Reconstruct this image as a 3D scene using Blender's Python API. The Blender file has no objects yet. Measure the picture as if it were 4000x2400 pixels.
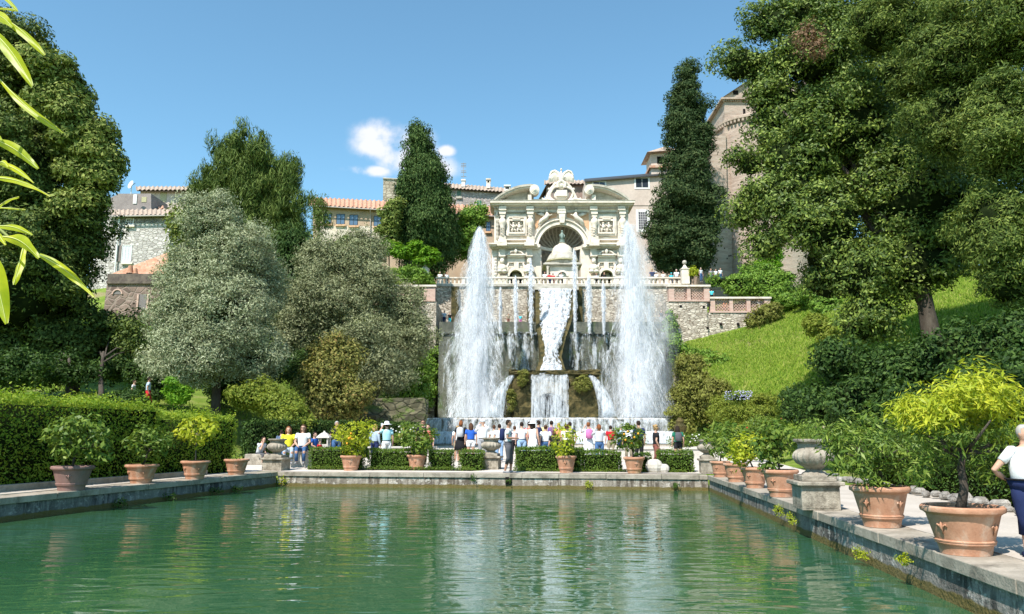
import bpy, math, random
import numpy as np
from mathutils import Vector, Matrix
R = math.radians
random.seed(7)
scene = bpy.context.scene
# ---------------------------------------------------------------- camera, sky, sun, exposure
F = 3028.0; PITCH = 9.38; CAMZ = 1.40
cp, sp = math.cos(R(PITCH)), math.sin(R(PITCH))
cd = bpy.data.cameras.new('camera'); cam = bpy.data.objects.new('camera', cd); scene.collection.objects.link(cam)
cd.sensor_width = 36; cd.lens = 36 * F / 4000; cd.clip_start = 0.05; cd.clip_end = 3000
cam.location = (0, 0, CAMZ); cam.rotation_euler = (R(90 + PITCH), 0, 0); scene.camera = cam
SUN_EL, SUN_AZ = 53.0, 30.0           # azimuth: degrees to the left of straight behind the camera
tosun = Vector((-math.sin(R(SUN_AZ)) * math.cos(R(SUN_EL)), -math.cos(R(SUN_AZ)) * math.cos(R(SUN_EL)), math.sin(R(SUN_EL))))
ld = bpy.data.lights.new('sun', 'SUN'); ld.energy = 4.9; ld.angle = R(0.53); ld.color = (1.0, 0.945, 0.875)
sun = bpy.data.objects.new('sun', ld); scene.collection.objects.link(sun)
sun.rotation_euler = tosun.to_track_quat('Z', 'Y').to_euler(); sun.location = (0, -20, 60)
scene.view_settings.view_transform = 'Standard'; scene.view_settings.look = 'None'
scene.view_settings.exposure = 0.6; scene.view_settings.gamma = 1.0
scene.render.engine = 'CYCLES'
cy = scene.cycles
cy.use_denoising = True; cy.max_bounces = 6; cy.diffuse_bounces = 2; cy.glossy_bounces = 3
cy.transparent_max_bounces = 24; cy.transmission_bounces = 3; cy.caustics_reflective = False; cy.caustics_refractive = False
cy.sample_clamp_indirect = 4.0
world = bpy.data.worlds.new('World'); scene.world = world; world.use_nodes = True
wn = world.node_tree.nodes; wl = world.node_tree.links; wn.clear()
wo = wn.new('ShaderNodeOutputWorld'); bg = wn.new('ShaderNodeBackground')
sky = wn.new('ShaderNodeTexSky'); sky.sky_type = 'NISHITA'; sky.sun_disc = False
sky.sun_elevation = R(SUN_EL); sky.sun_rotation = math.atan2(tosun.x, tosun.y)
sky.altitude = 300; sky.air_density = 1.0; sky.dust_density = 0.1; sky.ozone_density = 3.0
bg.inputs['Strength'].default_value = 0.13
skt = wn.new('ShaderNodeMixRGB'); skt.blend_type = 'MULTIPLY'; skt.inputs[0].default_value = 1; skt.inputs[2].default_value = (.99, 1.27, 1.15, 1)
wl.new(sky.outputs[0], skt.inputs[1]); wl.new(skt.outputs[0], bg.inputs['Color']); wl.new(bg.outputs[0], wo.inputs['Surface'])

# ---------------------------------------------------------------- picture-to-place helpers
def ray(x, y):
    u = (x - 2000) / F; v = (1200 - y) / F
    return Vector((u, cp - sp * v, sp + cp * v))
def W(x, y, Y):
    r = ray(x, y); t = Y / r.y
    return Vector((r.x * t, Y, CAMZ + r.z * t))
def Gd(x, y, z=0.0):
    r = ray(x, y); t = (z - CAMZ) / r.z
    return Vector((r.x * t, r.y * t, z))
def mpp(y, Y):
    return Y / ray(2000, y).y / F
K = 4000 / 2473.0
def WD(x, y, Y): return W(x * K, y * K, Y)

# ---------------------------------------------------------------- scene helpers
def link(o, parent=None):
    scene.collection.objects.link(o)
    if parent is not None: o.parent = parent
    return o
def tag(o, label=None, cat=None, group=None, kind=None):
    if label: o['label'] = label
    if cat: o['category'] = cat
    if group: o['group'] = group
    if kind: o['kind'] = kind
    return o
def empty(name, loc, label=None, cat=None, group=None, rz=0.0, scale=1.0):
    o = bpy.data.objects.new(name, None); link(o); o.location = loc; o.rotation_euler = (0, 0, rz)
    o.scale = (scale,) * 3; o.empty_display_size = 0.2
    return tag(o, label, cat, group)
class MB:
    def __init__(s): s.v = []; s.f = []; s.m = []; s.mi = 0; s.M = None
    def add(s, vs, fs):
        b = len(s.v)
        if s.M is not None: vs = [s.M @ Vector(p) for p in vs]
        s.v += [tuple(p) for p in vs]; s.f += [tuple(i + b for i in f) for f in fs]; s.m += [s.mi] * len(fs)
        return s
    def box(s, x0, x1, y0, y1, z0, z1, rz=0.0, taper=0.0):
        cx, cy_ = (x0 + x1) / 2, (y0 + y1) / 2; c, n = math.cos(rz), math.sin(rz); vs = []
        for z, k in ((z0, 1.0), (z1, 1.0 - taper)):
            for x, y in ((x0, y0), (x1, y0), (x1, y1), (x0, y1)):
                dx, dy = (x - cx) * k, (y - cy_) * k
                vs.append((cx + dx * c - dy * n, cy_ + dx * n + dy * c, z))
        return s.add(vs, [(3, 2, 1, 0), (4, 5, 6, 7), (0, 1, 5, 4), (1, 2, 6, 5), (2, 3, 7, 6), (3, 0, 4, 7)])
    def loft(s, rings, caps=True, closed=True):
        n = len(rings[0]); vs = [p for r in rings for p in r]; fs = []
        for i in range(len(rings) - 1):
            for j in range(n if closed else n - 1):
                k = (j + 1) % n
                fs.append((i * n + j, i * n + k, (i + 1) * n + k, (i + 1) * n + j))
        if caps: fs += [tuple(range(n - 1, -1, -1)), tuple((len(rings) - 1) * n + j for j in range(n))]
        return s.add(vs, fs)
    def lathe(s, prof, c=(0, 0, 0), n=20, sx=1.0, sy=1.0, flute=0.0, nf=0, fz=(0, 0)):
        rings = []
        for r, z in prof:
            ring = []
            for j in range(n):
                a = 2 * math.pi * j / n; k = r
                if nf and fz[0] <= z <= fz[1]: k = r * (1 - flute * (1 - abs(math.sin(a * nf / 2))))
                ring.append((c[0] + k * sx * math.cos(a), c[1] + k * sy * math.sin(a), c[2] + z))
            rings.append(ring)
        return s.loft(rings)
    def tube(s, pts, rad, n=8, flat=1.0):
        pts = [Vector(p) for p in pts]; rings = []
        if not isinstance(rad, (list, tuple)): rad = [rad] * len(pts)
        up = None
        for i, p in enumerate(pts):
            d = (pts[min(i + 1, len(pts) - 1)] - pts[max(i - 1, 0)]).normalized()
            if up is None: up = Vector((0, 1, 0)) if abs(d.y) < .9 else Vector((1, 0, 0))
            a = d.cross(up).normalized(); b = a.cross(d).normalized(); up = b
            rings.append([p + (a * math.cos(2 * math.pi * j / n) + b * math.sin(2 * math.pi * j / n) * flat) * rad[i] for j in range(n)])
        return s.loft(rings)
    def ell(s, c, r, n=12, m=8):
        if not isinstance(r, (list, tuple)): r = (r, r, r)
        rings = []
        for i in range(1, m):
            t = math.pi * i / m
            rings.append([(c[0] + r[0] * math.sin(t) * math.cos(2 * math.pi * j / n), c[1] + r[1] * math.sin(t) * math.sin(2 * math.pi * j / n), c[2] - r[2] * math.cos(t)) for j in range(n)])
        return s.loft(rings)
    def prism(s, poly, y0, y1):                      # poly in (x,z), extruded along Y
        n = len(poly); vs = [(x, y0, z) for x, z in poly] + [(x, y1, z) for x, z in poly]
        fs = [tuple(range(n)), tuple(range(2 * n - 1, n - 1, -1))] + [(j, j + n, (j + 1) % n + n, (j + 1) % n) for j in range(n)]
        return s.add(vs, fs)
    def prismz(s, poly, z0, z1):
        n = len(poly); vs = [(x, y, z0) for x, y in poly] + [(x, y, z1) for x, y in poly]
        fs = [tuple(range(n - 1, -1, -1)), tuple(range(n, 2 * n))] + [(j, (j + 1) % n, (j + 1) % n + n, j + n) for j in range(n)]
        return s.add(vs, fs)
    def arch(s, cx, cz, r0, r1, y0, y1, a0=0, a1=180, n=14):
        for i in range(n):
            t0, t1 = R(a0 + (a1 - a0) * i / n), R(a0 + (a1 - a0) * (i + 1) / n)
            q = [(cx + r * math.cos(t), cz + r * math.sin(t)) for r, t in ((r0, t0), (r1, t0), (r1, t1), (r0, t1))]
            s.prism(q, y0, y1)
        return s
    def build(s, name, mat, parent=None, smooth=False, bevel=0.0, loc=None):
        me = bpy.data.meshes.new(name); me.from_pydata(s.v, [], s.f)
        mats = mat if isinstance(mat, (list, tuple)) else [mat]
        for m_ in mats: me.materials.append(m_)
        if len(mats) > 1: me.polygons.foreach_set('material_index', s.m)
        me.validate(); me.update()
        o = bpy.data.objects.new(name, me); link(o, parent)
        fix_normals(me)
        if smooth:
            me.polygons.foreach_set('use_smooth', [True] * len(me.polygons))
            if smooth == 'auto': me.set_sharp_from_angle(angle=R(38))
        if bevel:
            b = o.modifiers.new('bevel', 'BEVEL'); b.width = bevel; b.segments = 2; b.limit_method = 'ANGLE'
        if loc is not None: o.location = loc
        return o
import bmesh
def fix_normals(me):
    if len(me.polygons) > 30000: return
    bm = bmesh.new(); bm.from_mesh(me); bmesh.ops.recalc_face_normals(bm, faces=bm.faces[:]); bm.to_mesh(me); bm.free()

# ---------------------------------------------------------------- materials
def lin(c):
    return tuple(c) + (1.0,) if len(c) == 3 else c
class NT:
    def __init__(s, name):
        s.mat = bpy.data.materials.new(name); s.mat.use_nodes = True; s.t = s.mat.node_tree
        s.n = s.t.nodes; s.l = s.t.links; s.n.clear(); s.out = s.n.new('ShaderNodeOutputMaterial')
    def node(s, typ, **kw):
        nd = s.n.new(typ)
        for k, v in kw.items():
            if k in nd.inputs.keys() if hasattr(nd.inputs, 'keys') else False:
                if hasattr(v, 'is_output') or isinstance(v, bpy.types.NodeSocket): s.l.new(v, nd.inputs[k])
                else: nd.inputs[k].default_value = v
            else: setattr(nd, k, v)
        return nd
    def coord(s, sc=(1, 1, 1)):
        tc = s.node('ShaderNodeTexCoord'); mp = s.node('ShaderNodeMapping'); s.l.new(tc.outputs['Object'], mp.inputs['Vector'])
        mp.inputs['Scale'].default_value = sc; return mp.outputs[0]
    def noise(s, vec, scale, detail=4, rough=.55, dist=0.0):
        nd = s.node('ShaderNodeTexNoise'); s.l.new(vec, nd.inputs['Vector'])
        nd.inputs['Scale'].default_value = scale; nd.inputs['Detail'].default_value = detail
        nd.inputs['Roughness'].default_value = rough; nd.inputs['Distortion'].default_value = dist
        return nd.outputs['Fac']
    def ramp(s, fac, stops, interp='LINEAR'):
        nd = s.node('ShaderNodeValToRGB'); s.l.new(fac, nd.inputs[0]); cr = nd.color_ramp; cr.interpolation = interp
        while len(cr.elements) < len(stops): cr.elements.new(0.5)
        for e, (p, c) in zip(cr.elements, stops): e.position = p; e.color = lin(c) if not isinstance(c, (int, float)) else (c, c, c, 1)
        return nd.outputs['Color']
    def mix(s, fac, a, b, mode='MIX'):
        nd = s.node('ShaderNodeMixRGB'); nd.blend_type = mode
        for i, v in ((0, fac), (1, a), (2, b)):
            if isinstance(v, bpy.types.NodeSocket): s.l.new(v, nd.inputs[i])
            elif i == 0: nd.inputs[0].default_value = v
            else: nd.inputs[i].default_value = lin(v)
        return nd.outputs[0]
    def math(s, op, a, b=0.0):
        nd = s.node('ShaderNodeMath'); nd.operation = op
        for i, v in ((0, a), (1, b)):
            if isinstance(v, bpy.types.NodeSocket): s.l.new(v, nd.inputs[i])
            else: nd.inputs[i].default_value = v
        return nd.outputs[0]
    def bump(s, h, strength=.5, dist=.02):
        nd = s.node('ShaderNodeBump'); s.l.new(h, nd.inputs['Height']); nd.inputs['Strength'].default_value = strength
        nd.inputs['Distance'].default_value = dist; return nd.outputs[0]
    def pbsdf(s, col, rough=.8, normal=None, spec=.3):
        nd = s.node('ShaderNodeBsdfPrincipled')
        if isinstance(col, bpy.types.NodeSocket): s.l.new(col, nd.inputs['Base Color'])
        else: nd.inputs['Base Color'].default_value = lin(col)
        if isinstance(rough, bpy.types.NodeSocket): s.l.new(rough, nd.inputs['Roughness'])
        else: nd.inputs['Roughness'].default_value = rough
        nd.inputs['Specular IOR Level'].default_value = spec
        if normal is not None: s.l.new(normal, nd.inputs['Normal'])
        return nd
    def done(s, sh):
        s.l.new(sh.outputs[0] if hasattr(sh, 'outputs') else sh, s.out.inputs['Surface']); return s.mat
MATS = {}
def rough_mat(name, c1, c2, scale=2.0, rough=.85, bump=.4, bd=.02, c3=None, stretch=(1, 1, 1), spec=.25, fine=9.0):
    if name in MATS: return MATS[name]
    t = NT(name); v = t.coord(stretch)
    n1 = t.noise(v, scale, 5, .6); n2 = t.noise(v, scale * fine, 3, .6)
    col = t.ramp(n1, [(.32, c1), (.68, c2)])
    if c3 is not None: col = t.mix(t.ramp(t.noise(v, scale * .6, 6, .7, .6), [(.52, 0), (.66, .85)]), col, c3)
    col = t.mix(.25, col, t.ramp(n2, [(.3, .35), (.7, 1.0)]), 'MULTIPLY')
    MATS[name] = t.done(t.pbsdf(col, rough, t.bump(n2, bump, bd), spec)); return MATS[name]
def plain(name, c, rough=.7, spec=.3):
    if name in MATS: return MATS[name]
    t = NT(name); v = t.coord(); n = t.noise(v, 14, 3)
    col = t.mix(.35, c, t.ramp(n, [(.3, .6), (.7, 1.0)]), 'MULTIPLY')
    MATS[name] = t.done(t.pbsdf(col, rough, t.bump(n, .2, .01), spec)); return MATS[name]
def rubble(name, c1, c2, mortar, scale=2.2, sz=2.0, moss=None, mossz=None, bump=.7):
    t = NT(name); v = t.coord((1, 1, sz)); w = t.mix(.12, v, t.node('ShaderNodeTexNoise').outputs['Color'])
    nz = t.noise(v, 1.3, 4); vd = t.node('ShaderNodeTexVoronoi'); vd.feature = 'DISTANCE_TO_EDGE'; vc = t.node('ShaderNodeTexVoronoi')
    for q in (vd, vc): t.l.new(v, q.inputs['Vector']); q.inputs['Scale'].default_value = scale
    edge = t.ramp(vd.outputs['Distance'], [(.02, 0), (.10, 1)])
    sep = t.node('ShaderNodeSeparateColor'); t.l.new(vc.outputs['Color'], sep.inputs[0])
    stone = t.ramp(sep.outputs[0], [(0, c1), (.6, c2), (1, tuple(min(1, k * 1.25) for k in c2))])
    col = t.mix(edge, mortar, stone)
    col = t.mix(t.ramp(nz, [(.35, .0), (.75, .5)]), col, tuple(k * .6 for k in c1))
    fine = t.noise(v, 16, 3); col = t.mix(.3, col, t.ramp(fine, [(.3, .4), (.7, 1)]), 'MULTIPLY')
    if moss:
        col = t.mix(t.ramp(t.noise(v, .9, 6, .7), [(.50, 0), (.6, .9)]), col, moss)
    h = t.math('ADD', t.math('MULTIPLY', edge, .8), t.math('MULTIPLY', fine, .4))
    MATS[name] = t.done(t.pbsdf(col, .9, t.bump(h, bump, .08), .2)); return MATS[name]
def leafmat(name, cols, transl=.35, rough=.5, cs=.8, spec=.35, tcol=None):
    spec *= .55; rough = min(.75, rough + .12)
    t = NT(name); g = t.node('ShaderNodeNewGeometry'); v = t.coord()
    big = t.noise(v, cs, 3); fac = t.math('ADD', t.math('MULTIPLY', g.outputs['Random Per Island'], .55), t.math('MULTIPLY', big, .5))
    n = len(cols); col = t.ramp(fac, [(.1 + .8 * i / max(1, n - 1), c) for i, c in enumerate(cols)])
    p = t.pbsdf(col, rough, None, spec); tr = t.node('ShaderNodeBsdfTranslucent')
    t.l.new(t.mix(1.0, col, tcol or (1.0, 1.0, .55), 'MULTIPLY'), tr.inputs['Color'])
    mx = t.node('ShaderNodeMixShader'); mx.inputs[0].default_value = transl
    t.l.new(p.outputs[0], mx.inputs[1]); t.l.new(tr.outputs[0], mx.inputs[2])
    MATS[name] = t.done(mx); return MATS[name]
M_core = rough_mat('foliage_shade_core', (.010, .016, .006), (.022, .032, .010), 3, 1.0, .3, spec=0)  # near-black filler inside foliage; shade between leaves put into its colour
M_bark = rough_mat('bark', (.05, .038, .028), (.12, .10, .08), 3, .9, .9, .04, stretch=(1, 1, .25))
M_barkp = rough_mat('pale_bark', (.18, .15, .11), (.33, .29, .23), 5, .9, .8, .02, stretch=(1, 1, .3))

# ---------------------------------------------------------------- foliage
def leaf_mesh(name, P, N, L, Wd, T, mats, parent=None, core=None, loc=None):
    """P,N,T arrays (n,3): centre, normal, long axis; L,Wd arrays"""
    n = len(P); N = N / (np.linalg.norm(N, axis=1, keepdims=True) + 1e-9)
    T = T - N * np.sum(T * N, axis=1, keepdims=True); T /= (np.linalg.norm(T, axis=1, keepdims=True) + 1e-9)
    Bn = np.cross(N, T); L = np.broadcast_to(np.asarray(L, float), (n,))[:, None]; Wd = np.broadcast_to(np.asarray(Wd, float), (n,))[:, None]
    V = np.empty((n, 4, 3)); V[:, 0] = P - T * L * .5; V[:, 1] = P + Bn * Wd * .5 - T * L * .06; V[:, 2] = P + T * L * .5; V[:, 3] = P - Bn * Wd * .5 - T * L * .06
    V = V.reshape(-1, 3); cv, cf = ([], []) if core is None else (core.v, core.f)
    nv = len(V) + len(cv)
    lt = np.concatenate([np.full(n, 4), np.array([len(f) for f in cf], int)]) if cf else np.full(n, 4)
    li = np.concatenate([np.arange(4 * n), np.array([i + 4 * n for f in cf for i in f], int)]) if cf else np.arange(4 * n)
    me = bpy.data.meshes.new(name); me.vertices.add(nv)
    co = np.concatenate([V, np.array(cv, float).reshape(-1, 3)]) if cv else V
    me.vertices.foreach_set('co', co.astype(np.float32).ravel())
    me.loops.add(len(li)); me.loops.foreach_set('vertex_index', li.astype(np.int32))
    me.polygons.add(len(lt)); ls = np.concatenate([[0], np.cumsum(lt)[:-1]])
    me.polygons.foreach_set('loop_start', ls.astype(np.int32)); me.polygons.foreach_set('loop_total', lt.astype(np.int32))
    mats = mats if isinstance(mats, (list, tuple)) else [mats]
    for m_ in mats: me.materials.append(m_)
    mi = np.zeros(len(lt), int)
    if len(mats) > 1 and cf: mi[n:] = 1
    me.polygons.foreach_set('material_index', mi.astype(np.int32)); me.update(calc_edges=True)
    o = bpy.data.objects.new(name, me); link(o, parent)
    if loc is not None: o.location = loc
    return o
def rdir(rng, n):
    d = rng.normal(size=(n, 3)); return d / np.linalg.norm(d, axis=1, keepdims=True)
def crown(name, blobs, n, leaf, mats, parent=None, clump=.8, seed=1, asp=.45, nclump=None, squash=.92, up=.18, tup=0.0, inner=.62, tout=0.0, shell=(.66, .96), ragged=.25, lobes=8, stray=.12, dens=1.0):
    """blobs: list of (centre, (rx,ry,rz)). Leaves gathered in clumps over each blob."""
    rng = np.random.default_rng(seed); C = np.array([b[0] for b in blobs], float); Rr = np.array([b[1] for b in blobs], float)
    C0, R0 = C.copy(), Rr.copy()
    if lobes:                                        # secondary boughs swell out of every main mass
        k_ = rng.poisson(lobes, len(C)) ; ib = np.repeat(np.arange(len(C)), k_); dd = rdir(rng, len(ib)); dd[:, 1] -= .25; dd[:, 2] += .1
        sc_ = rng.uniform(.26, .52, (len(ib), 1)); C = np.concatenate([C, C0[ib] + dd * R0[ib] * (.98 - sc_ * .75)]); Rr = np.concatenate([Rr * .86, R0[ib] * sc_ * rng.uniform(.8, 1.2, (len(ib), 3))])
    area = (Rr[:, 0] * Rr[:, 1] + Rr[:, 1] * Rr[:, 2] + Rr[:, 0] * Rr[:, 2]); pr = area / area.sum()
    nc = nclump or int(max(20, dens * 4.2 * sum(area) / (clump * clump)))
    bi = rng.choice(len(C), nc, p=pr); d = rdir(rng, nc)
    cc = C[bi] + d * Rr[bi] * rng.uniform(shell[0], shell[1], (nc, 1)); cr = clump * np.clip(rng.lognormal(-.25, .5, nc), .25, 1.7)
    cc += rng.normal(size=(nc, 3)) * clump * ragged
    keep = np.ones(nc, bool)
    for k in range(len(C)):
        q = np.sum(((cc - C[k]) / Rr[k]) ** 2, axis=1); keep &= ~((q < .34))
    cc, cr, d = cc[keep], cr[keep], d[keep]; nc = len(cc)
    w = cr ** 2; ci = rng.choice(nc, n, p=w / w.sum()); dl = rdir(rng, n); dl[:, 2] = np.abs(dl[:, 2]) * .3 + dl[:, 2] * .7
    # bias to outer side
    dl = dl + d[ci] * .45; dl /= np.linalg.norm(dl, axis=1, keepdims=True)
    P = cc[ci] + dl * cr[ci][:, None] * rng.uniform(.45, 1.08, (n, 1)) * np.array([1, 1, squash])
    st_ = rng.random(n) < stray; ns_ = int(st_.sum()); bs = rng.choice(len(C), ns_, p=pr); ds = rdir(rng, ns_)
    P[st_] = C[bs] + ds * Rr[bs] * rng.uniform(.8, 1.06, (ns_, 1)); dl[st_] = ds
    N = dl * .8 + rdir(rng, n) * .62 + np.array([0, 0, up])
    T = rdir(rng, n) + np.array([0, 0, tup]) + dl * tout
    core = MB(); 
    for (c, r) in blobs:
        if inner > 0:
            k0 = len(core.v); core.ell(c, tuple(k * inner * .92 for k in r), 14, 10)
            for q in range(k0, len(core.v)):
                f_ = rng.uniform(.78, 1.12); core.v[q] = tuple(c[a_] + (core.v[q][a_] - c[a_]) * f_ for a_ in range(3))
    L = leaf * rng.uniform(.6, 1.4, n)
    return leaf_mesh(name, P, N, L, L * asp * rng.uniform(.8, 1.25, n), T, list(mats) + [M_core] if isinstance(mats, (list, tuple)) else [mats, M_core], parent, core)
def B(x, y, rx, ry, Y, dep=.85):                     # blob from photo coordinates (2473 wide), radii in the same unit
    c = WD(x, y, Y); m = mpp(y * K, Y) * K
    return (tuple(c), (rx * m, min(rx, ry) * m * dep, ry * m))
def hedge(name, quads, leaf, n, mats, label, cat='hedge', asp=.5, seed=3, top=None, group=None, parent=None):
    """quads: list of boxes given as (p0,p1,thickness,z0,z1): ground line p0->p1, thickness to the left of it"""
    rng = np.random.default_rng(seed); core = MB(); Ps = []; Ns = []; areas = []
    segs = []
    for (p0, p1, th, z0, z1) in quads:
        p0 = Vector((p0[0], p0[1], 0)); p1 = Vector((p1[0], p1[1], 0)); d = (p1 - p0); ln = d.length; d.normalize(); nn = Vector((-d.y, d.x, 0))
        a, b, c_, e = p0, p1, p1 + nn * th, p0 + nn * th; zb = z0; k = .07 + leaf * .5
        ins = [a + d * k + nn * k, b - d * k + nn * k, c_ - d * k - nn * k, e + d * k - nn * k]
        core.prismz([(q.x, q.y) for q in ins], zb, z1 - k)
        h = z1 - z0
        faces = [(a, d * ln, Vector((0, 0, h)), -nn), (e, d * ln, Vector((0, 0, h)), nn), (a, nn * th, Vector((0, 0, h)), -d), (b, nn * th, Vector((0, 0, h)), d), (a + Vector((0, 0, h)), d * ln, nn * th, Vector((0, 0, 1)))]
        for (o, u, v, nv) in faces: segs.append((o + Vector((0, 0, z0)), u, v, nv)); areas.append(u.length * v.length * (1.5 if nv.z > .5 else 1))
    pr = np.array(areas) / sum(areas); fi = rng.choice(len(segs), n, p=pr)
    O = np.array([s_[0] for s_ in segs]); U = np.array([s_[1] for s_ in segs]); V = np.array([s_[2] for s_ in segs]); NN = np.array([s_[3] for s_ in segs])
    a, b = rng.uniform(0, 1, (2, n, 1)); P = O[fi] + U[fi] * a + V[fi] * b
    lump = (np.sin(P[:, 0:1] * 3.1 + 1) * np.sin(P[:, 1:2] * 2.7) * np.sin(P[:, 2:3] * 4.3 + 2)) * .05
    P += NN[fi] * (rng.normal(0, .35 * leaf, (n, 1)) + lump - .02) + rng.normal(size=(n, 3)) * leaf * .3
    isb = NN[fi][:, 2] > .5
    if top is not None:
        P[isb, 2] += np.abs(rng.normal(0, top, isb.sum())) * (0.4 + 0.6 * (np.sin(P[isb, 0] * 2.3) * np.sin(P[isb, 1] * 1.9) > 0))
    N = NN[fi] * .7 + rdir(rng, n) * .8 + np.array([0, 0, .3]); T = rdir(rng, n) + np.where(isb[:, None], np.array([[0, 0, .9]]), 0)
    L = leaf * rng.uniform(.6, 1.35, n)
    o = leaf_mesh(name, P, N, L, L * asp, T, [mats, M_core], parent, core)
    if label: tag(o, label, cat, group)
    return o
# ================================================================ setting
M_trav = rough_mat('travertine', (.70, .61, .50), (.88, .785, .67), 1.3, .8, .45, .02, c3=(.50, .43, .34))
M_travd = rough_mat('weathered_travertine', (.38, .345, .28), (.60, .55, .47), 1.6, .85, .5, .02, c3=(.27, .245, .18))  # weathered grey tone; also the shade colour of the herm grooves
M_orange = rough_mat('orange_plaster', (.62, .36, .20), (.75, .48, .30), 1.2, .9, .2)
M_yellow = rough_mat('ochre_plaster', (.44, .31, .21), (.54, .41, .29), .5, .9, .25, c3=(.42, .35, .28))  # ochre, with the brown shade under the eaves put into its colour
M_pink = rough_mat('pink_plaster', (.54, .44, .37), (.66, .55, .47), .35, .9, .3, c3=(.62, .53, .45))
M_tower = rough_mat('thin_brick', (.34, .25, .195), (.53, .42, .34), .5, .9, .9, .06, c3=(.42, .36, .30), stretch=(1, 1, 5), fine=5)
M_rub = rubble('rubble_stone', (.44, .37, .29), (.76, .67, .55), (.20, .155, .11), 2.1, 2.9)
M_rubl = rubble('pale_rubble', (.48, .44, .40), (.66, .61, .56), (.36, .32, .28), 1.8, 1.8)
M_rubp = rubble('purple_rubble', (.17, .12, .10), (.29, .21, .17), (.36, .28, .23), 1.3, 1.2)
M_mosswall = rubble('mossy_rubble', (.10, .095, .06), (.20, .18, .11), (.05, .05, .03), 1.3, 2.0, moss=(.09, .13, .03))
M_wet = rough_mat('wet_tufa', (.05, .06, .045), (.19, .19, .14), 1.6, .5, 1.0, .1, c3=(.08, .125, .03), stretch=(1, 1, .45), spec=.5)
M_tufa = rough_mat('golden_tufa', (.035, .038, .014), (.19, .145, .055), 2.2, .8, 1.0, .2, c3=(.03, .04, .012), fine=5)
M_terra = rough_mat('terracotta', (.42, .20, .115), (.60, .33, .21), 4.0, .85, .45, .006, c3=(.60, .45, .34))
M_terrad = rough_mat('shade_toned_terracotta', (.24, .14, .12), (.33, .20, .17), 3.0, .85, .25, .006, c3=(.22, .17, .15))  # terracotta darkened to purplish brown, full shade put into the colour
M_tile = rough_mat('roof_tile', (.42, .20, .12), (.62, .36, .24), 2.2, .9, .4, .02, c3=(.50, .42, .33), fine=4)
M_tileg = rough_mat('weathered_tile', (.34, .25, .19), (.52, .42, .33), 2.2, .9, .5, .03, c3=(.24, .2, .17), fine=4)
M_brick = rough_mat('pale_brick', (.52, .34, .27), (.66, .48, .40), 1.2, .9, .6, .03, stretch=(1, 1, 4), fine=5)
M_gravel = rough_mat('gravel', (.44, .39, .33), (.56, .50, .43), .8, .95, .5, .01, fine=30)
M_glass = plain('dark_glass', (.035, .045, .06), .12, .6)
M_white = rough_mat('white_paint', (.74, .73, .70), (.82, .81, .78), 1, .7, .1)
M_dark = plain('dark_recess', (.015, .013, .012), .9, .1)
M_iron = plain('iron', (.05, .05, .05), .5, .5)
M_green = plain('green_shutter', (.03, .14, .10), .6)
M_grass = None
def grass_mat():
    t = NT('grass'); v = t.coord(); n1 = t.noise(v, .5, 5, .65); n2 = t.noise(v, 9, 4, .7)
    col = t.ramp(n1, [(.3, (.10, .17, .02)), (.52, (.18, .26, .035)), (.72, (.30, .31, .10))])
    col = t.mix(t.ramp(t.noise(v, .22, 5, .7), [(.55, 0), (.64, .85)]), col, (.30, .24, .13)); col = t.mix(.55, col, t.ramp(n2, [(.3, .35), (.7, 1.1)]), 'MULTIPLY')
    return t.done(t.pbsdf(col, .9, t.bump(n2, .8, .08), .15))
M_grass = grass_mat()
M_soil = rough_mat('bare_earth', (.20, .14, .09), (.36, .27, .18), 1.2, .95, .5, .03)

# pool corners on the pavement level, read off the rims
PL0, PL1 = Gd(0, 1945.5), Gd(1084, 1843.7)
PR1, PR0 = Gd(2765, 1857), Gd(4000, 2271)
def ext(a, b, Y): t = (Y - a.y) / (b.y - a.y); return a + (b - a) * t
PLn, PRn = ext(PL0, PL1, 2.2), ext(PR0, PR1, 2.2)
WATER = -0.55
def inpool(x, y, pad=0.0):
    if y < 2.2 - pad: return False
    yl = PL1.y + (PR1.y - PL1.y) * (x - PL1.x) / (PR1.x - PL1.x)
    if y > yl + pad: return False
    xl = ext(PL0, PL1, y).x; xr = ext(PR0, PR1, y).x
    return xl - pad < x < xr + pad
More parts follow.
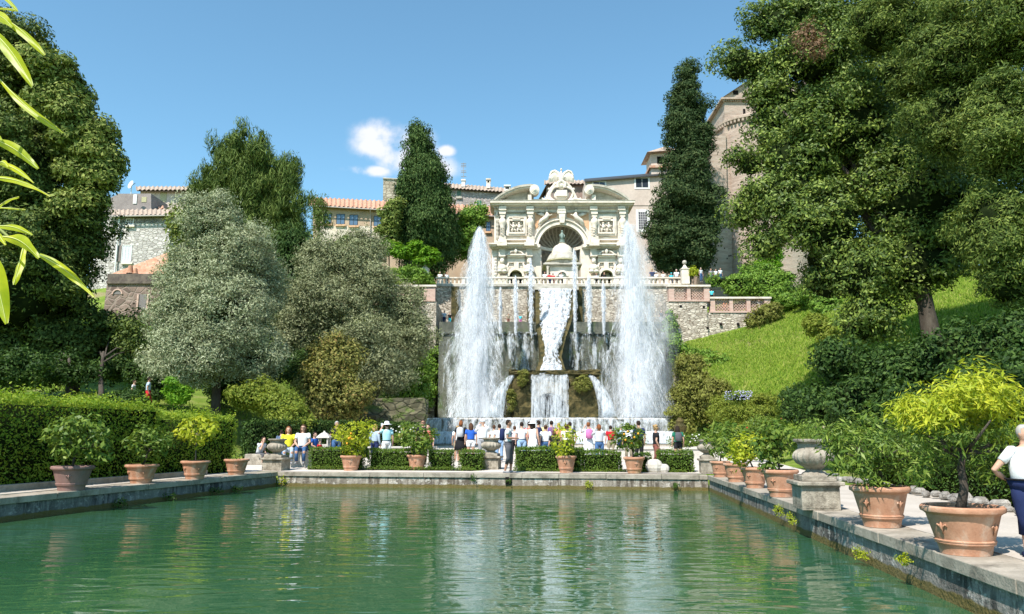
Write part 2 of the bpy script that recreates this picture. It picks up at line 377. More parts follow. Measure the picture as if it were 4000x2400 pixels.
# ---- terrain heights
def floorz(y): return 0.0 if y < 30 else min(.45, (y - 30) * .0113)
CP = []
def c_(x, y, Y, dz=0): p = W(x, y, Y); CP.append((p.x, p.y, p.z + dz))
for a in ((580, 1597, 44), (100, 1600, 42), (300, 1520, 56), (-400, 1560, 45), (600, 1285, 76), (700, 1100, 92), (-200, 1330, 75), (1000, 1250, 80), (1100, 1500, 60), (1350, 1640, 56), (1500, 1400, 74),
          (2760, 1655, 60), (2800, 1590, 62), (2950, 1450, 70), (3000, 1300, 80), (3060, 1240, 84), (3300, 1300, 66), (3500, 1275, 56), (3700, 1352, 40), (3700, 1150, 62), (3250, 1600, 42), (3050, 1640, 44),
          (3500, 1700, 24), (4000, 1620, 24), (4300, 1500, 34), (3950, 1300, 46), (4300, 1000, 70), (3200, 1180, 84), (3000, 1600, 54)): c_(*a)
for X, Y, z in ((-14, 34, .2), (-17, 38, .5), (-15, 25, 0), (-18, 18, 0), (-13, 12, 0), (-20, 10, .2), (-14, 3, 0), (10, 28, .05), (11, 20, 0), (9.5, 12, 0), (9, 6, 0), (12, 34, .2), (15, 26, .7), (16, 16, .5), (13, 4, 0), (0, 32, 0), (0, 45, .2), (-10, 45, .3), (10, 48, .3),
                (-45, 20, 2), (-60, 50, 8), (-70, 100, 20), (50, 15, 5), (70, 50, 14), (80, 100, 24), (-30, 105, 18.5), (30, 105, 18.5), (0, 110, 18.5), (0, 180, 24), (-60, 180, 26), (60, 180, 26), (0, -10, 0), (-30, -10, 0), (30, -10, 0), (45, 92, 20), (30, 92, 18)):
    CP.append((X, Y, z))
CPn = np.array(CP)
def _tps(d2): return np.where(d2 > 0, .5 * d2 * np.log(d2 + 1e-9), 0)
_n = len(CPn); _d = ((CPn[:, None, :2] - CPn[None, :, :2]) ** 2).sum(-1)
_A = np.zeros((_n + 3, _n + 3)); _A[:_n, :_n] = _tps(_d) + np.eye(_n) * 2.0; _A[:_n, _n] = 1; _A[:_n, _n + 1:] = CPn[:, :2]; _A[_n:, :_n] = _A[:_n, _n:].T
_w = np.linalg.solve(_A, np.concatenate([CPn[:, 2], np.zeros(3)]))
def Garr(X, Y):
    Q = np.stack([X.ravel(), Y.ravel()], 1); d = ((Q[:, None, :] - CPn[None, :, :2]) ** 2).sum(-1)
    z = (_tps(d) @ _w[:_n] + _w[_n] + Q @ _w[_n + 1:]).reshape(X.shape)
    fz = np.clip((Y - 30) * .0113, 0, .45)
    z = np.maximum(z, fz)
    # garden floor by the pools stays level
    yy = np.clip(Y, 0, 66); xl = np.where(yy < 30, -16.0, -13.5 - .03 * (yy - 30)); xr = np.where(yy < 30, 9.2 + 0 * yy, 12.0 + .11 * (yy - 30))
    din = np.maximum(np.maximum(xl - X, X - xr), np.maximum(Y - 66, 0)); m = np.clip(din / 4.0, 0, 1); m = m * m * (3 - 2 * m)
    z = fz * (1 - m) + z * m
    # terraces behind the fountain
    yb = np.clip((Y - 84.5) / 1.0, 0, 1); ct = (X > -15) & (X < 21); tz = TZ
    z = np.where(ct & (Y > 90.5), np.where(Y < 125, tz, np.maximum(tz, z)), z)
    z = np.where((X > -9.2) & (X < 18.3) & (Y > 66) & (Y <= 90.5), .45, z)
    return z
TZ = W(2000, 1117, 90).z
def G(x, y): return float(Garr(np.array([float(x)]), np.array([float(y)]))[0])
xs = np.concatenate([np.linspace(-400, -72, 14), np.arange(-70, 70.1, 1.0), np.linspace(75, 400, 14)])
ys = np.concatenate([np.linspace(-300, -14, 8), np.arange(-12, 130.1, 1.0), np.linspace(140, 700, 14)])
XX, YY = np.meshgrid(xs, ys); ZZ = Garr(XX, YY)
for i in range(ZZ.shape[0]):
    for j in range(ZZ.shape[1]):
        if inpool(XX[i, j], YY[i, j], .35): ZZ[i, j] = -2.0
far = (np.abs(XX) > 90) | (YY > 150) | (YY < -20)
ZZ = np.where(far, np.clip(ZZ, 0, 26), ZZ) - .02
mb = MB(); nx = len(xs); mb.v = [(float(XX[i, j]), float(YY[i, j]), float(ZZ[i, j])) for i in range(len(ys)) for j in range(nx)]
mb.f = [(i * nx + j, i * nx + j + 1, (i + 1) * nx + j + 1, (i + 1) * nx + j) for i in range(len(ys) - 1) for j in range(nx - 1)]; mb.m = [0] * len(mb.f)
tag(mb.build('ground', M_grass, smooth=True), kind='structure')
# ---- water
def water_mat():
    t = NT('pool_water'); v = t.coord((.55, 1.6, 1)); v2 = t.coord((.8, 1.15, 1))
    a = t.noise(v, 1.5, 1, .4, 1.2); b = t.noise(v2, 5.0, 1, .5, .8)
    h = t.math('ADD', t.math('MULTIPLY', a, .8), t.math('MULTIPLY', b, .07))
    c = t.ramp(t.noise(t.coord(), .12, 3), [(.3, (.020, .078, .036)), (.7, (.036, .105, .046))])
    p = t.pbsdf(c, .02, t.bump(h, .42, .050), .5); p.inputs['IOR'].default_value = 1.45
    return t.done(p)
M_water = water_mat()
mb = MB(); mb.add([(PLn.x - 1, PLn.y - .5, WATER), (PRn.x + 1, PRn.y - .5, WATER), (PR1.x + .3, PR1.y + .3, WATER), (PL1.x - .3, PL1.y + .3, WATER)], [(0, 1, 2, 3)])
tag(mb.build('pool_water', M_water), kind='structure')
# ---- pool walls and copings
def wallmat(name, c1, c2, stain, s2):
    t = NT(name); v = t.coord(); vs_ = t.coord((3.2, 3.2, .35)); n = t.noise(v, 2.2, 6, .7, .4); st = t.noise(vs_, 2.0, 5, .65)
    col = t.ramp(n, [(.30, c1), (.62, c2), (.8, tuple(min(1, k * 1.3) for k in c2))])
    pt_ = t.ramp(t.noise(v, .55, 4, .6), [(.40, .15), (.58, 1)]); col = t.mix(t.math('MULTIPLY', t.ramp(st, [(.42, 0), (.54, .95)]), pt_), col, stain)
    col = t.mix(t.ramp(t.noise(v, 3.2, 5, .75), [(.55, 0), (.62, .85)]), col, s2)
    f = t.noise(v, 22, 3); col = t.mix(.4, col, t.ramp(f, [(.3, .4), (.7, 1)]), 'MULTIPLY')
    # slime line just above the water
    g = t.node('ShaderNodeSeparateXYZ'); t.l.new(v, g.inputs[0]); k = t.math('SUBTRACT', t.math('ADD', WATER + .06, t.math('MULTIPLY', n, .16)), g.outputs[2])
    col = t.mix(t.ramp(t.math('MULTIPLY', k, 12.0), [(0.0, 0), (.35, .92)]), col, (.13, .10, .025))
    MATS[name] = t.done(t.pbsdf(col, .85, t.bump(t.math('ADD', n, t.math('MULTIPLY', f, .5)), .9, .05), .25)); return MATS[name]
M_wallR = wallmat('stained_wall', (.16, .14, .12), (.36, .33, .29), (.05, .045, .04), (.50, .47, .42))
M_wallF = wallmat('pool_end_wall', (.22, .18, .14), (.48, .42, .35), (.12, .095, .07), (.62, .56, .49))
M_cop = rough_mat('coping_stone', (.27, .235, .185), (.47, .41, .33), 2.2, .9, .7, .015, c3=(.15, .13, .10))
def coping(name, a, b, side, th, mat, label):
    a, b = Vector(a), Vector(b); d = (b - a).normalized(); n = Vector((-d.y, d.x, 0)) * side     # n points away from the water
    root = empty(name, (a + b) / 2, label, 'wall'); inv = -(a + b) / 2
    def pr(mb, o0, o1, z0, z1, bat=0.0, s0=0, s1=1):
        p, q = a + (b - a) * s0, a + (b - a) * s1
        vs = [p + n * o0, q + n * o0, q + n * o1, p + n * o1]
        vv = [(w.x - n.x * bat * (i < 2), w.y - n.y * bat * (i < 2), z0) for i, w in enumerate(vs)] + [(w.x, w.y, z1) for w in vs]
        mb.add([(Vector(w) + inv) for w in vv], [(3, 2, 1, 0), (4, 5, 6, 7), (0, 1, 5, 4), (1, 2, 6, 5), (2, 3, 7, 6), (3, 0, 4, 7)])
    m1 = MB(); N = 24
    for i in range(N): pr(m1, .05, th, -2.2, -.16, .10, i / N, (i + 1) / N)
    m1.build('wall_face', mat, root)
    m2 = MB(); t = 0; L = (b - a).length; rr = random.Random(len(name))
    while t < 1:
        s = min(1, t + rr.uniform(1.2, 2.2) / L); pr(m2, rr.uniform(-.012, .012), th + .08, -.16, rr.uniform(-.008, .004), 0, t + .004 / L, s - .008 / L); t = s
    m2.build('coping', M_cop, root, bevel=.012)
    return root
coping('pool_wall', PLn, PL1, 1, .65, wallmat('shaded_wall', (.13, .13, .12), (.28, .27, .25), (.05, .05, .05), (.40, .38, .35)), 'stained stone wall in shade along the side of the pool where four terracotta pots stand')  # side's shade put into a darker copy of the wall colours
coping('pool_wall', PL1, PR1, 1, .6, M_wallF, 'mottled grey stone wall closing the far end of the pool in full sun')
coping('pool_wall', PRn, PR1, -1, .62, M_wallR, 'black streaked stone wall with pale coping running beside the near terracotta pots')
# ---- pavements
def slab(name, pts, mat, z=.0, label=None):
    mb = MB(); mb.prismz([(p[0], p[1]) for p in pts], z - .6, z); o = mb.build(name, mat); tag(o, kind='structure'); return o
slab('path', [(PRn.x + .70, 2.2), (PRn.x + 4.2, 2.2), (PR1.x + 3.8, PR1.y + .6), (PR1.x + .70, PR1.y + .6)], M_gravel, .008)
slab('path', [(PLn.x - 2.6, 2.2), (PLn.x - .73, 2.2), (PL1.x - .73, PL1.y + .6), (PL1.x - 2.9, PL1.y + .6)], M_gravel, .006)
slab('pavement', [(PLn.x - 3, -14), (PRn.x + 5, -14), (PRn.x + 5, 2.15), (PLn.x - 3, 2.15)], M_gravel, -.004)
mb = MB(); A_, B_ = PL1 + Vector((-4, .68, 0)), PR1 + Vector((4.2, .66, 0))
mb.add([(A_.x, A_.y, .002), (B_.x, B_.y, .002), (17, 66, .47), (-10, 66, .47), (-13.0, 45, .2)], [(0, 1, 2, 3, 4)])
tag(mb.build('terrace_floor', rough_mat('pale_gravel', (.52, .46, .40), (.66, .60, .53), .8, .95, .4, .01, fine=30)), kind='structure')
# ================================================================ fountain of the great jets
def bpx(mb, x0, x1, y0, y1, Y, dep, **k):            # box whose front face fills x0..x1,y0..y1 of the photo at distance Y
    a, b = W(x0, y1, Y), W(x1, y0, Y); c_ = W((x0 + x1) / 2, (y0 + y1) / 2, Y); m = mpp((y0 + y1) / 2, Y)
    h = (x1 - x0) / 2 * m
    return mb.box(c_.x - h, c_.x + h, Y, Y + dep, a.z, b.z, **k)
FX = W(2195, 1600, 70).x
# back wall below the balustrade
ft = empty('retaining_wall', (W(2170, 1300, 90).x, 90, .4), 'pale rubble retaining wall under the balustrade behind the water jets', 'wall')
def at(root, fn, name, mat, **k):
    mb = MB(); fn(mb); o = mb.build(name, mat, None, **k); o.parent = root; o.matrix_parent_inverse = Matrix.Translation(-Vector(root.location)); return o
at(ft, lambda mb: bpx(mb, 1700, 2680, 1118, 1640, 90, 1.2), 'wall', M_rub)
at(ft, lambda mb: bpx(mb, 1690, 2680, 1110, 1119, 89.8, 1.6), 'cornice', M_travd)
def piers(mb):
    for x in (1760, 2060, 2250, 2480): bpx(mb, x, x + 28, 1122, 1640, 89.55, .5)
at(ft, piers, 'buttress', M_tufa)
tw = empty('cascade_wall', (FX, 82, .4), 'dark wet moss covered wall with thin streams running down behind the jets', 'wall')
at(tw, lambda mb: (bpx(mb, 1712, 2604, 1302, 1660, 82, 1.0)), 'lower_wall', M_wet)
at(tw, lambda mb: (bpx(mb, 1716, 2604, 1258, 1304, 84.5, 5.4)), 'upper_wall', M_wet)
at(tw, lambda mb: (bpx(mb, 1712, 2604, 1297, 1304, 81.8, 3.0)), 'ledge', M_wet)
# side bastions with brick lattice parapets
def lattice(root, x0, x1, y0, y1, Y, posts, mat=M_brick):
    def cap(mb): bpx(mb, x0 - 4, x1 + 4, y0, y0 + 7, Y - .15, 1.0)
    at(root, cap, 'coping', M_trav)
    def po(mb):
        for (a, b) in posts: bpx(mb, a, b, y0 + 7, y1 - 6, Y, .7)
        bpx(mb, x0, x1, y1 - 7, y1, Y - .1, .9)
    at(root, po, 'brick_post', mat)
    for k in range(len(posts) - 1):
        a, b = posts[k][1], posts[k + 1][0]
        def la(mb):
            p, q = W(a, y1 - 7, Y + .25), W(b, y0 + 7, Y + .25); w_, h_ = q.x - p.x, q.z - p.z
            n = max(3, int(w_ / .32)); 
            for i in range(-8, n + 8):
                for s_ in (-1, 1):
                    xs0 = p.x + i * .32; pts = []
                    # clip diagonal bar to the panel
                    for t in np.linspace(0, 1, 13):
                        xx = xs0 + s_ * t * h_; zz = p.z + t * h_
                        if p.x <= xx <= q.x: pts.append((xx, Y + .25 + .03 * s_, zz))
                    if len(pts) > 1: mb.tube([pts[0], pts[-1]], .055, 4)
        at(root, la, 'lattice', mat)
b1 = empty('bastion', (W(2700, 1300, 84).x, 84, 2), 'tall sunlit rubble bastion with brick lattice parapet beside the grassy slope', 'wall')
at(b1, lambda mb: (bpx(mb, 2612, 2772, 1178, 1700, 84, 6.4), bpx(mb, 2772.5, 3012, 1222, 1700, 84.2, 8)), 'wall', M_rub)
lattice(b1, 2612, 2772, 1113, 1178, 84, [(2612, 2634), (2684, 2698), (2750, 2772)])
lattice(b1, 2774, 3010, 1160, 1222, 84.2, [(2774, 2794), (2850, 2864), (2917, 2932), (2987, 3010)])
def holes(mb):
    for x, y in ((2655, 1192), (2745, 1195), (2760, 1277), (2812, 1262), (2880, 1262)): bpx(mb, x, x + 9, y, y + 9, 83.95, .2)
at(b1, holes, 'drain_hole', M_dark)
b2 = empty('bastion', (W(1610, 1300, 84).x, 84, 2), 'rubble bastion half hidden by the olive tree, its flank in dark shade', 'wall')
at(b2, lambda mb: bpx(mb, 1480, 1700, 1178, 1700, 84, 6.4), 'wall', M_rub)
lattice(b2, 1500, 1700, 1113, 1178, 84, [(1500, 1522), (1590, 1604), (1655, 1700)])
# the terrace balustrade
bal = empty('balustrade', (FX, 90, TZ), 'long white stone balustrade across the top terrace above the cascade', 'balustrade')
YB = 89.95; rz0, rz1 = W(2000, 1112, YB).z, W(2000, 1083, YB).z
x0b, x1b = W(1702, 1100, YB).x, W(2662, 1100, YB).x
at(bal, lambda mb: mb.box(x0b, x1b, YB - .05, YB + .45, rz1 - .16, rz1), 'handrail', M_trav)
at(bal, lambda mb: mb.box(x0b, x1b, YB - .05, YB + .5, rz0 - .05, rz0 + .12), 'plinth', M_trav)
nb = 58; prof = [(.07, 0), (.11, .04), (.06, .10), (.13, .30), (.10, .45), (.05, .66), (.09, .74), (.07, .80)]
hh = (rz1 - .16) - (rz0 + .12); bmb = MB(); bmb.lathe([(r * 1.25, z / .8 * hh) for r, z in prof], n=8); b0 = None
for i in range(nb):
    if i % 12 == 6:
        def dp(mb, i=i): mb.box(x0b + (x1b - x0b) * (i + .1) / nb, x0b + (x1b - x0b) * (i + .9) / nb, YB, YB + .42, rz0 + .12, rz1 - .16)
        at(bal, dp, 'pedestal', M_trav); continue
    if b0 is None: o = b0 = bmb.build('baluster', M_trav, None, smooth=True)
    else: o = b0.copy(); link(o)
    o.parent = bal; o.location = Vector((x0b + (x1b - x0b) * (i + .5) / nb, YB + .2, rz0 + .12)) - bal.location
def ballpost(x, ytop, ybot, Y, label, ballmat=M_travd):
    p = W(x, ybot, Y); h = W(x, ytop, Y).z - p.z; r = empty('gate_pillar', p, label, 'pillar', 'ball topped pillars of the terrace')
    s_ = h / 2.9
    mb = MB(); mb.box(-.45 * s_, .45 * s_, -.4 * s_, .4 * s_, 0, 1.75 * s_); mb.box(-.52 * s_, .52 * s_, -.47 * s_, .47 * s_, 1.75 * s_, 1.85 * s_); mb.build('shaft', M_trav, r, bevel=.02)
    mb = MB(); mb.lathe([(.48 * s_, 1.85 * s_), (.3 * s_, 2.0 * s_), (.14 * s_, 2.25 * s_), (.10 * s_, 2.35 * s_)], n=12); mb.build('cap', M_trav, r, smooth=True)
    mb = MB(); mb.ell((0, 0, 2.62 * s_), .27 * s_, 14, 10); mb.build('ball', ballmat, r, smooth=True)
ballpost(1659, 1017, 1112, 88.5, 'white stone pillar with grey ball finial at the ivy end of the balustrade')
ballpost(2677, 1017, 1112, 88.5, 'white stone pillar with ochre ball finial at the end of the balustrade nearest the big cypress')

# ---- front basin: two tiers with curtains of water
M_foam = None
def curtain_mat(name, dens=.5, sc=5.0, col=(.80, .84, .88), zs=.10, soft=.12, em=0):
    t = NT(name); v = t.coord((1, 1, zs)); n = t.noise(v, sc, 4, .65, .3); n2 = t.noise(t.coord((1, 1, .35)), sc * 2.2, 3, .6)
    f = t.math('ADD', t.math('MULTIPLY', n, .7), t.math('MULTIPLY', n2, .3))
    a = t.ramp(f, [(max(0, 1 - dens - soft), 0), (min(1, 1 - dens + soft), 1)])
    d = t.node('ShaderNodeBsdfDiffuse'); d.inputs[0].default_value = lin(col); tl = t.node('ShaderNodeBsdfTranslucent'); tl.inputs[0].default_value = lin(col)
    m1 = t.node('ShaderNodeMixShader'); m1.inputs[0].default_value = .4; t.l.new(d.outputs[0], m1.inputs[1]); t.l.new(tl.outputs[0], m1.inputs[2])
    tr = t.node('ShaderNodeBsdfTransparent'); m2 = t.node('ShaderNodeMixShader'); t.l.new(a, m2.inputs[0]); t.l.new(tr.outputs[0], m2.inputs[1]); t.l.new(m1.outputs[0], m2.inputs[2])
    MATS[name] = t.done(m2); return MATS[name]
M_cur = curtain_mat('falling_water', .46, 3.4)
M_curd = curtain_mat('dense_falling_water', .58, 4.2, col=(.86, .89, .92), soft=.10)
M_thin = curtain_mat('thin_falling_water', .37, 1.9, zs=.14, soft=.10)
YF = 68.0
bs = empty('basin', (FX, YF, .4), 'wide two tiered stone basin overflowing in curtains of water at the foot of the jets', 'basin')
def basin_poly(x0, x1, Yf, bul, dep):
    a, b = W(x0, 1632, Yf).x, W(x1, 1632, Yf).x; n = 24
    pts = [(a + (b - a) * i / n, Yf + bul * (1 - math.sin(math.pi * i / n) ** .7)) for i in range(n + 1)]
    return pts, pts + [(b, Yf + dep), (a, Yf + dep)]
zt, zm, zl = W(2000, 1633, YF).z, W(2000, 1690, YF).z, W(2000, 1738, YF).z
pt, pp = basin_poly(1655, 2632, YF, 1.2, 14); pm, ppm = basin_poly(1690, 2640, YF - .9, 1.2, 3); pl_, ppl = basin_poly(1640, 2700, YF - 2.6, 1.2, 5)
at(bs, lambda mb: mb.prismz(pp, .2, zt - .12), 'upper_tier', M_wet)
at(bs, lambda mb: mb.prismz([(x, y - .12) for x, y in pt] + pp[len(pt):], zt - .12, zt), 'rim', M_travd)
at(bs, lambda mb: mb.prismz(ppm, .2, zm), 'middle_tier', M_wet)
at(bs, lambda mb: mb.prismz(ppl, .1, max(zl - .02, .62)), 'lower_basin', M_travd)
at(bs, lambda mb: mb.prismz(ppm, zm, zm + .07), 'middle_rim', M_travd)
def sheet(mb, pts, off, z0, z1, o2=0.0, n=6):
    rings = []
    for i in range(n + 1):
        t = i / n; z = z1 + (z0 - z1) * t; o_ = off + o2 * math.sqrt(t)
        rings.append([(x, y - o_, z) for x, y in pts])
    k = len(pts); vs = [p for r in rings for p in r]
    mb.add(vs, [(i * k + j, i * k + j + 1, (i + 1) * k + j + 1, (i + 1) * k + j) for i in range(n) for j in range(k - 1)])
def water_thing(name, fn, mat, label, cat='water', group=None, smooth=True):
    mb = MB(); fn(mb); c = Vector(mb.v[0]); xs_ = np.array(mb.v); c = Vector(((xs_[:, 0].min() + xs_[:, 0].max()) / 2, xs_[:, 1].mean(), xs_[:, 2].min()))
    mb.v = [tuple(Vector(p) - c) for p in mb.v]; o = mb.build(name, mat, None, smooth=smooth, loc=c); tag(o, label, cat, group); return o
water_thing('water_curtain', lambda mb: (sheet(mb, pt, .16, zm, zt + .02, .35), sheet(mb, pt, .2, zm, zt + .02, .5)), M_cur, 'streaky white curtain of water falling over the upper rim of the wide basin')
water_thing('water_curtain', lambda mb: (sheet(mb, pm, .04, zl, zm + .08, .3), sheet(mb, pm, .08, zl, zm + .08, .45)), M_curd, 'thick white curtain of water falling from the middle rim of the wide basin')
M_pool2 = rough_mat('churned_water', (.25, .30, .30), (.60, .65, .66), 2.2, .15, .8, .05, spec=.5)
mb = MB(); mb.add([(x, y - .1, zt + .03) for x, y in pp], [tuple(range(len(pp)))]); tag(mb.build('basin_water', M_pool2), kind='structure')
mb = MB(); mb.add([(x, y + .15, max(zl, .66) + .03) for x, y in ppl], [tuple(range(len(ppl)))]); tag(mb.build('basin_water', M_pool2), kind='structure')
# ---- central grotto block
gy = 73.0; gr = empty('grotto', (FX, gy, zt), 'mossy stone grotto block with an arched opening behind a veil of water', 'grotto')
def rocky(mb, x0, x1, y0, y1, Y, dep, seed, amp=.18, n=10):
    """a rough stone block: gridded front and sides pushed in and out"""
    a, b = W(x0, y1, Y), W(x1, y0, Y); m = mpp((y0 + y1) / 2, Y); cx = W((x0 + x1) / 2, (y0 + y1) / 2, Y).x; h = (x1 - x0) / 2 * m
    rg = random.Random(seed); per = []; nz = max(4, int((b.z - a.z) / .5)); ns = max(3, int(2 * h / .5)); nd = max(2, int(dep / .6))
    per = [(cx - h + 2 * h * i / ns, Y) for i in range(ns)] + [(cx + h, Y + dep * i / nd) for i in range(nd)] + [(cx + h - 2 * h * i / ns, Y + dep) for i in range(ns)] + [(cx - h, Y + dep - dep * i / nd) for i in range(nd)]
    rings = []
    for k in range(nz + 1):
        rings.append([(x + rg.uniform(-amp, amp), y + rg.uniform(-amp, amp), a.z + (b.z - a.z) * k / nz + rg.uniform(-.1, .1)) for x, y in per])
    mb.loft(rings)
at(gr, lambda mb: rocky(mb, 2006, 2074, 1452, 1640, gy, 4.5, 3), 'pier', M_tufa)
at(gr, lambda mb: rocky(mb, 2222, 2338, 1452, 1640, gy, 4.5, 4), 'pier', M_tufa)
at(gr, lambda mb: rocky(mb, 1975, 2010, 1500, 1640, gy + 1.0, 3, 5), 'side_rock', M_tufa)
at(gr, lambda mb: rocky(mb, 2330, 2352, 1520, 1640, gy + 1.0, 3, 6), 'side_rock', M_tufa)
def garch(mb):
    c = W(2147, 1600, gy + .2); m = mpp(1550, gy); top = W(2147, 1458, gy).z; r = 68 * m; xw = 76 * m; z0 = W(0, 1640, gy).z
    poly = [(c.x - xw, z0), (c.x - r, z0)] + [(c.x + r * math.cos(R(a)), c.z + r * .95 * math.sin(R(a))) for a in range(180, -1, -12)] + [(c.x + r, z0), (c.x + xw, z0), (c.x + xw, top), (c.x - xw, top)]
    # as two halves to keep the outline simple
    L_ = [(c.x - xw, z0), (c.x - r, z0)] + [(c.x + r * math.cos(R(a)), c.z + r * .95 * math.sin(R(a))) for a in range(180, 89, -15)] + [(c.x, top), (c.x - xw, top)]
    mb.prism(L_, gy + .3, gy + 1.6); mb.prism([(2 * c.x - x, z) for x, z in L_][::-1], gy + .3, gy + 1.6)
at(gr, garch, 'arch', rough_mat('wet_limestone', (.34, .30, .24), (.56, .52, .46), 1.5, .5, .6, .05))
at(gr, lambda mb: bpx(mb, 2074, 2222, 1450, 1640, gy + 3.8, .6), 'back', M_dark)
at(gr, lambda mb: rocky(mb, 1990, 2345, 1446, 1462, gy - .15, 9, 9, .1), 'top_slab', M_tufa)
def gsheet(mb, x0, x1, y0, y1, Ya, Yb, n=8, wob=0.0):
    a0, a1, b0, b1 = W(x0, y0, Ya), W(x1, y0, Ya), W(x0, y1, Yb), W(x1, y1, Yb); k = 8; vs = []
    for i in range(n + 1):
        t = i / n
        for j in range(k + 1):
            s_ = j / k; p = a0.lerp(a1, s_); q = b0.lerp(b1, s_); w_ = p.lerp(q, t); tt = t * t; w_.y = p.y + (q.y - p.y) * math.sqrt(t); w_.z = p.z + (q.z - p.z) * t; vs.append(w_)
    mb.add(vs, [(i * (k + 1) + j, i * (k + 1) + j + 1, (i + 1) * (k + 1) + j + 1, (i + 1) * (k + 1) + j) for i in range(n) for j in range(k)])
water_thing('water_veil', lambda mb: (gsheet(mb, 2074, 2222, 1456, 1632, gy + .1, gy - .4), gsheet(mb, 2076, 2220, 1456, 1632, gy - .05, gy - .7)), M_cur, 'thin veil of water falling in front of the grotto arch')
# stone chute and the big central fall
ch = empty('water_chute', (FX, 84, zt), 'steep mossy stone chute carrying the central waterfall', 'chute')
PROF = [(1128, 88.6, 2107, 2234), (1170, 87.4, 2108, 2232), (1210, 85.6, 2109, 2230), (1246, 83.7, 2110, 2222), (1285, 81.2, 2112, 2210), (1310, 80.2, 2119, 2200), (1350, 79.2, 2124, 2190), (1390, 78.4, 2127, 2182), (1425, 77.2, 2116, 2192), (1456, 75.6, 2100, 2204)]
def chute(mb):
    rings = []
    for (y, Y, xa, xb) in PROF:
        a, b = W(xa - 16, y + 4, Y), W(xb + 12, y + 4, Y); rings.append([(a.x, Y + .15, a.z), (b.x, Y + .15, b.z), (b.x, Y + 3.5, b.z), (a.x, Y + 3.5, a.z)])
    mb.loft(rings)
at(ch, chute, 'chute', M_tufa)
at(ch, lambda mb: bpx(mb, 2085, 2260, 1117, 1132, 88.4, 1.8), 'spout_sill', M_travd)
def bigfall(mb, off=0.0, sh=0):
    k = 16; vs = []; rg = random.Random(sh + 1); ys_ = np.linspace(1128, 1456, 34); A = np.array(PROF, float)
    for y in ys_:
        Y, xa, xb = (float(np.interp(y, A[:, 0], A[:, q])) for q in (1, 2, 3)); la, lb_ = rg.uniform(-4, 5), rg.uniform(-5, 4)
        for j in range(k + 1):
            s_ = j / k; x = xa + sh + la + (xb - xa - 2 * sh + lb_ - la) * s_; vs.append(W(x, y, Y - .3 - off - .4 * math.sin(math.pi * s_) + rg.uniform(-.12, .12)))
    mb.add(vs, [(i * (k + 1) + j, i * (k + 1) + j + 1, (i + 1) * (k + 1) + j + 1, (i + 1) * (k + 1) + j) for i in range(33) for j in range(k)])
M_big = curtain_mat('white_cascade', .49, 3.0, col=(.86, .90, .95), zs=.14, soft=.07)
water_thing('waterfall', lambda mb: (bigfall(mb), bigfall(mb, .3, 5), bigfall(mb, .55, 10)), M_big, 'broad white waterfall pouring from the terrace down to the grotto', 'waterfall')
# arching side spouts of the grotto
def spout(mb, x0, y0, x1, y1, Ya, Yb, w0, w1, bend):
    a, b = W(x0, y0, Ya), W(x1, y1, Yb); n = 12; pts = []; rad = []
    for i in range(n + 1):
        t = i / n; p = Vector((a.x + (b.x - a.x) * (t * (1 + bend) - bend * t * t), a.y + (b.y - a.y) * t, a.z + (b.z - a.z) * (t * .45 + t * t * .55))); pts.append(p); rad.append(w0 + (w1 - w0) * t)
    mb.tube(pts, rad, 10, .5)
water_thing('water_spout', lambda mb: (spout(mb, 2008, 1466, 1932, 1630, gy, gy - 1, .16, .85, .5), spout(mb, 2008, 1466, 1932, 1630, gy, gy - .8, .1, .5, .5), spout(mb, 2008, 1466, 1940, 1630, gy, gy - .9, .08, .25, .4)), M_cur, 'white water spout arching from the mossy pier nearest the big left jet', 'water spout')
water_thing('water_spout', lambda mb: (spout(mb, 2300, 1466, 2374, 1630, gy, gy - 1, .16, .85, .5), spout(mb, 2300, 1466, 2372, 1630, gy, gy - .8, .1, .5, .5), spout(mb, 2300, 1466, 2366, 1630, gy, gy - .9, .08, .25, .4)), M_cur, 'white water spout arching from the broad mossy pier right of the grotto', 'water spout')
# ---- streams running down the dark wall
rr = random.Random(5)
def streams(mb, xs0, xs1, ytop, ybot, n):
    for i in range(n):
        x = rr.uniform(xs0, xs1); w = rr.uniform(3, 16); y1 = ybot - rr.uniform(0, 90) * (rr.random() < .4); gsheet(mb, x, x + w, ytop, y1, 81.8, 81.2, 6)
water_thing('trickling_water', lambda mb: (streams(mb, 1725, 2080, 1304, 1630, 90), streams(mb, 2225, 2590, 1304, 1630, 110), streams(mb, 1900, 2080, 1304, 1560, 12), gsheet(mb, 1718, 2085, 1303, 1632, 81.7, 80.9, 8), gsheet(mb, 2222, 2600, 1303, 1632, 81.7, 80.9, 8), gsheet(mb, 1718, 2100, 1296, 1308, 81.6, 81.3, 2), gsheet(mb, 2215, 2600, 1296, 1308, 81.6, 81.3, 2), gsheet(mb, 1800, 2085, 1303, 1632, 81.4, 80.5, 8), gsheet(mb, 2222, 2500, 1303, 1632, 81.4, 80.5, 8)), M_thin, 'many thin streams of water trickling down the dark mossy wall', 'water', smooth=False)['kind'] = 'stuff'
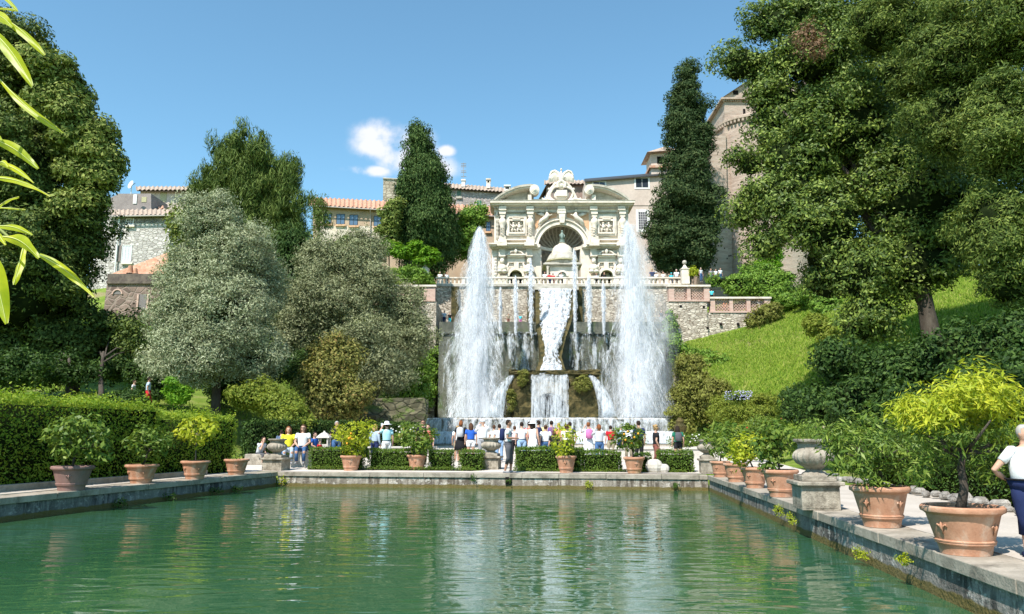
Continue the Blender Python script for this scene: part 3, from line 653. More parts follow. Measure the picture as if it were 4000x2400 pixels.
# ---- jets
def jet(name, prof, Y, label, n, seed, core, lean=0.0, size=(.05, .6), group=None, mist=1.0):
    """prof: list (y, xcentre, halfwidth px)"""
    rng = np.random.default_rng(seed); ys_ = np.array([p[0] for p in prof], float); xc = np.array([p[1] for p in prof], float); hw = np.array([p[2] for p in prof], float)
    base = W(prof[-1][1], prof[-1][0], Y); root = empty(name, base, label, 'water jet', group)
    m = mpp(1400, Y)
    def strand(cnt, sig, szr, lr, tmin=0.0, pw=1.0):
        t = rng.uniform(tmin, 1, cnt) ** pw; y = ys_[0] + (ys_[-1] - ys_[0]) * t
        r = np.interp(y, ys_, hw) * m; c = np.interp(y, ys_, xc)
        ang = rng.uniform(0, 2 * np.pi, cnt); q = np.abs(rng.normal(0, sig, cnt)); q = np.where(q > 1.15, rng.uniform(0, 1, cnt), q)
        # gather drops in ropes
        ropes = np.interp((ang * 7 + np.sin(y * .013) * 1.5) % (2 * np.pi), [0, 1, 2 * np.pi], [0, 1, 0])
        q = q * (0.75 + .35 * ropes)
        nr_ = 46; rs = rng.integers(0, nr_, cnt); ra = rng.uniform(0, 2 * np.pi, nr_)[rs]; rq = np.abs(rng.normal(0, .62, nr_))[rs]; rt = rng.uniform(0, .75, nr_)[rs]
        rp = (rng.random(cnt) < .42) & (t > rt); ang = np.where(rp, ra + rng.normal(0, .10, cnt), ang); q = np.where(rp, np.minimum(1.15, rq) + rng.normal(0, .03, cnt), q)
        q = q * (1 + .16 * np.sin(ang * 3 + y * .021) + .10 * np.sin(ang * 5 - y * .05))
        Z = np.array([W(2000, yy, Y).z for yy in (ys_[0], ys_[-1])]); z = Z[0] + (Z[1] - Z[0]) * (y - ys_[0]) / (ys_[-1] - ys_[0])
        X = (c - 2000) / F * (Y / ray(2000, 1400).y) 
        P = np.stack([X + r * q * np.cos(ang), Y + r * q * np.sin(ang), z], 1) - np.array(base)
        slope = np.gradient(np.interp(np.linspace(ys_[0], ys_[-1], 50), ys_, hw)); T = np.stack([q * np.cos(ang) * .22, q * np.sin(ang) * .22, np.full(cnt, -1.0)], 1) + rng.normal(0, .06, (cnt, 3))
        N = np.stack([rng.normal(0, .5, cnt), -np.ones(cnt) * .9, np.full(cnt, .55)], 1) + rng.normal(0, .45, (cnt, 3))
        return P, N, rng.uniform(lr[0], lr[1], cnt), rng.uniform(szr[0], szr[1], cnt), T
    A = strand(int(n * core), .26, (size[0], size[0] * 2.2), (size[1], size[1] * 2.2)); Bq = strand(int(n * (1 - core)), .62, (size[0] * .5, size[0] * 1.1), (size[1] * .3, size[1]))
    P, N, L, Wd_, T = [np.concatenate([a, b]) for a, b in zip(A, Bq)]
    leaf_mesh('spray', P, N, L, Wd_, T, M_drop, root)
    return root
def drop_mat():
    t = NT('spray_drops'); d = t.node('ShaderNodeBsdfDiffuse'); d.inputs[0].default_value = (.93, .95, .98, 1); tl = t.node('ShaderNodeBsdfTranslucent'); tl.inputs[0].default_value = (.93, .95, .98, 1)
    m = t.node('ShaderNodeMixShader'); m.inputs[0].default_value = .5; t.l.new(d.outputs[0], m.inputs[1]); t.l.new(tl.outputs[0], m.inputs[2]); return t.done(m)
M_drop = drop_mat()
def mist_mat(name, dens):
    t = NT(name); v = t.coord((1, 1, .35)); n = t.noise(v, .9, 4, .6); n2 = t.noise(t.coord((1, 1, .07)), 2.6, 3, .6)
    lw = t.node('ShaderNodeLayerWeight'); lw.inputs[0].default_value = .5
    f = t.math('MULTIPLY', t.ramp(t.math('ADD', t.math('MULTIPLY', n, .4), t.math('MULTIPLY', n2, .6)), [(.38, .02), (.62, 1)]), t.ramp(lw.outputs['Facing'], [(.05, 1), (.80, 0)]))
    a = t.math('MULTIPLY', f, dens)
    d = t.node('ShaderNodeBsdfDiffuse'); d.inputs[0].default_value = (.9, .93, .97, 1); tl = t.node('ShaderNodeBsdfTranslucent'); tl.inputs[0].default_value = (.9, .93, .97, 1)
    m1 = t.node('ShaderNodeMixShader'); m1.inputs[0].default_value = .45; t.l.new(d.outputs[0], m1.inputs[1]); t.l.new(tl.outputs[0], m1.inputs[2])
    tr = t.node('ShaderNodeBsdfTransparent'); m2 = t.node('ShaderNodeMixShader'); t.l.new(a, m2.inputs[0]); t.l.new(tr.outputs[0], m2.inputs[1]); t.l.new(m1.outputs[0], m2.inputs[2])
    return t.done(m2)
M_mist = mist_mat('drifting_spray', .92); M_mist2 = mist_mat('fine_spray', .55); M_mist3 = mist_mat('thin_spray', .36)
def shell(root, prof, Y, k, mat, rag=.1, seed=0):
    base = Vector(root.location); mb = MB(); n = 22; rings = []; m = mpp(1400, Y); rg = random.Random(seed)
    pr = []
    for i in range(len(prof) - 1):
        for s_ in (0, .25, .5, .75): a, b = prof[i], prof[i + 1]; pr.append(tuple(a[q] + (b[q] - a[q]) * s_ for q in range(3)))
    pr.append(prof[-1])
    for (y, xc, hw) in pr:
        c = W(xc, y, Y) - base; r = max(.03, hw * m * k)
        ww = [1 + .13 * math.sin(3 * 2 * math.pi * j / n + y * .02 + seed) + .09 * math.sin(5 * 2 * math.pi * j / n - y * .045 + seed) + rg.uniform(-rag, rag) * .5 for j in range(n)]
        rings.append([(c.x + r * math.cos(2 * math.pi * j / n) * ww[j], r * math.sin(2 * math.pi * j / n) * ww[j], c.z) for j in range(n)])
    mb.loft(rings, caps=False); return mb.build('mist', mat, root, smooth=True)
pL = [(902, 1869, 12), (930, 1871, 26), (1000, 1872, 42), (1100, 1868, 62), (1200, 1862, 70), (1300, 1858, 82), (1400, 1856, 92), (1500, 1854, 99), (1632, 1852, 106)]
j1 = jet('water_jet', pL, 74, 'tallest dense white water jet rising left of the central waterfall', 90000, 11, .42, size=(.014, .6), group='great jets of the fountain')
shell(j1, pL, 74, .38, M_mist, .08, 1); shell(j1, pL, 74, .72, M_mist2, .1, 2); shell(j1, pL, 74, 1.04, M_mist3, .12, 3)
pR = [(878, 2462, 10), (920, 2466, 28), (1000, 2474, 46), (1100, 2476, 60), (1200, 2474, 60), (1300, 2474, 74), (1400, 2478, 88), (1500, 2482, 98), (1632, 2486, 106)]
j2 = jet('water_jet', pR, 74, 'tall ragged water jet with drifting spray rising right of the central waterfall', 75000, 12, .36, size=(.013, .55), group='great jets of the fountain')
shell(j2, [(y, x - 12, w) for y, x, w in pR], 74, .32, M_mist, .12, 4); shell(j2, pR, 74, .72, M_mist2, .15, 5); shell(j2, [(y, x + 12, w * 1.1) for y, x, w in pR], 74, 1.08, M_mist3, .15, 6)
for i, (x, yt, w, lb) in enumerate(((1954, 1128, 11, 'small water jet closest to the tall left jet'), (2014, 1085, 13, 'slim water jet midway between the tall left jet and the waterfall'), (2074, 1015, 14, 'slim water jet just left of the central waterfall, reaching above the balustrade'),
        (2248, 980, 13, 'thin tall water jet just right of the central waterfall'), (2304, 1080, 14, 'second thin water jet to the right of the waterfall'), (2361, 1110, 12, 'small water jet closest to the ragged right jet'), (2541, 1195, 9, 'faint thin water jet near the bastion wall, right of the ragged jet'))):
    pj = [(yt, x, 2), (yt + 25, x, w * .7), (yt + 70, x, w), (1220 + i, x, w * .6), (1300, x, 4)]
    pj = [p for k, p in enumerate(pj) if k == 0 or p[0] > pj[k - 1][0]]
    jj = jet('water_jet', pj, 81.0, lb, 2600, 20 + i, .6, size=(.035, .35), group='small jets along the ledge')
    shell(jj, pj, 81, .6, M_mist, .1, i)
# spray mist drifting behind the right jet and at the feet
ms = empty('spray_cloud', W(2520, 1600, 76), 'faint drifting spray hanging behind the ragged jet in front of the wall', 'spray'); ms['kind'] = 'stuff'
shell(ms, [(1150, 2530, 60), (1250, 2535, 85), (1400, 2540, 100), (1632, 2545, 100)], 77, 1.0, M_mist3, .15, 8); shell(ms, [(1150, 2500, 70), (1300, 2510, 90), (1500, 2520, 100), (1632, 2530, 105)], 76, 1.0, M_mist3, .15, 9)
# railing on the middle walk
rl = empty('railing', W(2590, 1262, 84.2), 'grey metal railing on the ledge beside the sunlit bastion', 'railing')
def rail(mb):
    for i in range(14): p = W(2550 + i * 4.4, 1266, 84.2); q = W(2550 + i * 4.4, 1240, 84.2); mb.tube([p, q], .02, 5)
    for y in (1240, 1252): mb.tube([W(2548, y, 84.2), W(2610, y, 84.2)], .03, 5)
at(rl, rail, 'bars', plain('grey_metal', (.3, .3, .3), .5))
# ================================================================ the baroque water organ
def O(zx, zy, Y): return W(1850 + zx / 2.91, 640 + zy / 2.91, Y)
OY = 96.0
org = empty('organ_fountain_facade', (O(995, 1390, OY).x, OY, TZ), 'ornate white baroque fountain facade with arched shell niche, broken pediment and eagle crest', 'monument')
OM = lambda zy, Y=OY: mpp(640 + zy / 2.91, Y) / 2.91
def ob(mb, x0, x1, y0, y1, out=0.0, dep=1.0, **k):     # box in facade units, 'out' metres proud of the wall plane
    Y = OY - out; a, b = O(x0, y1, OY), O(x1, y0, OY); return mb.box(a.x if 1 else 0, b.x, Y, Y + dep, a.z, b.z, **k)
def opart(name, fn, mat=None, **k): return at(org, fn, name, mat or M_trav, **k)
cxo = O(995, 960, OY).x; mz = OM(900); zsp = O(0, 955, OY).z; Rn = 262 * mz; Ro = 325 * mz
def mirror(fn):
    def g(mb):
        fn(mb, lambda x: x); fn(mb, lambda x: 1990 - x)
    return g
def opart2(name, fn, mat=None, **k):
    for f in (lambda x: x, lambda x: 1990 - x): opart(name, lambda mb: fn(mb, f), mat, **k)
def mbx(mb, f, x0, x1, y0, y1, out, dep=1.0, **k):
    a, b = sorted((f(x0), f(x1))); ob(mb, a, b, y0, y1, out, dep, **k)
# walls either side of the niche and above it
def upper(mb):
    ob(mb, 235, 733, 530, 960, 0, 3.5); ob(mb, 1257, 1755, 530, 960, 0, 3.5)
    n = 16; zt_ = O(0, 530, OY).z
    for i in range(n):
        a0, a1 = math.pi * i / n, math.pi * (i + 1) / n
        p, q = (cxo + Rn * math.cos(a0), zsp + Rn * math.sin(a0)), (cxo + Rn * math.cos(a1), zsp + Rn * math.sin(a1))
        if i < n // 2: poly = [p, (p[0], zt_), (q[0], zt_), q]
        else: poly = [p, (p[0], zt_), (q[0], zt_), q]
        mb.prism(poly, OY, OY + 3.5)
opart('upper_wall', upper)
def lower(mb, f):
    if 1:
        mbx(mb, f, 205, 410, 960, 1400, 0, 3.5); mbx(mb, f, 550, 770, 960, 1400, 0, 3.5); mbx(mb, f, 410, 550, 960, 1215, 0, 3.5)
opart2('lower_wall', lower)
M_shade = rough_mat('grey_mosaic', (.20, .17, .15), (.36, .32, .28), 2.5, .9, .5, .03)
# shell niche: half dome with ribs over a half cylinder
def niche(mb):
    n = 24; rings = []
    dep = Rn * .95
    for k in range(9):
        t = (math.pi / 2) * k / 8.0
        rings.append([(cxo + Rn * math.cos(a) * math.cos(t), OY + .5 + dep * math.sin(t) , zsp + Rn * math.sin(a) * math.cos(t)) for a in [math.pi * j / n for j in range(n + 1)]])
    mb.loft(rings, caps=False, closed=False)
    z0 = O(0, 1400, OY).z
    rg = [[(cxo + Rn * math.cos(a), OY + .5 + dep * math.sin(a), z) for a in [math.pi * j / n for j in range(n + 1)]] for z in (z0, zsp)]
    mb.loft(rg, caps=False, closed=False)
opart('niche', niche, rough_mat('niche_mosaic', (.20, .16, .13), (.44, .37, .31), 3.0, .9, .6, .05, c3=(.10, .09, .09)), smooth=True)
def ribs(mb):
    dep = Rn * .95
    for j in range(1, 16):
        a = math.pi * j / 16; pts = []
        for k in range(0, 8):
            t = (math.pi / 2) * k / 8; pts.append((cxo + (Rn - .08) * math.cos(a) * math.cos(t), OY + .5 + dep * math.sin(t), zsp + (Rn - .08) * math.sin(a) * math.cos(t)))
        mb.tube(pts, .10, 5)
opart('niche_rib', ribs, rough_mat('rib_stone', (.40, .33, .28), (.56, .48, .42), 2, .9, .3))
opart('archivolt', lambda mb: (mb.arch(cxo, zsp, Rn - .02, Rn + .28, OY - .42, OY + .6, n=24), mb.arch(cxo, zsp, Rn + .28, Ro - .15, OY - .3, OY, n=24), mb.arch(cxo, zsp, Ro - .15, Ro, OY - .55, OY, n=24)))
opart('keystone', lambda mb: (ob(mb, 948, 1042, 530, 585, .85), mb.prism([(O(958, 0, OY).x, O(0, 585, OY).z), (O(1032, 0, OY).x, O(0, 585, OY).z), (O(1020, 0, OY).x, O(0, 690, OY).z), (O(970, 0, OY).x, O(0, 690, OY).z)], OY - .8, OY)))
# orange spandrels, recessed look via separate thin plaster fields
def spand(mb, f):
    P_ = [(692, 568), (938, 568), (938, 610), (860, 628), (790, 665), (730, 715), (692, 760)]
    mb.prism([(O(f(x), 0, OY).x, O(0, y, OY).z) for x, y in P_], OY - .06, OY + .2)
opart2('spandrel', spand, M_orange)
# angels in the spandrels
def angel(mb, f):
    s_ = 1 if f(0) == 0 else -1
    P_ = lambda x, y, o: (O(f(x), y, OY).x, OY - o, O(f(x), y, OY).z)
    mb.ell(P_(830, 548, .5), (.18, .18, .22), 8, 6); mb.tube([P_(830, 565, .5), P_(840, 600, .55), P_(820, 630, .5), P_(770, 660, .45), P_(735, 705, .35)], [.14, .30, .32, .28, .10], 8)
    mb.tube([P_(838, 580, .5), P_(865, 605, .6), P_(890, 590, .6)], [.11, .09, .07], 6); mb.tube([P_(800, 640, .5), P_(765, 690, .4), P_(735, 720, .35)], [.2, .13, .08], 6)
    mb.prism([(O(f(x), 0, OY).x, O(0, y, OY).z) for x, y in ((822, 590), (770, 565), (712, 578), (760, 600), (812, 622))], OY - .35, OY - .2)
def stat(mb):
    angel(mb, lambda x: x); angel(mb, lambda x: 1990 - x)
opart('winged_figure', lambda mb: angel(mb, lambda x: x), smooth=True); opart('winged_figure', lambda mb: angel(mb, lambda x: 1990 - x), smooth=True)
# great cornice
def corn(mb):
    ob(mb, 190, 1815, 455, 478, 1.35, 5.0); ob(mb, 205, 1800, 478, 494, 1.05, 4.5); ob(mb, 222, 1775, 494, 502, .75, 4.2)
    ob(mb, 235, 1755, 502, 560, .25, 3.8)
opart('cornice', corn)
opart('cornice_top', lambda mb: ob(mb, 186, 1819, 449, 455, 1.4, 5.1), M_travd)
def dent(mb):
    x = 232
    while x < 1755: ob(mb, x, x + 8, 503, 524, .62, .5); x += 17
opart('dentils', dent)
def ress(mb):
    for x in (330, 640, 995, 1357, 1672): ob(mb, x - 42, x + 42, 503, 548, .9, 1.0)
[opart('cornice_block', lambda mb: ob(mb, x - 42, x + 42, 503, 548, .9, 1.0)) for x in (330, 640, 995, 1357, 1672)]
[opart('frieze_panel', lambda mb: ob(mb, a, b, 550, 562, .30, .2), M_travd) for a, b in ((385, 595), (700, 930), (1060, 1290), (1400, 1620))]
# herms: capital, block, twisted shaft, base
herm = None
def hermf(mb):
    mb.box(-.42, .42, -.75, 0, 4.0, 4.6); mb.box(-.33, .33, -.65, 0, 3.55, 4.0); mb.ell((0, -.55, 3.35), (.28, .28, .3), 8, 6)
    mb.lathe([(.28, 0), (.36, .1), (.25, .5), (.33, .8), (.26, 1.1), (.36, 1.4), (.30, 1.7), (.44, 2.1), (.50, 2.6), (.36, 2.95), (.18, 3.15)], (0, -.5, .25), 10)
    mb.box(-.45, .45, -.9, 0, -.25, .25); mb.box(-.55, .55, -.95, 0, -.7, -.25)
zb = O(0, 862, OY).z; sc_h = (O(0, 548, OY).z - zb) / 4.6
for x in (330, 640, 1357, 1672):
    if herm is None: mb = MB(); hermf(mb); mb.v = [(a * 1.0, b, c * sc_h) for a, b, c in mb.v]; herm = o = mb.build('herm', M_trav, org, smooth='auto')
    else: o = herm.copy(); link(o, org)
    o.location = Vector((O(x, 0, OY).x, OY, zb)) - Vector(org.location)
# spiral grooves and shoulders in shade colour for relief
def swirl(mb):
    for x in (330, 640, 1357, 1672):
        for k in range(4): p = O(x, 838 - 28 * k, OY); mb.tube([(p.x - .34, OY - .82, p.z + .1), (p.x, OY - .98, p.z), (p.x + .34, OY - .82, p.z - .12)], .055, 5)
opart('herm_groove_shade', swirl, M_travd)  # groove shade laid on as darker tubes
# relief panels with frames
def frame(mb, f):
    for (x0, x1, y0, y1) in ((372, 602, 590, 622), (372, 602, 800, 826), (372, 404, 622, 800), (572, 602, 622, 800)): mbx(mb, f, x0, x1, y0, y1, .35, .4)
    for (x0, x1, y0, y1) in ((392, 582, 640, 662), (392, 582, 790, 806), (392, 408, 662, 790), (566, 582, 662, 790)): mbx(mb, f, x0, x1, y0, y1, .5, .4)
    mbx(mb, f, 440, 530, 634, 648, .6, .3); mbx(mb, f, 300, 665, 866, 880, .55, .6); mbx(mb, f, 300, 360, 880, 925, .5, .6); mbx(mb, f, 605, 665, 880, 925, .5, .6)
    mbx(mb, f, 235, 292, 590, 900, .2, .3); mbx(mb, f, 255, 275, 560, 600, .4, .3)
opart2('relief_frame', frame)
def panels(mb, f):
    mbx(mb, f, 448, 518, 592, 612, .38, .3); mbx(mb, f, 445, 522, 832, 860, .12, .3)
opart2('inlay_panel', panels), rough_mat('brown_inlay', (.30, .16, .09), (.42, .26, .16), 2)
rg = random.Random(9)
def reliefs(x0, x1):
    def fn(mb):
        for fx in (x0 + 45, x1 - 50):
            P_ = lambda dx, y, o=.35: (O(fx + dx, y, OY).x, OY - o, O(fx, y, OY).z)
            mb.ell(P_(0, 688), (.14, .14, .16), 8, 6); mb.tube([P_(0, 700), P_(4, 725), P_(-4, 745)], [.12, .24, .2], 7)
            mb.tube([P_(-4, 745), P_(-18, 765), P_(-10, 788)], [.15, .11, .07], 6); mb.tube([P_(-2, 745), P_(20, 762), P_(26, 788)], [.15, .11, .07], 6)
            mb.tube([P_(0, 708), P_(-26, 715), P_(-34, 695)], [.09, .07, .05], 6); mb.tube([P_(0, 708), P_(24, 722), P_(38, 708)], [.09, .07, .05], 6)
        for _ in range(22): x, y = rg.uniform(x0 + 8, x1 - 8), rg.uniform(672, 785); p = O(x, y, OY); mb.ell((p.x, OY - .12, p.z), (rg.uniform(.08, .2), .14, rg.uniform(.06, .16)), 6, 5)
    return fn
opart('relief', reliefs(408, 566), smooth=True); opart('relief', reliefs(1424, 1582), smooth=True)
def loz(mb, f):
    for k in range(5): p = O(f(272), 665 + k * 45, OY); mb.ell((p.x, OY - .28, p.z), (.22, .14, .34), 6, 6)
opart2('pendant', loz, M_travd)
# string course
def string(mb):
    for f in (lambda x: x, lambda x: 1990 - x):
        mbx(mb, f, 175, 715, 925, 942, 1.25, 1.8); mbx(mb, f, 190, 720, 942, 960, .95, 1.5); mbx(mb, f, 205, 745, 960, 975, .5, 1.2)
        for x in (325, 630): mbx(mb, f, x - 55, x + 55, 922, 962, 1.5, 1.8)
        # the course curves into the niche
        c_, n = cxo, 10
        for i in range(n):
            a0, a1 = math.pi / 2 * i / n * .8, math.pi / 2 * (i + 1) / n * .8; sg = -1 if f(0) == 0 else 1
            ps = [(c_ + sg * (Rn + e) * math.cos(a), OY - .6 + (Rn * .9) * math.sin(a) * .9) for a, e in ((a0, .45), (a1, .45), (a1, -.25), (a0, -.25))]
            if sg < 0: ps = ps[::-1]
            mb.prismz(ps, O(0, 962, OY).z, O(0, 928, OY).z)
opart('string_course', string)
# lower storey bays
def bay(mb, f):
    for x in (325, 630):
        mbx(mb, f, x - 35, x + 35, 975, 1020, .35, .5); mbx(mb, f, x - 38, x + 38, 1020, 1068, .8, 1.0); mbx(mb, f, x - 24, x + 24, 1068, 1102, .55, .8)
        mbx(mb, f, x - 60, x + 60, 1290, 1400, .9, 1.2)
    mbx(mb, f, 372, 592, 1040, 1056, .8, .9); mbx(mb, f, 384, 580, 1056, 1076, .55, .8); mbx(mb, f, 384, 580, 1080, 1130, .3, .5)
    mbx(mb, f, 460, 512, 1130, 1205, .5, .6)
    for k in range(7): mbx(mb, f, 232, 262, 1040 + k * 34, 1062 + k * 34, .3, .4)
    mbx(mb, f, 275, 366, 1335, 1400, 1.0, 1.2)
opart2('lower_ornament', bay)
def bay2(mb, f):
    for x in (325, 630):
        p = O(f(x), 1122, OY); mb.ell((p.x, OY - .6, p.z), (.30, .32, .38), 10, 8); q = O(f(x), 1200, OY)
        mb.ell((q.x, OY - .55, q.z), (.62, .5, .55), 12, 8); mb.ell((q.x + .3, OY - .7, q.z - .45), (.35, .4, .28), 8, 6); mb.ell((q.x - .3, OY - .7, q.z - .45), (.35, .4, .28), 8, 6)
    s_ = O(f(480), 1290, OY); r = 72 * mz; mb.arch(s_.x, s_.z, r, r + .28, OY - .55, OY + .1, n=14); mb.arch(s_.x, s_.z + .0, r + .28, r + .42, OY - .3, OY + .1, n=14)
    for sg in (-1, 1): mb.arch(s_.x + sg * .0, O(0, 1085, OY).z - .2, 1.10, 1.26, OY - .75, OY + .1, 90 + sg * 12, 90 + sg * 62, 8)
    mb.ell((s_.x, OY - .7, O(0, 1012, OY).z), (.22, .25, .36), 8, 7); mb.ell((s_.x - .42, OY - .5, O(0, 1010, OY).z), (.22, .2, .2), 8, 6); mb.ell((s_.x + .42, OY - .5, O(0, 1010, OY).z), (.22, .2, .2), 8, 6)
    for sg in (-1, 1): mb.tube([(s_.x + sg * .9, OY - .4, O(0, 1140, OY).z), (s_.x + sg * 1.15, OY - .5, O(0, 1190, OY).z), (s_.x + sg * .95, OY - .5, O(0, 1240, OY).z)], [.1, .16, .1], 6)
opart2('mask_and_scroll', bay2, smooth='auto')
def dn(mb, f):
    for sg in (-1, 1): a, b = sorted((f(480 + sg * 34), f(480 + sg * 80))); ob(mb, a, b, 1136, 1180, .03, .2)
    for x in (325, 630): mbx(mb, f, x - 26, x + 26, 982, 1016, .38, .3)
opart2('flat_panel', dn), rough_mat('grey_panel', (.28, .24, .22), (.40, .35, .32), 2)  # small flat panels in the same stone as the wall
[opart('door_recess', lambda mb: ob(mb, a, a + 140, 1215, 1400, -1.6, .2), M_dark) for a in (410, 1440)]
def rock2(mb):
    rg = random.Random(3)
    for a in (480, 1510):
        for _ in range(8): p = O(a + rg.uniform(-45, 45), rg.uniform(1240, 1290), OY); mb.ell((p.x, OY + .8, p.z), (.3, .3, .25), 7, 5)
opart('niche_sculpture', rock2, M_travd, smooth=True)
# broken segmental pediment
def ped(mb, f, o0=1.3, k0=0, k1=1):
    arc = [(236, 448), (285, 408), (340, 372), (400, 340), (460, 315), (520, 298), (580, 288), (640, 284), (690, 290)]
    for i in range(len(arc) - 1):
        (xa, ya), (xb, yb) = arc[i], arc[i + 1]
        P_ = lambda x, y: (O(f(x), y, OY).x, O(f(x), y, OY).z)
        q = [P_(xa, ya + k0), P_(xb, yb + k0), P_(xb, yb + k1), P_(xa, ya + k1)]
        if f(0) != 0: q = q[::-1]
        mb.prism(q, OY - o0, OY + 3)
opart2('pediment', lambda mb, f: ped(mb, f, 1.35, -16, 8), M_travd)
opart2('pediment_moulding', lambda mb, f: (ped(mb, f, 1.15, 8, 24), ped(mb, f, .75, 24, 34)))
def tymp(mb, f):
    P_ = [(300, 452), (400, 372), (500, 330), (580, 318), (655, 318), (655, 452)]
    q = [(O(f(x), 0, OY).x, O(0, y, OY).z) for x, y in P_]; mb.prism(q if f(0) == 0 else q[::-1], OY - .05, OY + 3)
opart2('tympanum', tymp, M_travd)
opart2('pediment_block', lambda mb, f: (mbx(mb, f, 615, 655, 385, 455, 1.2), mbx(mb, f, 655, 860, 418, 452, .6, 2)))
def scr(mb, f):
    p = O(f(688), 335, OY); 
    for k, r in enumerate((.62, .46, .30, .16)):
        rings = [[(p.x + r * math.cos(2 * math.pi * j / 20), OY - 1.55 - .09 * k + y, p.z + r * 1.05 * math.sin(2 * math.pi * j / 20)) for j in range(20)] for y in (0, 1.2 if k == 0 else .12)]
        mb.loft(rings)
opart2('scroll', scr)
# crest: shield, garlands, eagle
def crest(mb):
    P_ = lambda x, y, o=.4: (O(x, y, OY).x, OY - o, O(x, y, OY).z)
    mb.ell(P_(995, 365, .1), (1.02, .45, .82), 16, 10)
    n = 20; mb.tube([P_(995 + 132 * math.cos(a) * (1 + .06 * math.sin(4 * a)), 362 - 96 * math.sin(a), .5) for a in [2 * math.pi * j / n for j in range(n + 1)]], .17, 6)
    mb.box(P_(935, 0)[0], P_(1055, 0)[0], OY - .7, OY - .2, P_(0, 385)[2], P_(0, 318)[2])
    for sg in (-1, 1):
        mb.tube([P_(995 + sg * 20, 448), P_(995 + sg * 90, 442), P_(995 + sg * 150, 415), P_(995 + sg * 205, 425), P_(995 + sg * 222, 405)], [.2, .26, .28, .22, .16], 8)
        mb.tube([P_(995 + sg * 60, 235), P_(995 + sg * 110, 285), P_(995 + sg * 145, 350), P_(995 + sg * 165, 415)], [.22, .16, .16, .25], 8)
        mb.ell(P_(995 + sg * 140, 300), .17, 8, 6)
    mb.tube([P_(960, 290, .6), P_(955, 240, .6), P_(995, 215, .6), P_(1035, 240, .6), P_(1030, 290, .6)], [.22, .28, .3, .28, .22], 8); mb.ell(P_(995, 262, .4), (.55, .4, .5), 10, 8)
    mb.ell(P_(1000, 460, .9), (.28, .25, .22), 8, 6)
opart('crest', crest, smooth='auto')
def eagle(mb):
    P_ = lambda x, y, o=.5: (O(x, y, OY).x, OY - o, O(x, y, OY).z)
    mb.tube([P_(995, 225), P_(996, 190), P_(995, 160), P_(993, 125), P_(994, 100)], [.26, .40, .34, .17, .12], 10); mb.ell(P_(993, 82), (.13, .17, .17), 8, 6); mb.tube([P_(993, 82, .6), P_(993, 90, .85)], [.06, .02], 5)
    for sg in (-1, 1):
        base = [(8, 170), (40, 120), (75, 98), (110, 108), (132, 150)]
        mb.tube([P_(995 + sg * x, y) for x, y in base], [.22, .2, .17, .15, .1], 7)
        for i in range(8):
            t = i / 7; x0 = 20 + 100 * t; y0 = 140 - 35 * math.sin(math.pi * min(1, t * 1.1)); x1 = 24 + 112 * t; y1 = 208 + 16 * t
            mb.tube([P_(995 + sg * x0, y0, .4), P_(995 + sg * (x0 + x1) / 2, (y0 + y1) / 2, .5), P_(995 + sg * x1, y1, .35)], [.17, .19, .07], 6)
opart('eagle', eagle, smooth='auto')
# domed kiosk in front of the niche
kio = empty('domed_kiosk', (O(995, 1390, 93).x, 93.6, TZ), 'white domed stone kiosk topped by a small statue, standing before the shell niche', 'kiosk')
def kp(name, fn, mat=None, **k): return at(kio, fn, name, mat or M_trav, **k)
KY = 93.6
def kz(y): return O(995, y, KY - 1.6).z
def kb(mb, x0, x1, y0, y1, out, dep): a, b = O(x0, 0, KY - 1.6).x, O(x1, 0, KY - 1.6).x; mb.box(a, b, KY - out, KY - out + dep, kz(y1), kz(y0))
kx = O(997, 0, KY).x; km = OM(1000, KY)
kp('dome', lambda mb: mb.lathe([(120 * km, kz(982)), (118 * km, kz(960)), (106 * km, kz(930)), (84 * km, kz(905)), (52 * km, kz(888)), (40 * km, kz(880)), (44 * km, kz(870)), (20 * km, kz(862))], (kx, KY, 0), 24), smooth='auto')
kp('drum', lambda mb: mb.lathe([(165 * km, kz(1122)), (172 * km, kz(1100)), (180 * km, kz(1085)), (184 * km, kz(1076)), (150 * km, kz(1010)), (132 * km, kz(990)), (120 * km, kz(982))], (kx, KY, 0), 24), M_travd, smooth='auto')
kp('garland', lambda mb: mb.lathe([(182 * km, kz(1098)), (190 * km, kz(1090)), (182 * km, kz(1080))], (kx, KY, 0), 24), rough_mat('lichen_stone', (.30, .28, .14), (.46, .42, .26), 3))
kp('cornice', lambda mb: (kb(mb, 780, 1215, 1135, 1150, 1.9, 3.6), kb(mb, 800, 1195, 1122, 1135, 1.7, 3.2), kb(mb, 815, 1180, 1150, 1164, 1.6, 3)), M_travd)
kp('body', lambda mb: (kb(mb, 860, 945, 1164, 1400, 1.4, 2.6), kb(mb, 1045, 1130, 1164, 1400, 1.4, 2.6), kb(mb, 945, 1045, 1164, 1225, 1.4, 2.6), kb(mb, 945, 1045, 1225, 1400, .6, .3)))
kp('column', lambda mb: [mb.lathe([(.22, kz(1400)), (.16, kz(1380)), (.15, kz(1190)), (.24, kz(1166))], (O(x, 0, KY - 1.6).x, KY - 1.6, 0), 10) for x in (835, 1158)], smooth='auto')
kp('arch', lambda mb: mb.arch(O(995, 0, KY - 1.6).x, kz(1275), 46 * km, 66 * km, KY - 1.55, KY - 1.3, n=12))
kp('niche', lambda mb: (kb(mb, 950, 1040, 1232, 1400, 1.45, .1),), rough_mat('green_niche', (.12, .15, .12), (.22, .25, .2), 2))
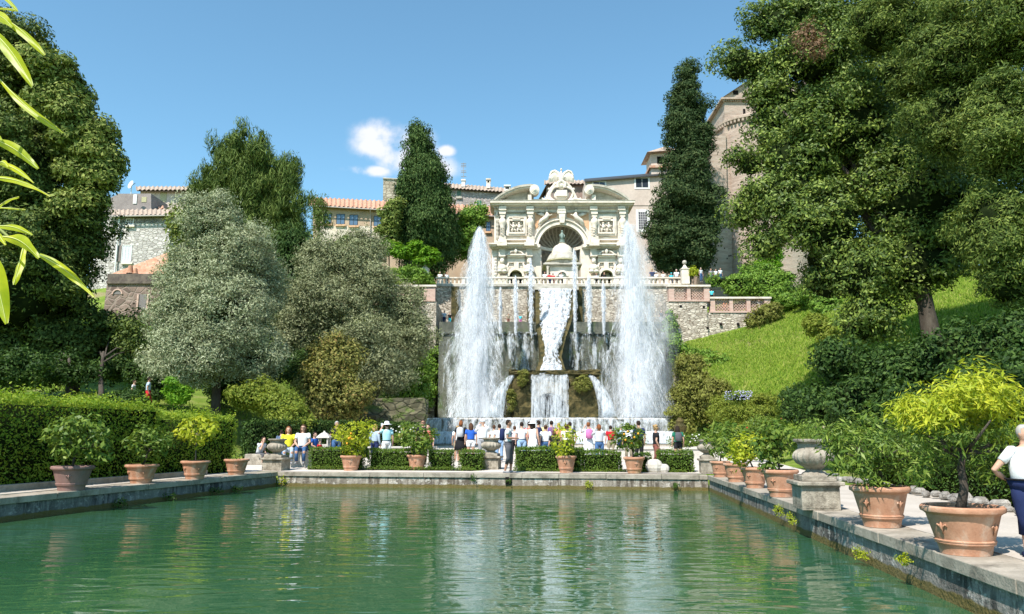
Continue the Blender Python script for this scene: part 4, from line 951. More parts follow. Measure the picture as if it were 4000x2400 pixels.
def fin(mb):
    z = kz(862); mb.lathe([(.42, 0), (.32, .12), (.30, .3), (.38, .36)], (kx, KY, z), 10); mb.tube([(kx, KY, z + .3), (kx - .05, KY, z + .7), (kx, KY, z + 1.05), (kx, KY, z + 1.3)], [.16, .26, .24, .1], 8); mb.ell((kx, KY, z + 1.45), (.13, .13, .17), 8, 6)
    mb.tube([(kx, KY, z + 1.15), (kx + .3, KY - .1, z + .9), (kx + .25, KY - .2, z + .6)], .07, 6); mb.tube([(kx, KY, z + 1.15), (kx - .3, KY - .1, z + .95), (kx - .2, KY - .2, z + .7)], .07, 6)
kp('statue', fin, rough_mat('bronze_statue', (.14, .20, .17), (.30, .36, .31), 3, .6), smooth=True)

# ================================================================ buildings
def house(name, label, cat='house'): return empty(name, (0, 0, 0), label, cat)
def rel(root, loc): root.location = loc
def win(root, x0, x1, y0, y1, Y, pane=M_glass, fr=M_white, fw=3.0, rows=0, cols=1, sill=None, proud=.06, frame_out=.0):
    """window: frame part with pane, glazing bars and sill as sub-parts"""
    mb = MB(); 
    bpx(mb, x0 - fw, x0, y0 - fw, y1 + fw, Y - proud, .2); bpx(mb, x1, x1 + fw, y0 - fw, y1 + fw, Y - proud, .2); bpx(mb, x0, x1, y0 - fw, y0, Y - proud, .2); bpx(mb, x0, x1, y1, y1 + fw, Y - proud, .2)
    o = mb.build('window', fr, None); o.parent = root; o.matrix_parent_inverse = Matrix.Translation(-Vector(root.location))
    mb = MB(); bpx(mb, x0, x1, y0, y1, Y - .015, .1); p = mb.build('pane', pane, o)
    if rows or cols > 1:
        mb = MB()
        for i in range(1, cols): x = x0 + (x1 - x0) * i / cols; bpx(mb, x - .7, x + .7, y0, y1, Y - .05, .04)
        for i in range(1, rows): y = y0 + (y1 - y0) * i / rows; bpx(mb, x0, x1, y - .5, y + .5, Y - .05, .04)
        mb.build('glazing_bar', fr, o)
    if sill: mb = MB(); bpx(mb, x0 - 5, x1 + 5, y1 + fw, y1 + fw + 7, Y - .3, .3); mb.build('sill', sill, o)
    return o
def tileroof(root, xa, xb, yA, yB, YA, YB, mat=M_tile, pitch=.42, amp=.09, ya2=None, yb2=None, thick=.12):
    """ridged tile sheet; yA/YA = eaves, yB/YB = ridge, given at the left end; ya2/yb2 at the right"""
    ya2 = yA if ya2 is None else ya2; yb2 = yB if yb2 is None else yb2
    a0, a1, b0, b1 = W(xa, yA, YA), W(xb, ya2, YA), W(xa, yB, YB), W(xb, yb2, YB); L = (a1 - a0).length; nx = max(8, int(L / pitch * 6)); vs = []; nr = 8
    for i in range(nr + 1):
        for j in range(nx + 1):
            s_, t = j / nx, i / nr; p = a0.lerp(a1, s_).lerp(b0.lerp(b1, s_), t); w_ = math.cos(2 * math.pi * s_ * L / pitch); vs.append((p.x, p.y, p.z + amp * w_ + .03 * ((i * 7) % 3)))
    mb = MB(); mb.add(vs, [(i * (nx + 1) + j, i * (nx + 1) + j + 1, (i + 1) * (nx + 1) + j + 1, (i + 1) * (nx + 1) + j) for i in range(nr) for j in range(nx)])
    mb.add([a0 - Vector((0, -.3, thick)), a1 - Vector((0, -.3, thick)), b1 - Vector((0, 0, thick)), b0 - Vector((0, 0, thick))], [(0, 1, 2, 3)])
    o = mb.build('roof', mat, None); o.parent = root; o.matrix_parent_inverse = Matrix.Translation(-Vector(root.location)); return o
def wallpoly(root, pts, Y, dep, mat, name='wall'):        # outline in photo px at distance Y, straight back by dep
    return at(root, lambda mb: mb.prism([(W(x, y, Y).x, W(x, y, Y).z) for x, y in pts], Y, Y + dep), name, mat)
# ochre wing
Y = 106.0; h = house('ochre_building', 'long ochre rendered building with orange pantile roof and blue-grey windows'); rel(h, W(1600, 1000, Y))
wallpoly(h, [(1222, 1300), (1222, 795), (2010, 850), (2010, 1300)], Y, 8, M_yellow)
at(h, lambda mb: bpx(mb, 1244, 1490, 884, 1100, Y - .04, .1), 'lower_render', rough_mat('pale_render', (.66, .56, .44), (.76, .68, .56), .5, .9, .2, c3=(.6, .48, .36)))  # lighter wall tone below the eaves shade held in the ochre
tileroof(h, 1205, 2010, 800, 772, Y - .9, Y + 4.0, ya2=846, yb2=812, pitch=.62, amp=.11)
at(h, lambda mb: mb.tube([W(1207, 804, Y - .95), W(2010, 850, Y - .95)], .09, 6), 'gutter', plain('gutter', (.45, .40, .36), .5))
at(h, lambda mb: mb.tube([W(1447, 815, Y - .9), W(1447, 845, Y - .2), W(1447, 1000, Y - .2)], .07, 6), 'downpipe', plain('gutter', (.45, .40, .36), .5))
gl = plain('sky_glass', (.10, .16, .24), .1, .8)
for (a, b, y0, y1) in ((1268, 1293, 836, 872), (1315, 1345, 838, 875), (1366, 1396, 841, 879), (1461, 1490, 846, 882), (1900, 1914, 869, 902)): win(h, a, b, y0, y1, Y, gl, plain('dark_frame', (.05, .055, .06), .6), 1.6, 2, 2, M_orange)
win(h, 1462, 1484, 946, 1000, Y, M_dark, M_white, 2)
# stone house with tower behind
Y = 128.0; h = house('stone_house', 'rubble stone house end with one small window rising behind the ochre roof'); rel(h, W(1550, 750, Y))
wallpoly(h, [(1490, 1200), (1497, 700), (1500, 698), (1586, 706), (1586, 1200)], Y, 9, rubble('old_rubble', (.36, .30, .22), (.52, .46, .35), (.28, .22, .16), 1.2, 1.6))
at(h, lambda mb: mb.tube([W(1496, 697, Y - .1), W(1590, 704, Y - .1)], .16, 5), 'verge', M_travd)
win(h, 1542, 1556, 724, 746, Y, plain('sky_glass', (.10, .16, .24), .1, .8), M_travd, 1.5)
Y = 122.0; h = house('grey_house', 'grey stone house with sagging tiled roof, chimneys and green shutters beside the cypress'); rel(h, W(1850, 780, Y))
wallpoly(h, [(1730, 1200), (1730, 730), (1762, 733), (2000, 750), (2000, 1200)], Y, 8, rubble('grey_rubble', (.34, .29, .27), (.50, .44, .41), (.40, .35, .32), 1.6, 1.6))
tileroof(h, 1728, 2005, 732, 716, Y - .8, Y + 4, ya2=752, yb2=738, mat=M_tileg, pitch=.6)
for (a, b, y0, y1) in ((1786, 1800, 743, 766), (1863, 1881, 783, 808)): win(h, a, b, y0, y1, Y, M_green, M_travd, 2, 0, 2, M_travd)
def chim(root, x0, x1, y0, y1, Y, mat=M_trav, hole=True):
    at(root, lambda mb: (bpx(mb, x0, x1, y0 + 5, y1, Y, 1.0), bpx(mb, x0 - 2, x1 + 2, y0, y0 + 5, Y - .15, 1.3)), 'chimney', mat)
    if hole: at(root, lambda mb: bpx(mb, x0 + 4, x1 - 4, y0 + 9, y0 + 16, Y - .03, .1), 'chimney_opening', M_dark)
chim(h, 1803, 1816, 700, 729, Y + 1, M_white, False); chim(h, 1900, 1915, 697, 735, Y + 1); chim(h, 1970, 1993, 722, 745, Y, M_white)
an = empty('aerial', W(1811, 700, Y + 1), 'thin television aerial on the roof beside the cypress top', 'aerial')
at(an, lambda mb: (mb.tube([W(1811, 702, Y + 1.2), W(1811, 636, Y + 1.2)], .05, 5), [mb.tube([W(1801, y, Y + 1.2), W(1821, y, Y + 1.2)], .06, 4) for y in (640, 646, 652, 668, 674, 690)]), 'mast', plain('grey_metal', (.3, .3, .3), .5))
# palace right
Y = 113.0; h = house('palace', 'large pale pink palace wing with white framed windows behind the fountain facade', 'palace'); rel(h, W(2450, 900, Y))
wallpoly(h, [(2284, 1200), (2286, 706), (2700, 672), (2700, 1200)], Y, 14, M_pink)
at(h, lambda mb: mb.add([W(2282, 706, Y - .5), W(2710, 670, Y - .5), W(2710, 664, Y + 3), W(2282, 699, Y + 3), W(2282, 711, Y - .5), W(2710, 675, Y - .5)], [(0, 1, 2, 3), (4, 5, 1, 0)]), 'roof', M_iron)
at(h, lambda mb: bpx(mb, 2284, 2700, 799, 803, Y - .08, .2), 'string_course', M_pink)
for (a, b, y0, y1) in ((2319, 2363, 712, 731), (2484, 2532, 697, 733)): win(h, a, b, y0, y1, Y, M_glass, M_white, 6, 0, 2)
win(h, 2495, 2528, 829, 896, Y, plain('barred_glass', (.10, .09, .11), .3, .5), M_white, 10, 7, 4)
h2 = house('tiled_house', 'small dark roofed house behind the eagle crest', 'house'); rel(h2, W(2210, 760, 118))
wallpoly(h2, [(2128, 900), (2134, 722), (2150, 714), (2290, 714), (2290, 900)], 118, 6, rough_mat('brown_wall', (.24, .17, .14), (.34, .25, .21), 1))
tileroof(h2, 2126, 2296, 718, 706, 117.2, 121, mat=M_tileg, pitch=.6); 
at(h2, lambda mb: mb.add([W(2100, 785, 117.5), W(2134, 722, 117.5), W(2150, 722, 121), W(2118, 785, 121)], [(0, 1, 2, 3)]), 'lean_to_roof', M_tileg)
# roof turret
h3 = house('roof_turret', 'little square belvedere with tiled roof on the palace, left of the big cypress', 'turret'); rel(h3, W(2570, 650, Y))
at(h3, lambda mb: bpx(mb, 2543, 2640, 596, 685, Y + 1, 4), 'wall', M_pink); at(h3, lambda mb: bpx(mb, 2537, 2645, 646, 655, Y + .6, 5), 'cornice', M_tile)
at(h3, lambda mb: (bpx(mb, 2567, 2592, 612, 640, Y + .96, .3)), 'opening', M_dark)
def pyr(mb):
    a = [W(2528, 594, Y), W(2650, 586, Y)]; c = W(2600, 572, Y + 3); mb.add([a[0], a[1], (a[1].x, Y + 6, a[1].z), (a[0].x, Y + 6, a[0].z), c], [(0, 1, 4), (1, 2, 4), (2, 3, 4), (3, 0, 4), (3, 2, 1, 0)])
at(h3, pyr, 'roof', M_tileg)
# brick church tower with apse
Y = 104.0; h = house('church_tower', 'tall pale brick church tower with rounded apse rising behind the right hand trees', 'tower'); rel(h, W(2880, 900, Y))
wallpoly(h, [(2830, 1300), (2830, 390), (2960, 395), (3200, 395), (3200, 1300)], Y + 1.0, 12, M_tower)
wallpoly(h, [(2740, 1300), (2770, 545), (2835, 518), (2850, 1300)], Y + .5, 9, M_tower, 'aisle_wall')
ax, ar = W(3010, 800, Y).x, 165 * mpp(800, Y)
at(h, lambda mb: mb.lathe([(ar * 1.06, W(0, 1300, Y).z), (ar, W(0, 900, Y).z), (ar * .97, W(0, 470, Y).z)], (ax, Y + 3.0, 0), 32, sy=.8), 'apse', M_tower, smooth='auto')
def crn(mb, r0, z0, k=30):
    for i in range(k): a = math.pi + math.pi * i / k; mb.box(ax + r0 * math.cos(a) - .12, ax + r0 * math.cos(a) + .12, Y + 3 + r0 * .8 * math.sin(a) - .15, Y + 3 + r0 * .8 * math.sin(a) + .15, z0 - .4, z0)
at(h, lambda mb: (mb.lathe([(ar * 1.0, W(0, 476, Y).z), (ar * 1.06, W(0, 470, Y).z), (ar * 1.06, W(0, 462, Y).z), (ar * .4, W(0, 420, Y).z)], (ax, Y + 3.0, 0), 32, sy=.8), crn(mb, ar * 1.03, W(0, 472, Y).z)), 'apse_cornice', M_tileg)
at(h, lambda mb: (bpx(mb, 2818, 3210, 380, 387, Y + .5, 13), [bpx(mb, 2826 + i * 9, 2831 + i * 9, 387, 396, Y + .75, .4) for i in range(40)]), 'cornice', M_tileg)
wallpoly(h, [(2824, 382), (2890, 338), (3010, 262), (3195, 382)], Y + 1.4, 11, M_tower, 'gable')
at(h, lambda mb: (mb.add([W(2814, 386, Y + .9), W(3010, 256, Y + .9), W(3010, 290, Y + 13), W(2814, 420, Y + 13)], [(0, 1, 2, 3)]), mb.add([W(3010, 256, Y + .9), W(3206, 386, Y + .9), W(3206, 420, Y + 13), W(3010, 290, Y + 13)], [(0, 1, 2, 3)])), 'roof', M_tileg)
at(h, lambda mb: (bpx(mb, 2903, 2912, 426, 452, Y + .95, .2), bpx(mb, 2864, 2884, 354, 370, Y + 1.35, .2)), 'window_opening', M_dark)
def put(mb):
    rg = random.Random(4)
    for _ in range(16): x, y = rg.uniform(2780, 2860), rg.uniform(820, 1040); bpx(mb, x, x + 4, y, y + 5, Y + .46, .1)
at(h, put, 'putlog_hole', M_dark)['kind'] = 'stuff'
# left stone house
Y = 92.0; h = house('rubble_house', 'pale rubble house with white downpipe and curtained window beside the left tree'); rel(h, W(500, 900, Y))
M_h = M_rubl
wallpoly(h, [(330, 1400), (365, 838), (660, 838), (660, 1400)], Y, 9, M_h)
at(h, lambda mb: bpx(mb, 470, 660, 846, 872, Y - .04, .1), 'eaves_shadow', rubble('eaves_shadow_rubble', (.22, .20, .19), (.34, .31, .29), (.16, .14, .13), 1.8, 1.6))  # cast shadow of the eaves, set in as a strip of darker rubble
tileroof(h, 430, 670, 842, 822, Y - .7, Y + 3.5, mat=M_tileg, ya2=838, yb2=818, pitch=.55)
at(h, lambda mb: mb.tube([W(430, 846, Y - .75), W(668, 842, Y - .75)], .1, 6), 'gutter', plain('gutter', (.45, .40, .36), .5))
at(h, lambda mb: mb.tube([W(467, 850, Y - .3), W(448, 1066, Y - .3)], .1, 8), 'downpipe', M_white)
win(h, 494, 519, 857, 876, Y, plain('sky_glass', (.10, .16, .24), .1, .8), M_white, 3, 2, 3, M_trav)
win(h, 477, 511, 960, 1022, Y, plain('curtain', (.62, .63, .66), .8), M_white, 3, 0, 3, M_trav); win(h, 350, 372, 980, 1020, Y, plain('curtain', (.62, .63, .66), .8), M_white, 3)
at(h, lambda mb: bpx(mb, 458, 472, 960, 1022, Y - .12, .1), 'shutter', rough_mat('old_shutter', (.22, .18, .16), (.30, .25, .22), 4))
h = house('terraced_house', 'pinkish house with projecting tiled roof behind the stone house and satellite dish'); rel(h, W(640, 790, 104))
wallpoly(h, [(395, 1200), (395, 790), (455, 762), (460, 757), (590, 757), (592, 1200)], 98, 5, rough_mat('dark_render', (.24, .20, .19), (.34, .29, .27), .8), 'parapet_wall')
wallpoly(h, [(548, 1200), (548, 738), (760, 738), (760, 1200)], 104, 8, M_pink); tileroof(h, 530, 780, 742, 730, 103, 107, mat=M_tileg, pitch=.6)
at(h, lambda mb: (bpx(mb, 625, 650, 752, 790, 103.95, .2),), 'window_opening', plain('yellow_blind', (.45, .42, .25), .8)); at(h, lambda mb: bpx(mb, 553, 572, 770, 790, 97.95, .1), 'parapet_gap', plain('yellow_blind', (.45, .42, .25), .8))
at(h, lambda mb: bpx(mb, 520, 534, 760, 796, 97.9, .3), 'chimney', M_white)
tileroof(h, 575, 640, 816, 806, 99, 101, mat=M_tile, pitch=.5)
ds = empty('satellite_dish', W(512, 722, 96), 'round white satellite dish on the roof beside the left tree', 'satellite dish')
def dish(mb):
    c = W(512, 722, 96); r = 17 * mpp(722, 96); M_ = Matrix.Translation(c) @ Matrix.Rotation(R(-35), 4, 'Z') @ Matrix.Rotation(R(78), 4, 'X'); mb.M = M_
    mb.lathe([(.02, -.12), (r * .6, -.06), (r, .06), (r * .98, .09), (r * .6, -.02), (.02, -.08)], n=20); mb.M = None
    mb.tube([c + Vector((0, .1, 0)), W(512, 760, 96.2)], .06, 6)
at(ds, dish, 'reflector', M_white, smooth='auto'); at(ds, lambda mb: mb.tube([W(512, 728, 95.9), W(528, 716, 95.0)], .04, 5), 'feed_arm', M_iron)
# brick stub with arch, in the left garden
Y = 76.0; h = house('garden_tower', 'squat brown stone garden building with arched opening, pots on its roof', 'building'); rel(h, W(520, 1250, Y))
wallpoly(h, [(390, 1340), (422, 1070), (640, 1070), (640, 1340)], Y, 5, M_rubp)
at(h, lambda mb: (bpx(mb, 415, 650, 1098, 1108, Y - .2, 5), bpx(mb, 420, 650, 1070, 1098, Y - .08, 5)), 'cornice', rough_mat('dark_moss_stone', (.10, .08, .07), (.22, .18, .14), 2, .95, .6))
at(h, lambda mb: (bpx(mb, 540, 572, 1150, 1210, Y - .03, .1), mb.arch(W(556, 0, Y).x, W(0, 1150, Y).z, .02, 16 * mpp(1150, Y), Y - .03, Y + .1)), 'arched_opening', plain('grey_opening', (.22, .20, .19), .9))
at(h, lambda mb: (mb.arch(W(556, 0, Y).x, W(0, 1150, Y).z, 16 * mpp(1150, Y), 21 * mpp(1150, Y), Y - .12, Y + .1), bpx(mb, 533, 540, 1150, 1210, Y - .12, .2), bpx(mb, 572, 579, 1150, 1210, Y - .12, .2)), 'brick_surround', M_brick)
at(h, lambda mb: mb.add([W(430, 1072, Y + 1), W(650, 1072, Y + 1), W(660, 985, Y + 3), W(510, 1046, Y + 3)], [(0, 1, 2, 3)]), 'roof', M_tile)
for x, y, s_, lb in ((508, 1070, 1.0, 'larger upturned terracotta pot on the roof of the brown garden building'), (529, 1071, .72, 'smaller upturned terracotta pot on the roof of the brown garden building')):
    p = W(x, y, Y + .5); r = empty('terracotta_pot', p, lb, 'pot', scale=s_); mb = MB(); mb.lathe([(.34, 0), (.34, .12), (.30, .13), (.2, .8), (.1, .84)], n=14); mb.build('vessel', M_terra, r, smooth='auto'); mb = MB(); mb.lathe([(.36, 0), (.38, .05), (.36, .12)], n=14); mb.build('rim', M_terra, r)
# ================================================================ pots, urns, citrus trees
L_box = leafmat('box_leaves', [(.06, .12, .015), (.11, .19, .025), (.20, .28, .045)], .3, .45, 1.2)
L_lemon = leafmat('citrus_leaves', [(.06, .13, .02), (.13, .21, .03), (.26, .32, .05)], .4, .35, 2.5, .5)
L_lemony = leafmat('yellow_citrus_leaves', [(.20, .28, .02), (.42, .48, .03), (.66, .64, .06)], .45, .35, 2.5, .5)
L_lemond = leafmat('dark_citrus_leaves', [(.05, .11, .015), (.13, .21, .03), (.30, .38, .06)], .35, .35, 2.5, .5)
M_soil2 = rough_mat('potting_soil', (.05, .035, .025), (.12, .085, .06), 8, .95, .6, .01)
def emblem(mb, r, z, a, s_=1.0):
    c, n = math.cos(a), math.sin(a); P_ = lambda t, h, o=0.0: ((r + o) * c - t * n, (r + o) * n + t * c, z + h)
    mb.tube([P_(0, .075 * s_, .012), P_(0, .02 * s_, .02), P_(0, -.07 * s_, -.012)], [.006, .017 * s_, .008], 6)
    for sg in (-1, 1): mb.tube([P_(0, -.02 * s_), P_(sg * .025 * s_, .02 * s_, .01), P_(sg * .05 * s_, .035 * s_, .008), P_(sg * .058 * s_, .012 * s_, .004)], [.008, .012 * s_, .012 * s_, .008], 6)
def pot(x, y0, xl, xr, ytop, label, group=None, mat=None, tree=None, seed=1, emb=(-1.9, -.9), zoff=0.0, squash=None, crownspec=None):
    p = Gd(x, y0, zoff); m = mpp(y0, p.y); p.y += .26 * (xr - xl) * m; p = Vector((p.x * 1.0, p.y, zoff)); p.x = (x - 2000) / F * (p.y / ray(2000, y0).y); m = mpp(y0, p.y)
    Rr = (xr - xl) / 2 * m; H = (y0 - ytop) * m * .97
    root = empty('potted_citrus_tree', p, label, 'potted tree', group, rz=0)
    mat = mat or M_terra; mb = MB(); k = Rr
    mb.lathe([(k * .60, 0), (k * .60, H * .02), (k * .64, H * .17), (k * .655, H * .20), (k * .70, H * .215), (k * .71, H * .235), (k * .70, H * .255), (k * .72, H * .265), (k * .725, H * .29), (k * .69, H * .305), (k * .80, H * .62), (k * .86, H * .80), (k * .87, H * .83)], n=36)
    mb.build('vessel', mat, root, smooth='auto')
    mb = MB(); mb.lathe([(k * .87, H * .82), (k * .93, H * .86), (k * .985, H * .88), (k, H * .92), (k * .99, H * .97), (k * .95, H), (k * .86, H * .985), (k * .84, H * .9)], n=36); mb.build('rim', mat, root, smooth='auto')
    mb = MB(); mb.lathe([(k * .3, H * .90), (k * .86, H * .925), (k * .5, H * .945), (.02, H * .95)], n=20); mb.build('soil', M_soil2, root, smooth=True)
    for a in emb:
        mb = MB(); emblem(mb, k * .785, H * .56, a, k / .43); mb.build('emblem', mat, root, smooth=True)
    if crownspec:
        cs = crownspec; rg = random.Random(seed); cx = (cs['x'] - x) * m; cz0, cz1 = (y0 - cs['bot']) * m, (y0 - cs['top']) * m; rx = cs['w'] / 2 * m
        mb = MB(); tz = cz0 + (cz1 - cz0) * .35; pts = [(rg.uniform(-.03, .03), 0, H * .88), (cx * .3 + rg.uniform(-.04, .04), 0, H + (tz - H) * .3), (cx * .6, .02, H + (tz - H) * .65), (cx, 0, tz)]
        tr = cs.get('tr', .035); mb.tube(pts, [tr * 1.3, tr, tr * .9, tr * .7], 8)
        for i in range(7):
            a = i * 2.4; b = Vector(pts[2]).lerp(Vector(pts[3]), rg.random()); e = Vector((cx + rx * .7 * math.cos(a), rx * .7 * math.sin(a), tz + rg.uniform(.0, .55) * (cz1 - tz))); mb.tube([b, b.lerp(e, .5) + Vector((0, 0, -.02)), e], [tr * .55, tr * .4, tr * .2], 5)
        mb.build('trunk', cs.get('bark', M_bark), root, smooth=True)
        bl = cs.get('blobs') or [(0, .5, 1, .5)]
        bb = [((cx + bx * rx, rg.uniform(-.1, .1) * rx, cz0 + bz * (cz1 - cz0)), (rx * br, rx * br * .85, (cz1 - cz0) * bh)) for bx, bz, br, bh in bl]
        crown('crown', bb, cs.get('n', 900), cs.get('leaf', .10), cs.get('mat', L_lemon), root, clump=cs.get('clump', .16), seed=seed, asp=cs.get('asp', .38), up=.5, inner=cs.get('inner', .45), tout=.8, tup=-.35, lobes=0, stray=.1, shell=cs.get('shell', (.45, 1.0)), ragged=.3, squash=.9)
        if cs.get('low'):
            bb = [((cx + bx * rx, rg.uniform(-.1, .1) * rx, cz0 + bz * (cz1 - cz0)), (rx * br, rx * br * .85, (cz1 - cz0) * bh)) for bx, bz, br, bh in cs['low']]
            crown('lower_foliage', bb, 1700, cs.get('leaf', .1), L_lemon, root, clump=.15, seed=seed + 9, asp=.2, up=.4, inner=0, tout=.8, tup=-.5, shell=(.2, 1.0), ragged=.3, squash=.9, lobes=0, stray=.1)  # shaded lower leaves, their shade put in as a greener tone
        for i, (fx, fy) in enumerate(cs.get('fruit', ())):
            mb = MB(); mb.ell(((fx - x) * m, -rx * .78, (y0 - fy) * m), (.040, .040, .044), 10, 8); mb.build('orange', plain('orange_fruit', (.85, .38, .02), .45, .5), root, smooth=True)
    return root
gA = 'potted citrus trees around the pool'
pot(3775, 2174, 3631, 3933, 1985, 'biggest terracotta pot with long yellow-green leaved tree beside the walking man', gA, seed=1, emb=(-2.75, -1.05), crownspec=dict(x=3800, top=1525, bot=1900, w=500, n=5200, leaf=.105, asp=.20, mat=L_lemony, tr=.05, clump=.2, inner=.0, shell=(.3, 1.0), low=[(.6, .5, .4, .12), (0.1, .5, .45, .12), (-.45, .42, .4, .10), (-.65, .16, .35, .08), (.45, .2, .35, .10), (-.1, .24, .3, .07)], blobs=[(-0.05, .82, .85, .11), (.35, .78, .6, .11), (.7, .70, .4, .12), (-.50, .70, .5, .11), (0.0, .94, .4, .07), (.80, .56, .30, .12)]))
pot(3447, 2063, 3322, 3546, 1903, 'terracotta pot with dense drooping green tree, second nearest on the right hand wall', gA, seed=2, emb=(-2.6, -1.15), crownspec=dict(x=3450, top=1610, bot=1900, w=400, n=4200, leaf=.12, asp=.22, mat=L_lemond, tr=.035, clump=.2, inner=.0, shell=(.3, 1.0), blobs=[(0, .62, .95, .36), (-.5, .45, .5, .25), (.55, .4, .5, .25), (0, .2, .55, .2)]))
pot(3052, 1943, 2978, 3120, 1836, 'terracotta pot with broad glossy leaved tree just beyond the big fluted urn', gA, seed=3, emb=(-2.4, -1.1), crownspec=dict(x=3040, top=1660, bot=1815, w=170, n=800, leaf=.15, asp=.42, mat=L_lemon, tr=.025, clump=.18, inner=.2, blobs=[(0, .6, 1, .4), (-.3, .25, .6, .3)]))
pot(2950, 1908, 2900, 3010, 1826, 'terracotta pot second beyond the big urn, its low yellowish tree spilling leftwards', gA, seed=4, emb=(-2.4, -1.1), crownspec=dict(x=2925, top=1700, bot=1825, w=150, n=700, leaf=.13, asp=.42, mat=L_lemony, tr=.02, clump=.15, inner=.2, blobs=[(0, .6, 1, .4), (-.4, .3, .6, .3)]))
pot(2876, 1884, 2836, 2932, 1810, 'terracotta pot with tall light green tree, third beyond the big urn', gA, seed=5, emb=(-2.3, -1.1), crownspec=dict(x=2880, top=1655, bot=1800, w=150, n=700, leaf=.15, asp=.42, mat=L_lemon, tr=.02, clump=.18, inner=.2))
pot(2815, 1865, 2782, 2862, 1802, 'terracotta pot in the corner beside the far urn, sparse light green tree', gA, seed=6, emb=(-2.3, -1.1), crownspec=dict(x=2815, top=1655, bot=1790, w=130, n=520, leaf=.16, asp=.42, mat=L_lemon, tr=.02, clump=.2, inner=.15))
pot(277, 1918, 207, 363, 1822, 'terracotta pot in purplish shade tones with dark loose tree, nearest on the left wall', gA, mat=M_terrad, seed=7, emb=(-1.25,), crownspec=dict(x=290, top=1640, bot=1810, w=240, n=1300, leaf=.15, asp=.42, mat=L_lemond, tr=.03, clump=.22, inner=.0, shell=(.2, 1.0), blobs=[(0, .6, .95, .4), (.4, .4, .5, .3)]))
pot(550, 1890, 487, 613, 1816, 'pale terracotta pot with small bushy tree, second on the left wall', gA, seed=8, emb=(-1.0, -2.3), crownspec=dict(x=575, top=1675, bot=1800, w=150, n=800, leaf=.14, asp=.42, mat=L_lemon, tr=.025, clump=.2, inner=.1, shell=(.3, 1.0)))
pot(760, 1873, 703, 815, 1801, 'terracotta pot with bright yellow leaved umbrella tree on a bare pale stem', gA, seed=9, emb=(-.9, -2.2), crownspec=dict(x=755, top=1635, bot=1730, w=150, n=620, leaf=.19, asp=.40, mat=L_lemony, tr=.02, clump=.2, inner=.0, bark=M_barkp, shell=(.3, 1.0)))
pot(922, 1856, 874, 971, 1794, 'small terracotta pot without a crown of its own at the end of the left wall', gA, seed=10, emb=(-1.2,), crownspec=dict(x=925, top=1765, bot=1795, w=40, n=40, leaf=.12, mat=L_lemond, tr=.012, inner=.0))
gB = 'potted citrus trees along the far wall'
pot(1370, 1841, 1327, 1412, 1780, 'potted orange tree with round yellow crown and ripe oranges at the far wall', gA, seed=11, emb=(-1.5,), crownspec=dict(x=1375, top=1655, bot=1772, w=150, n=1500, leaf=.16, asp=.30, mat=L_lemony, tr=.025, clump=.25, inner=.45, blobs=[(0, .66, 1, .36), (.1, .25, .55, .3)], fruit=((1378, 1697), (1370, 1716), (1382, 1720), (1390, 1718), (1364, 1735), (1376, 1712))))
pot(1628, 1840, 1588, 1670, 1777, 'terracotta pot with rounded dark glossy green tree below the hugging couple', gA, seed=12, emb=(-1.7,), crownspec=dict(x=1640, top=1690, bot=1768, w=105, n=900, leaf=.17, asp=.42, mat=L_lemon, tr=.035, clump=.22, inner=.4))
pot(2212, 1848, 2173, 2256, 1781, 'terracotta pot with sparse open yellowish tree in front of the crowd', gA, seed=13, emb=(-1.7,), crownspec=dict(x=2205, top=1670, bot=1775, w=100, n=480, leaf=.15, asp=.42, mat=L_lemony, tr=.022, clump=.2, inner=.0, shell=(.2, 1.0)))
pot(2478, 1850, 2436, 2521, 1786, 'terracotta pot with fruiting green tree left of the man in brown shorts', gA, seed=14, emb=(-1.5,), crownspec=dict(x=2460, top=1665, bot=1760, w=115, n=800, leaf=.15, asp=.42, mat=L_lemon, tr=.025, clump=.2, inner=.15, fruit=((2435, 1700), (2450, 1690), (2475, 1712), (2440, 1722), (2490, 1698), (2462, 1735))))

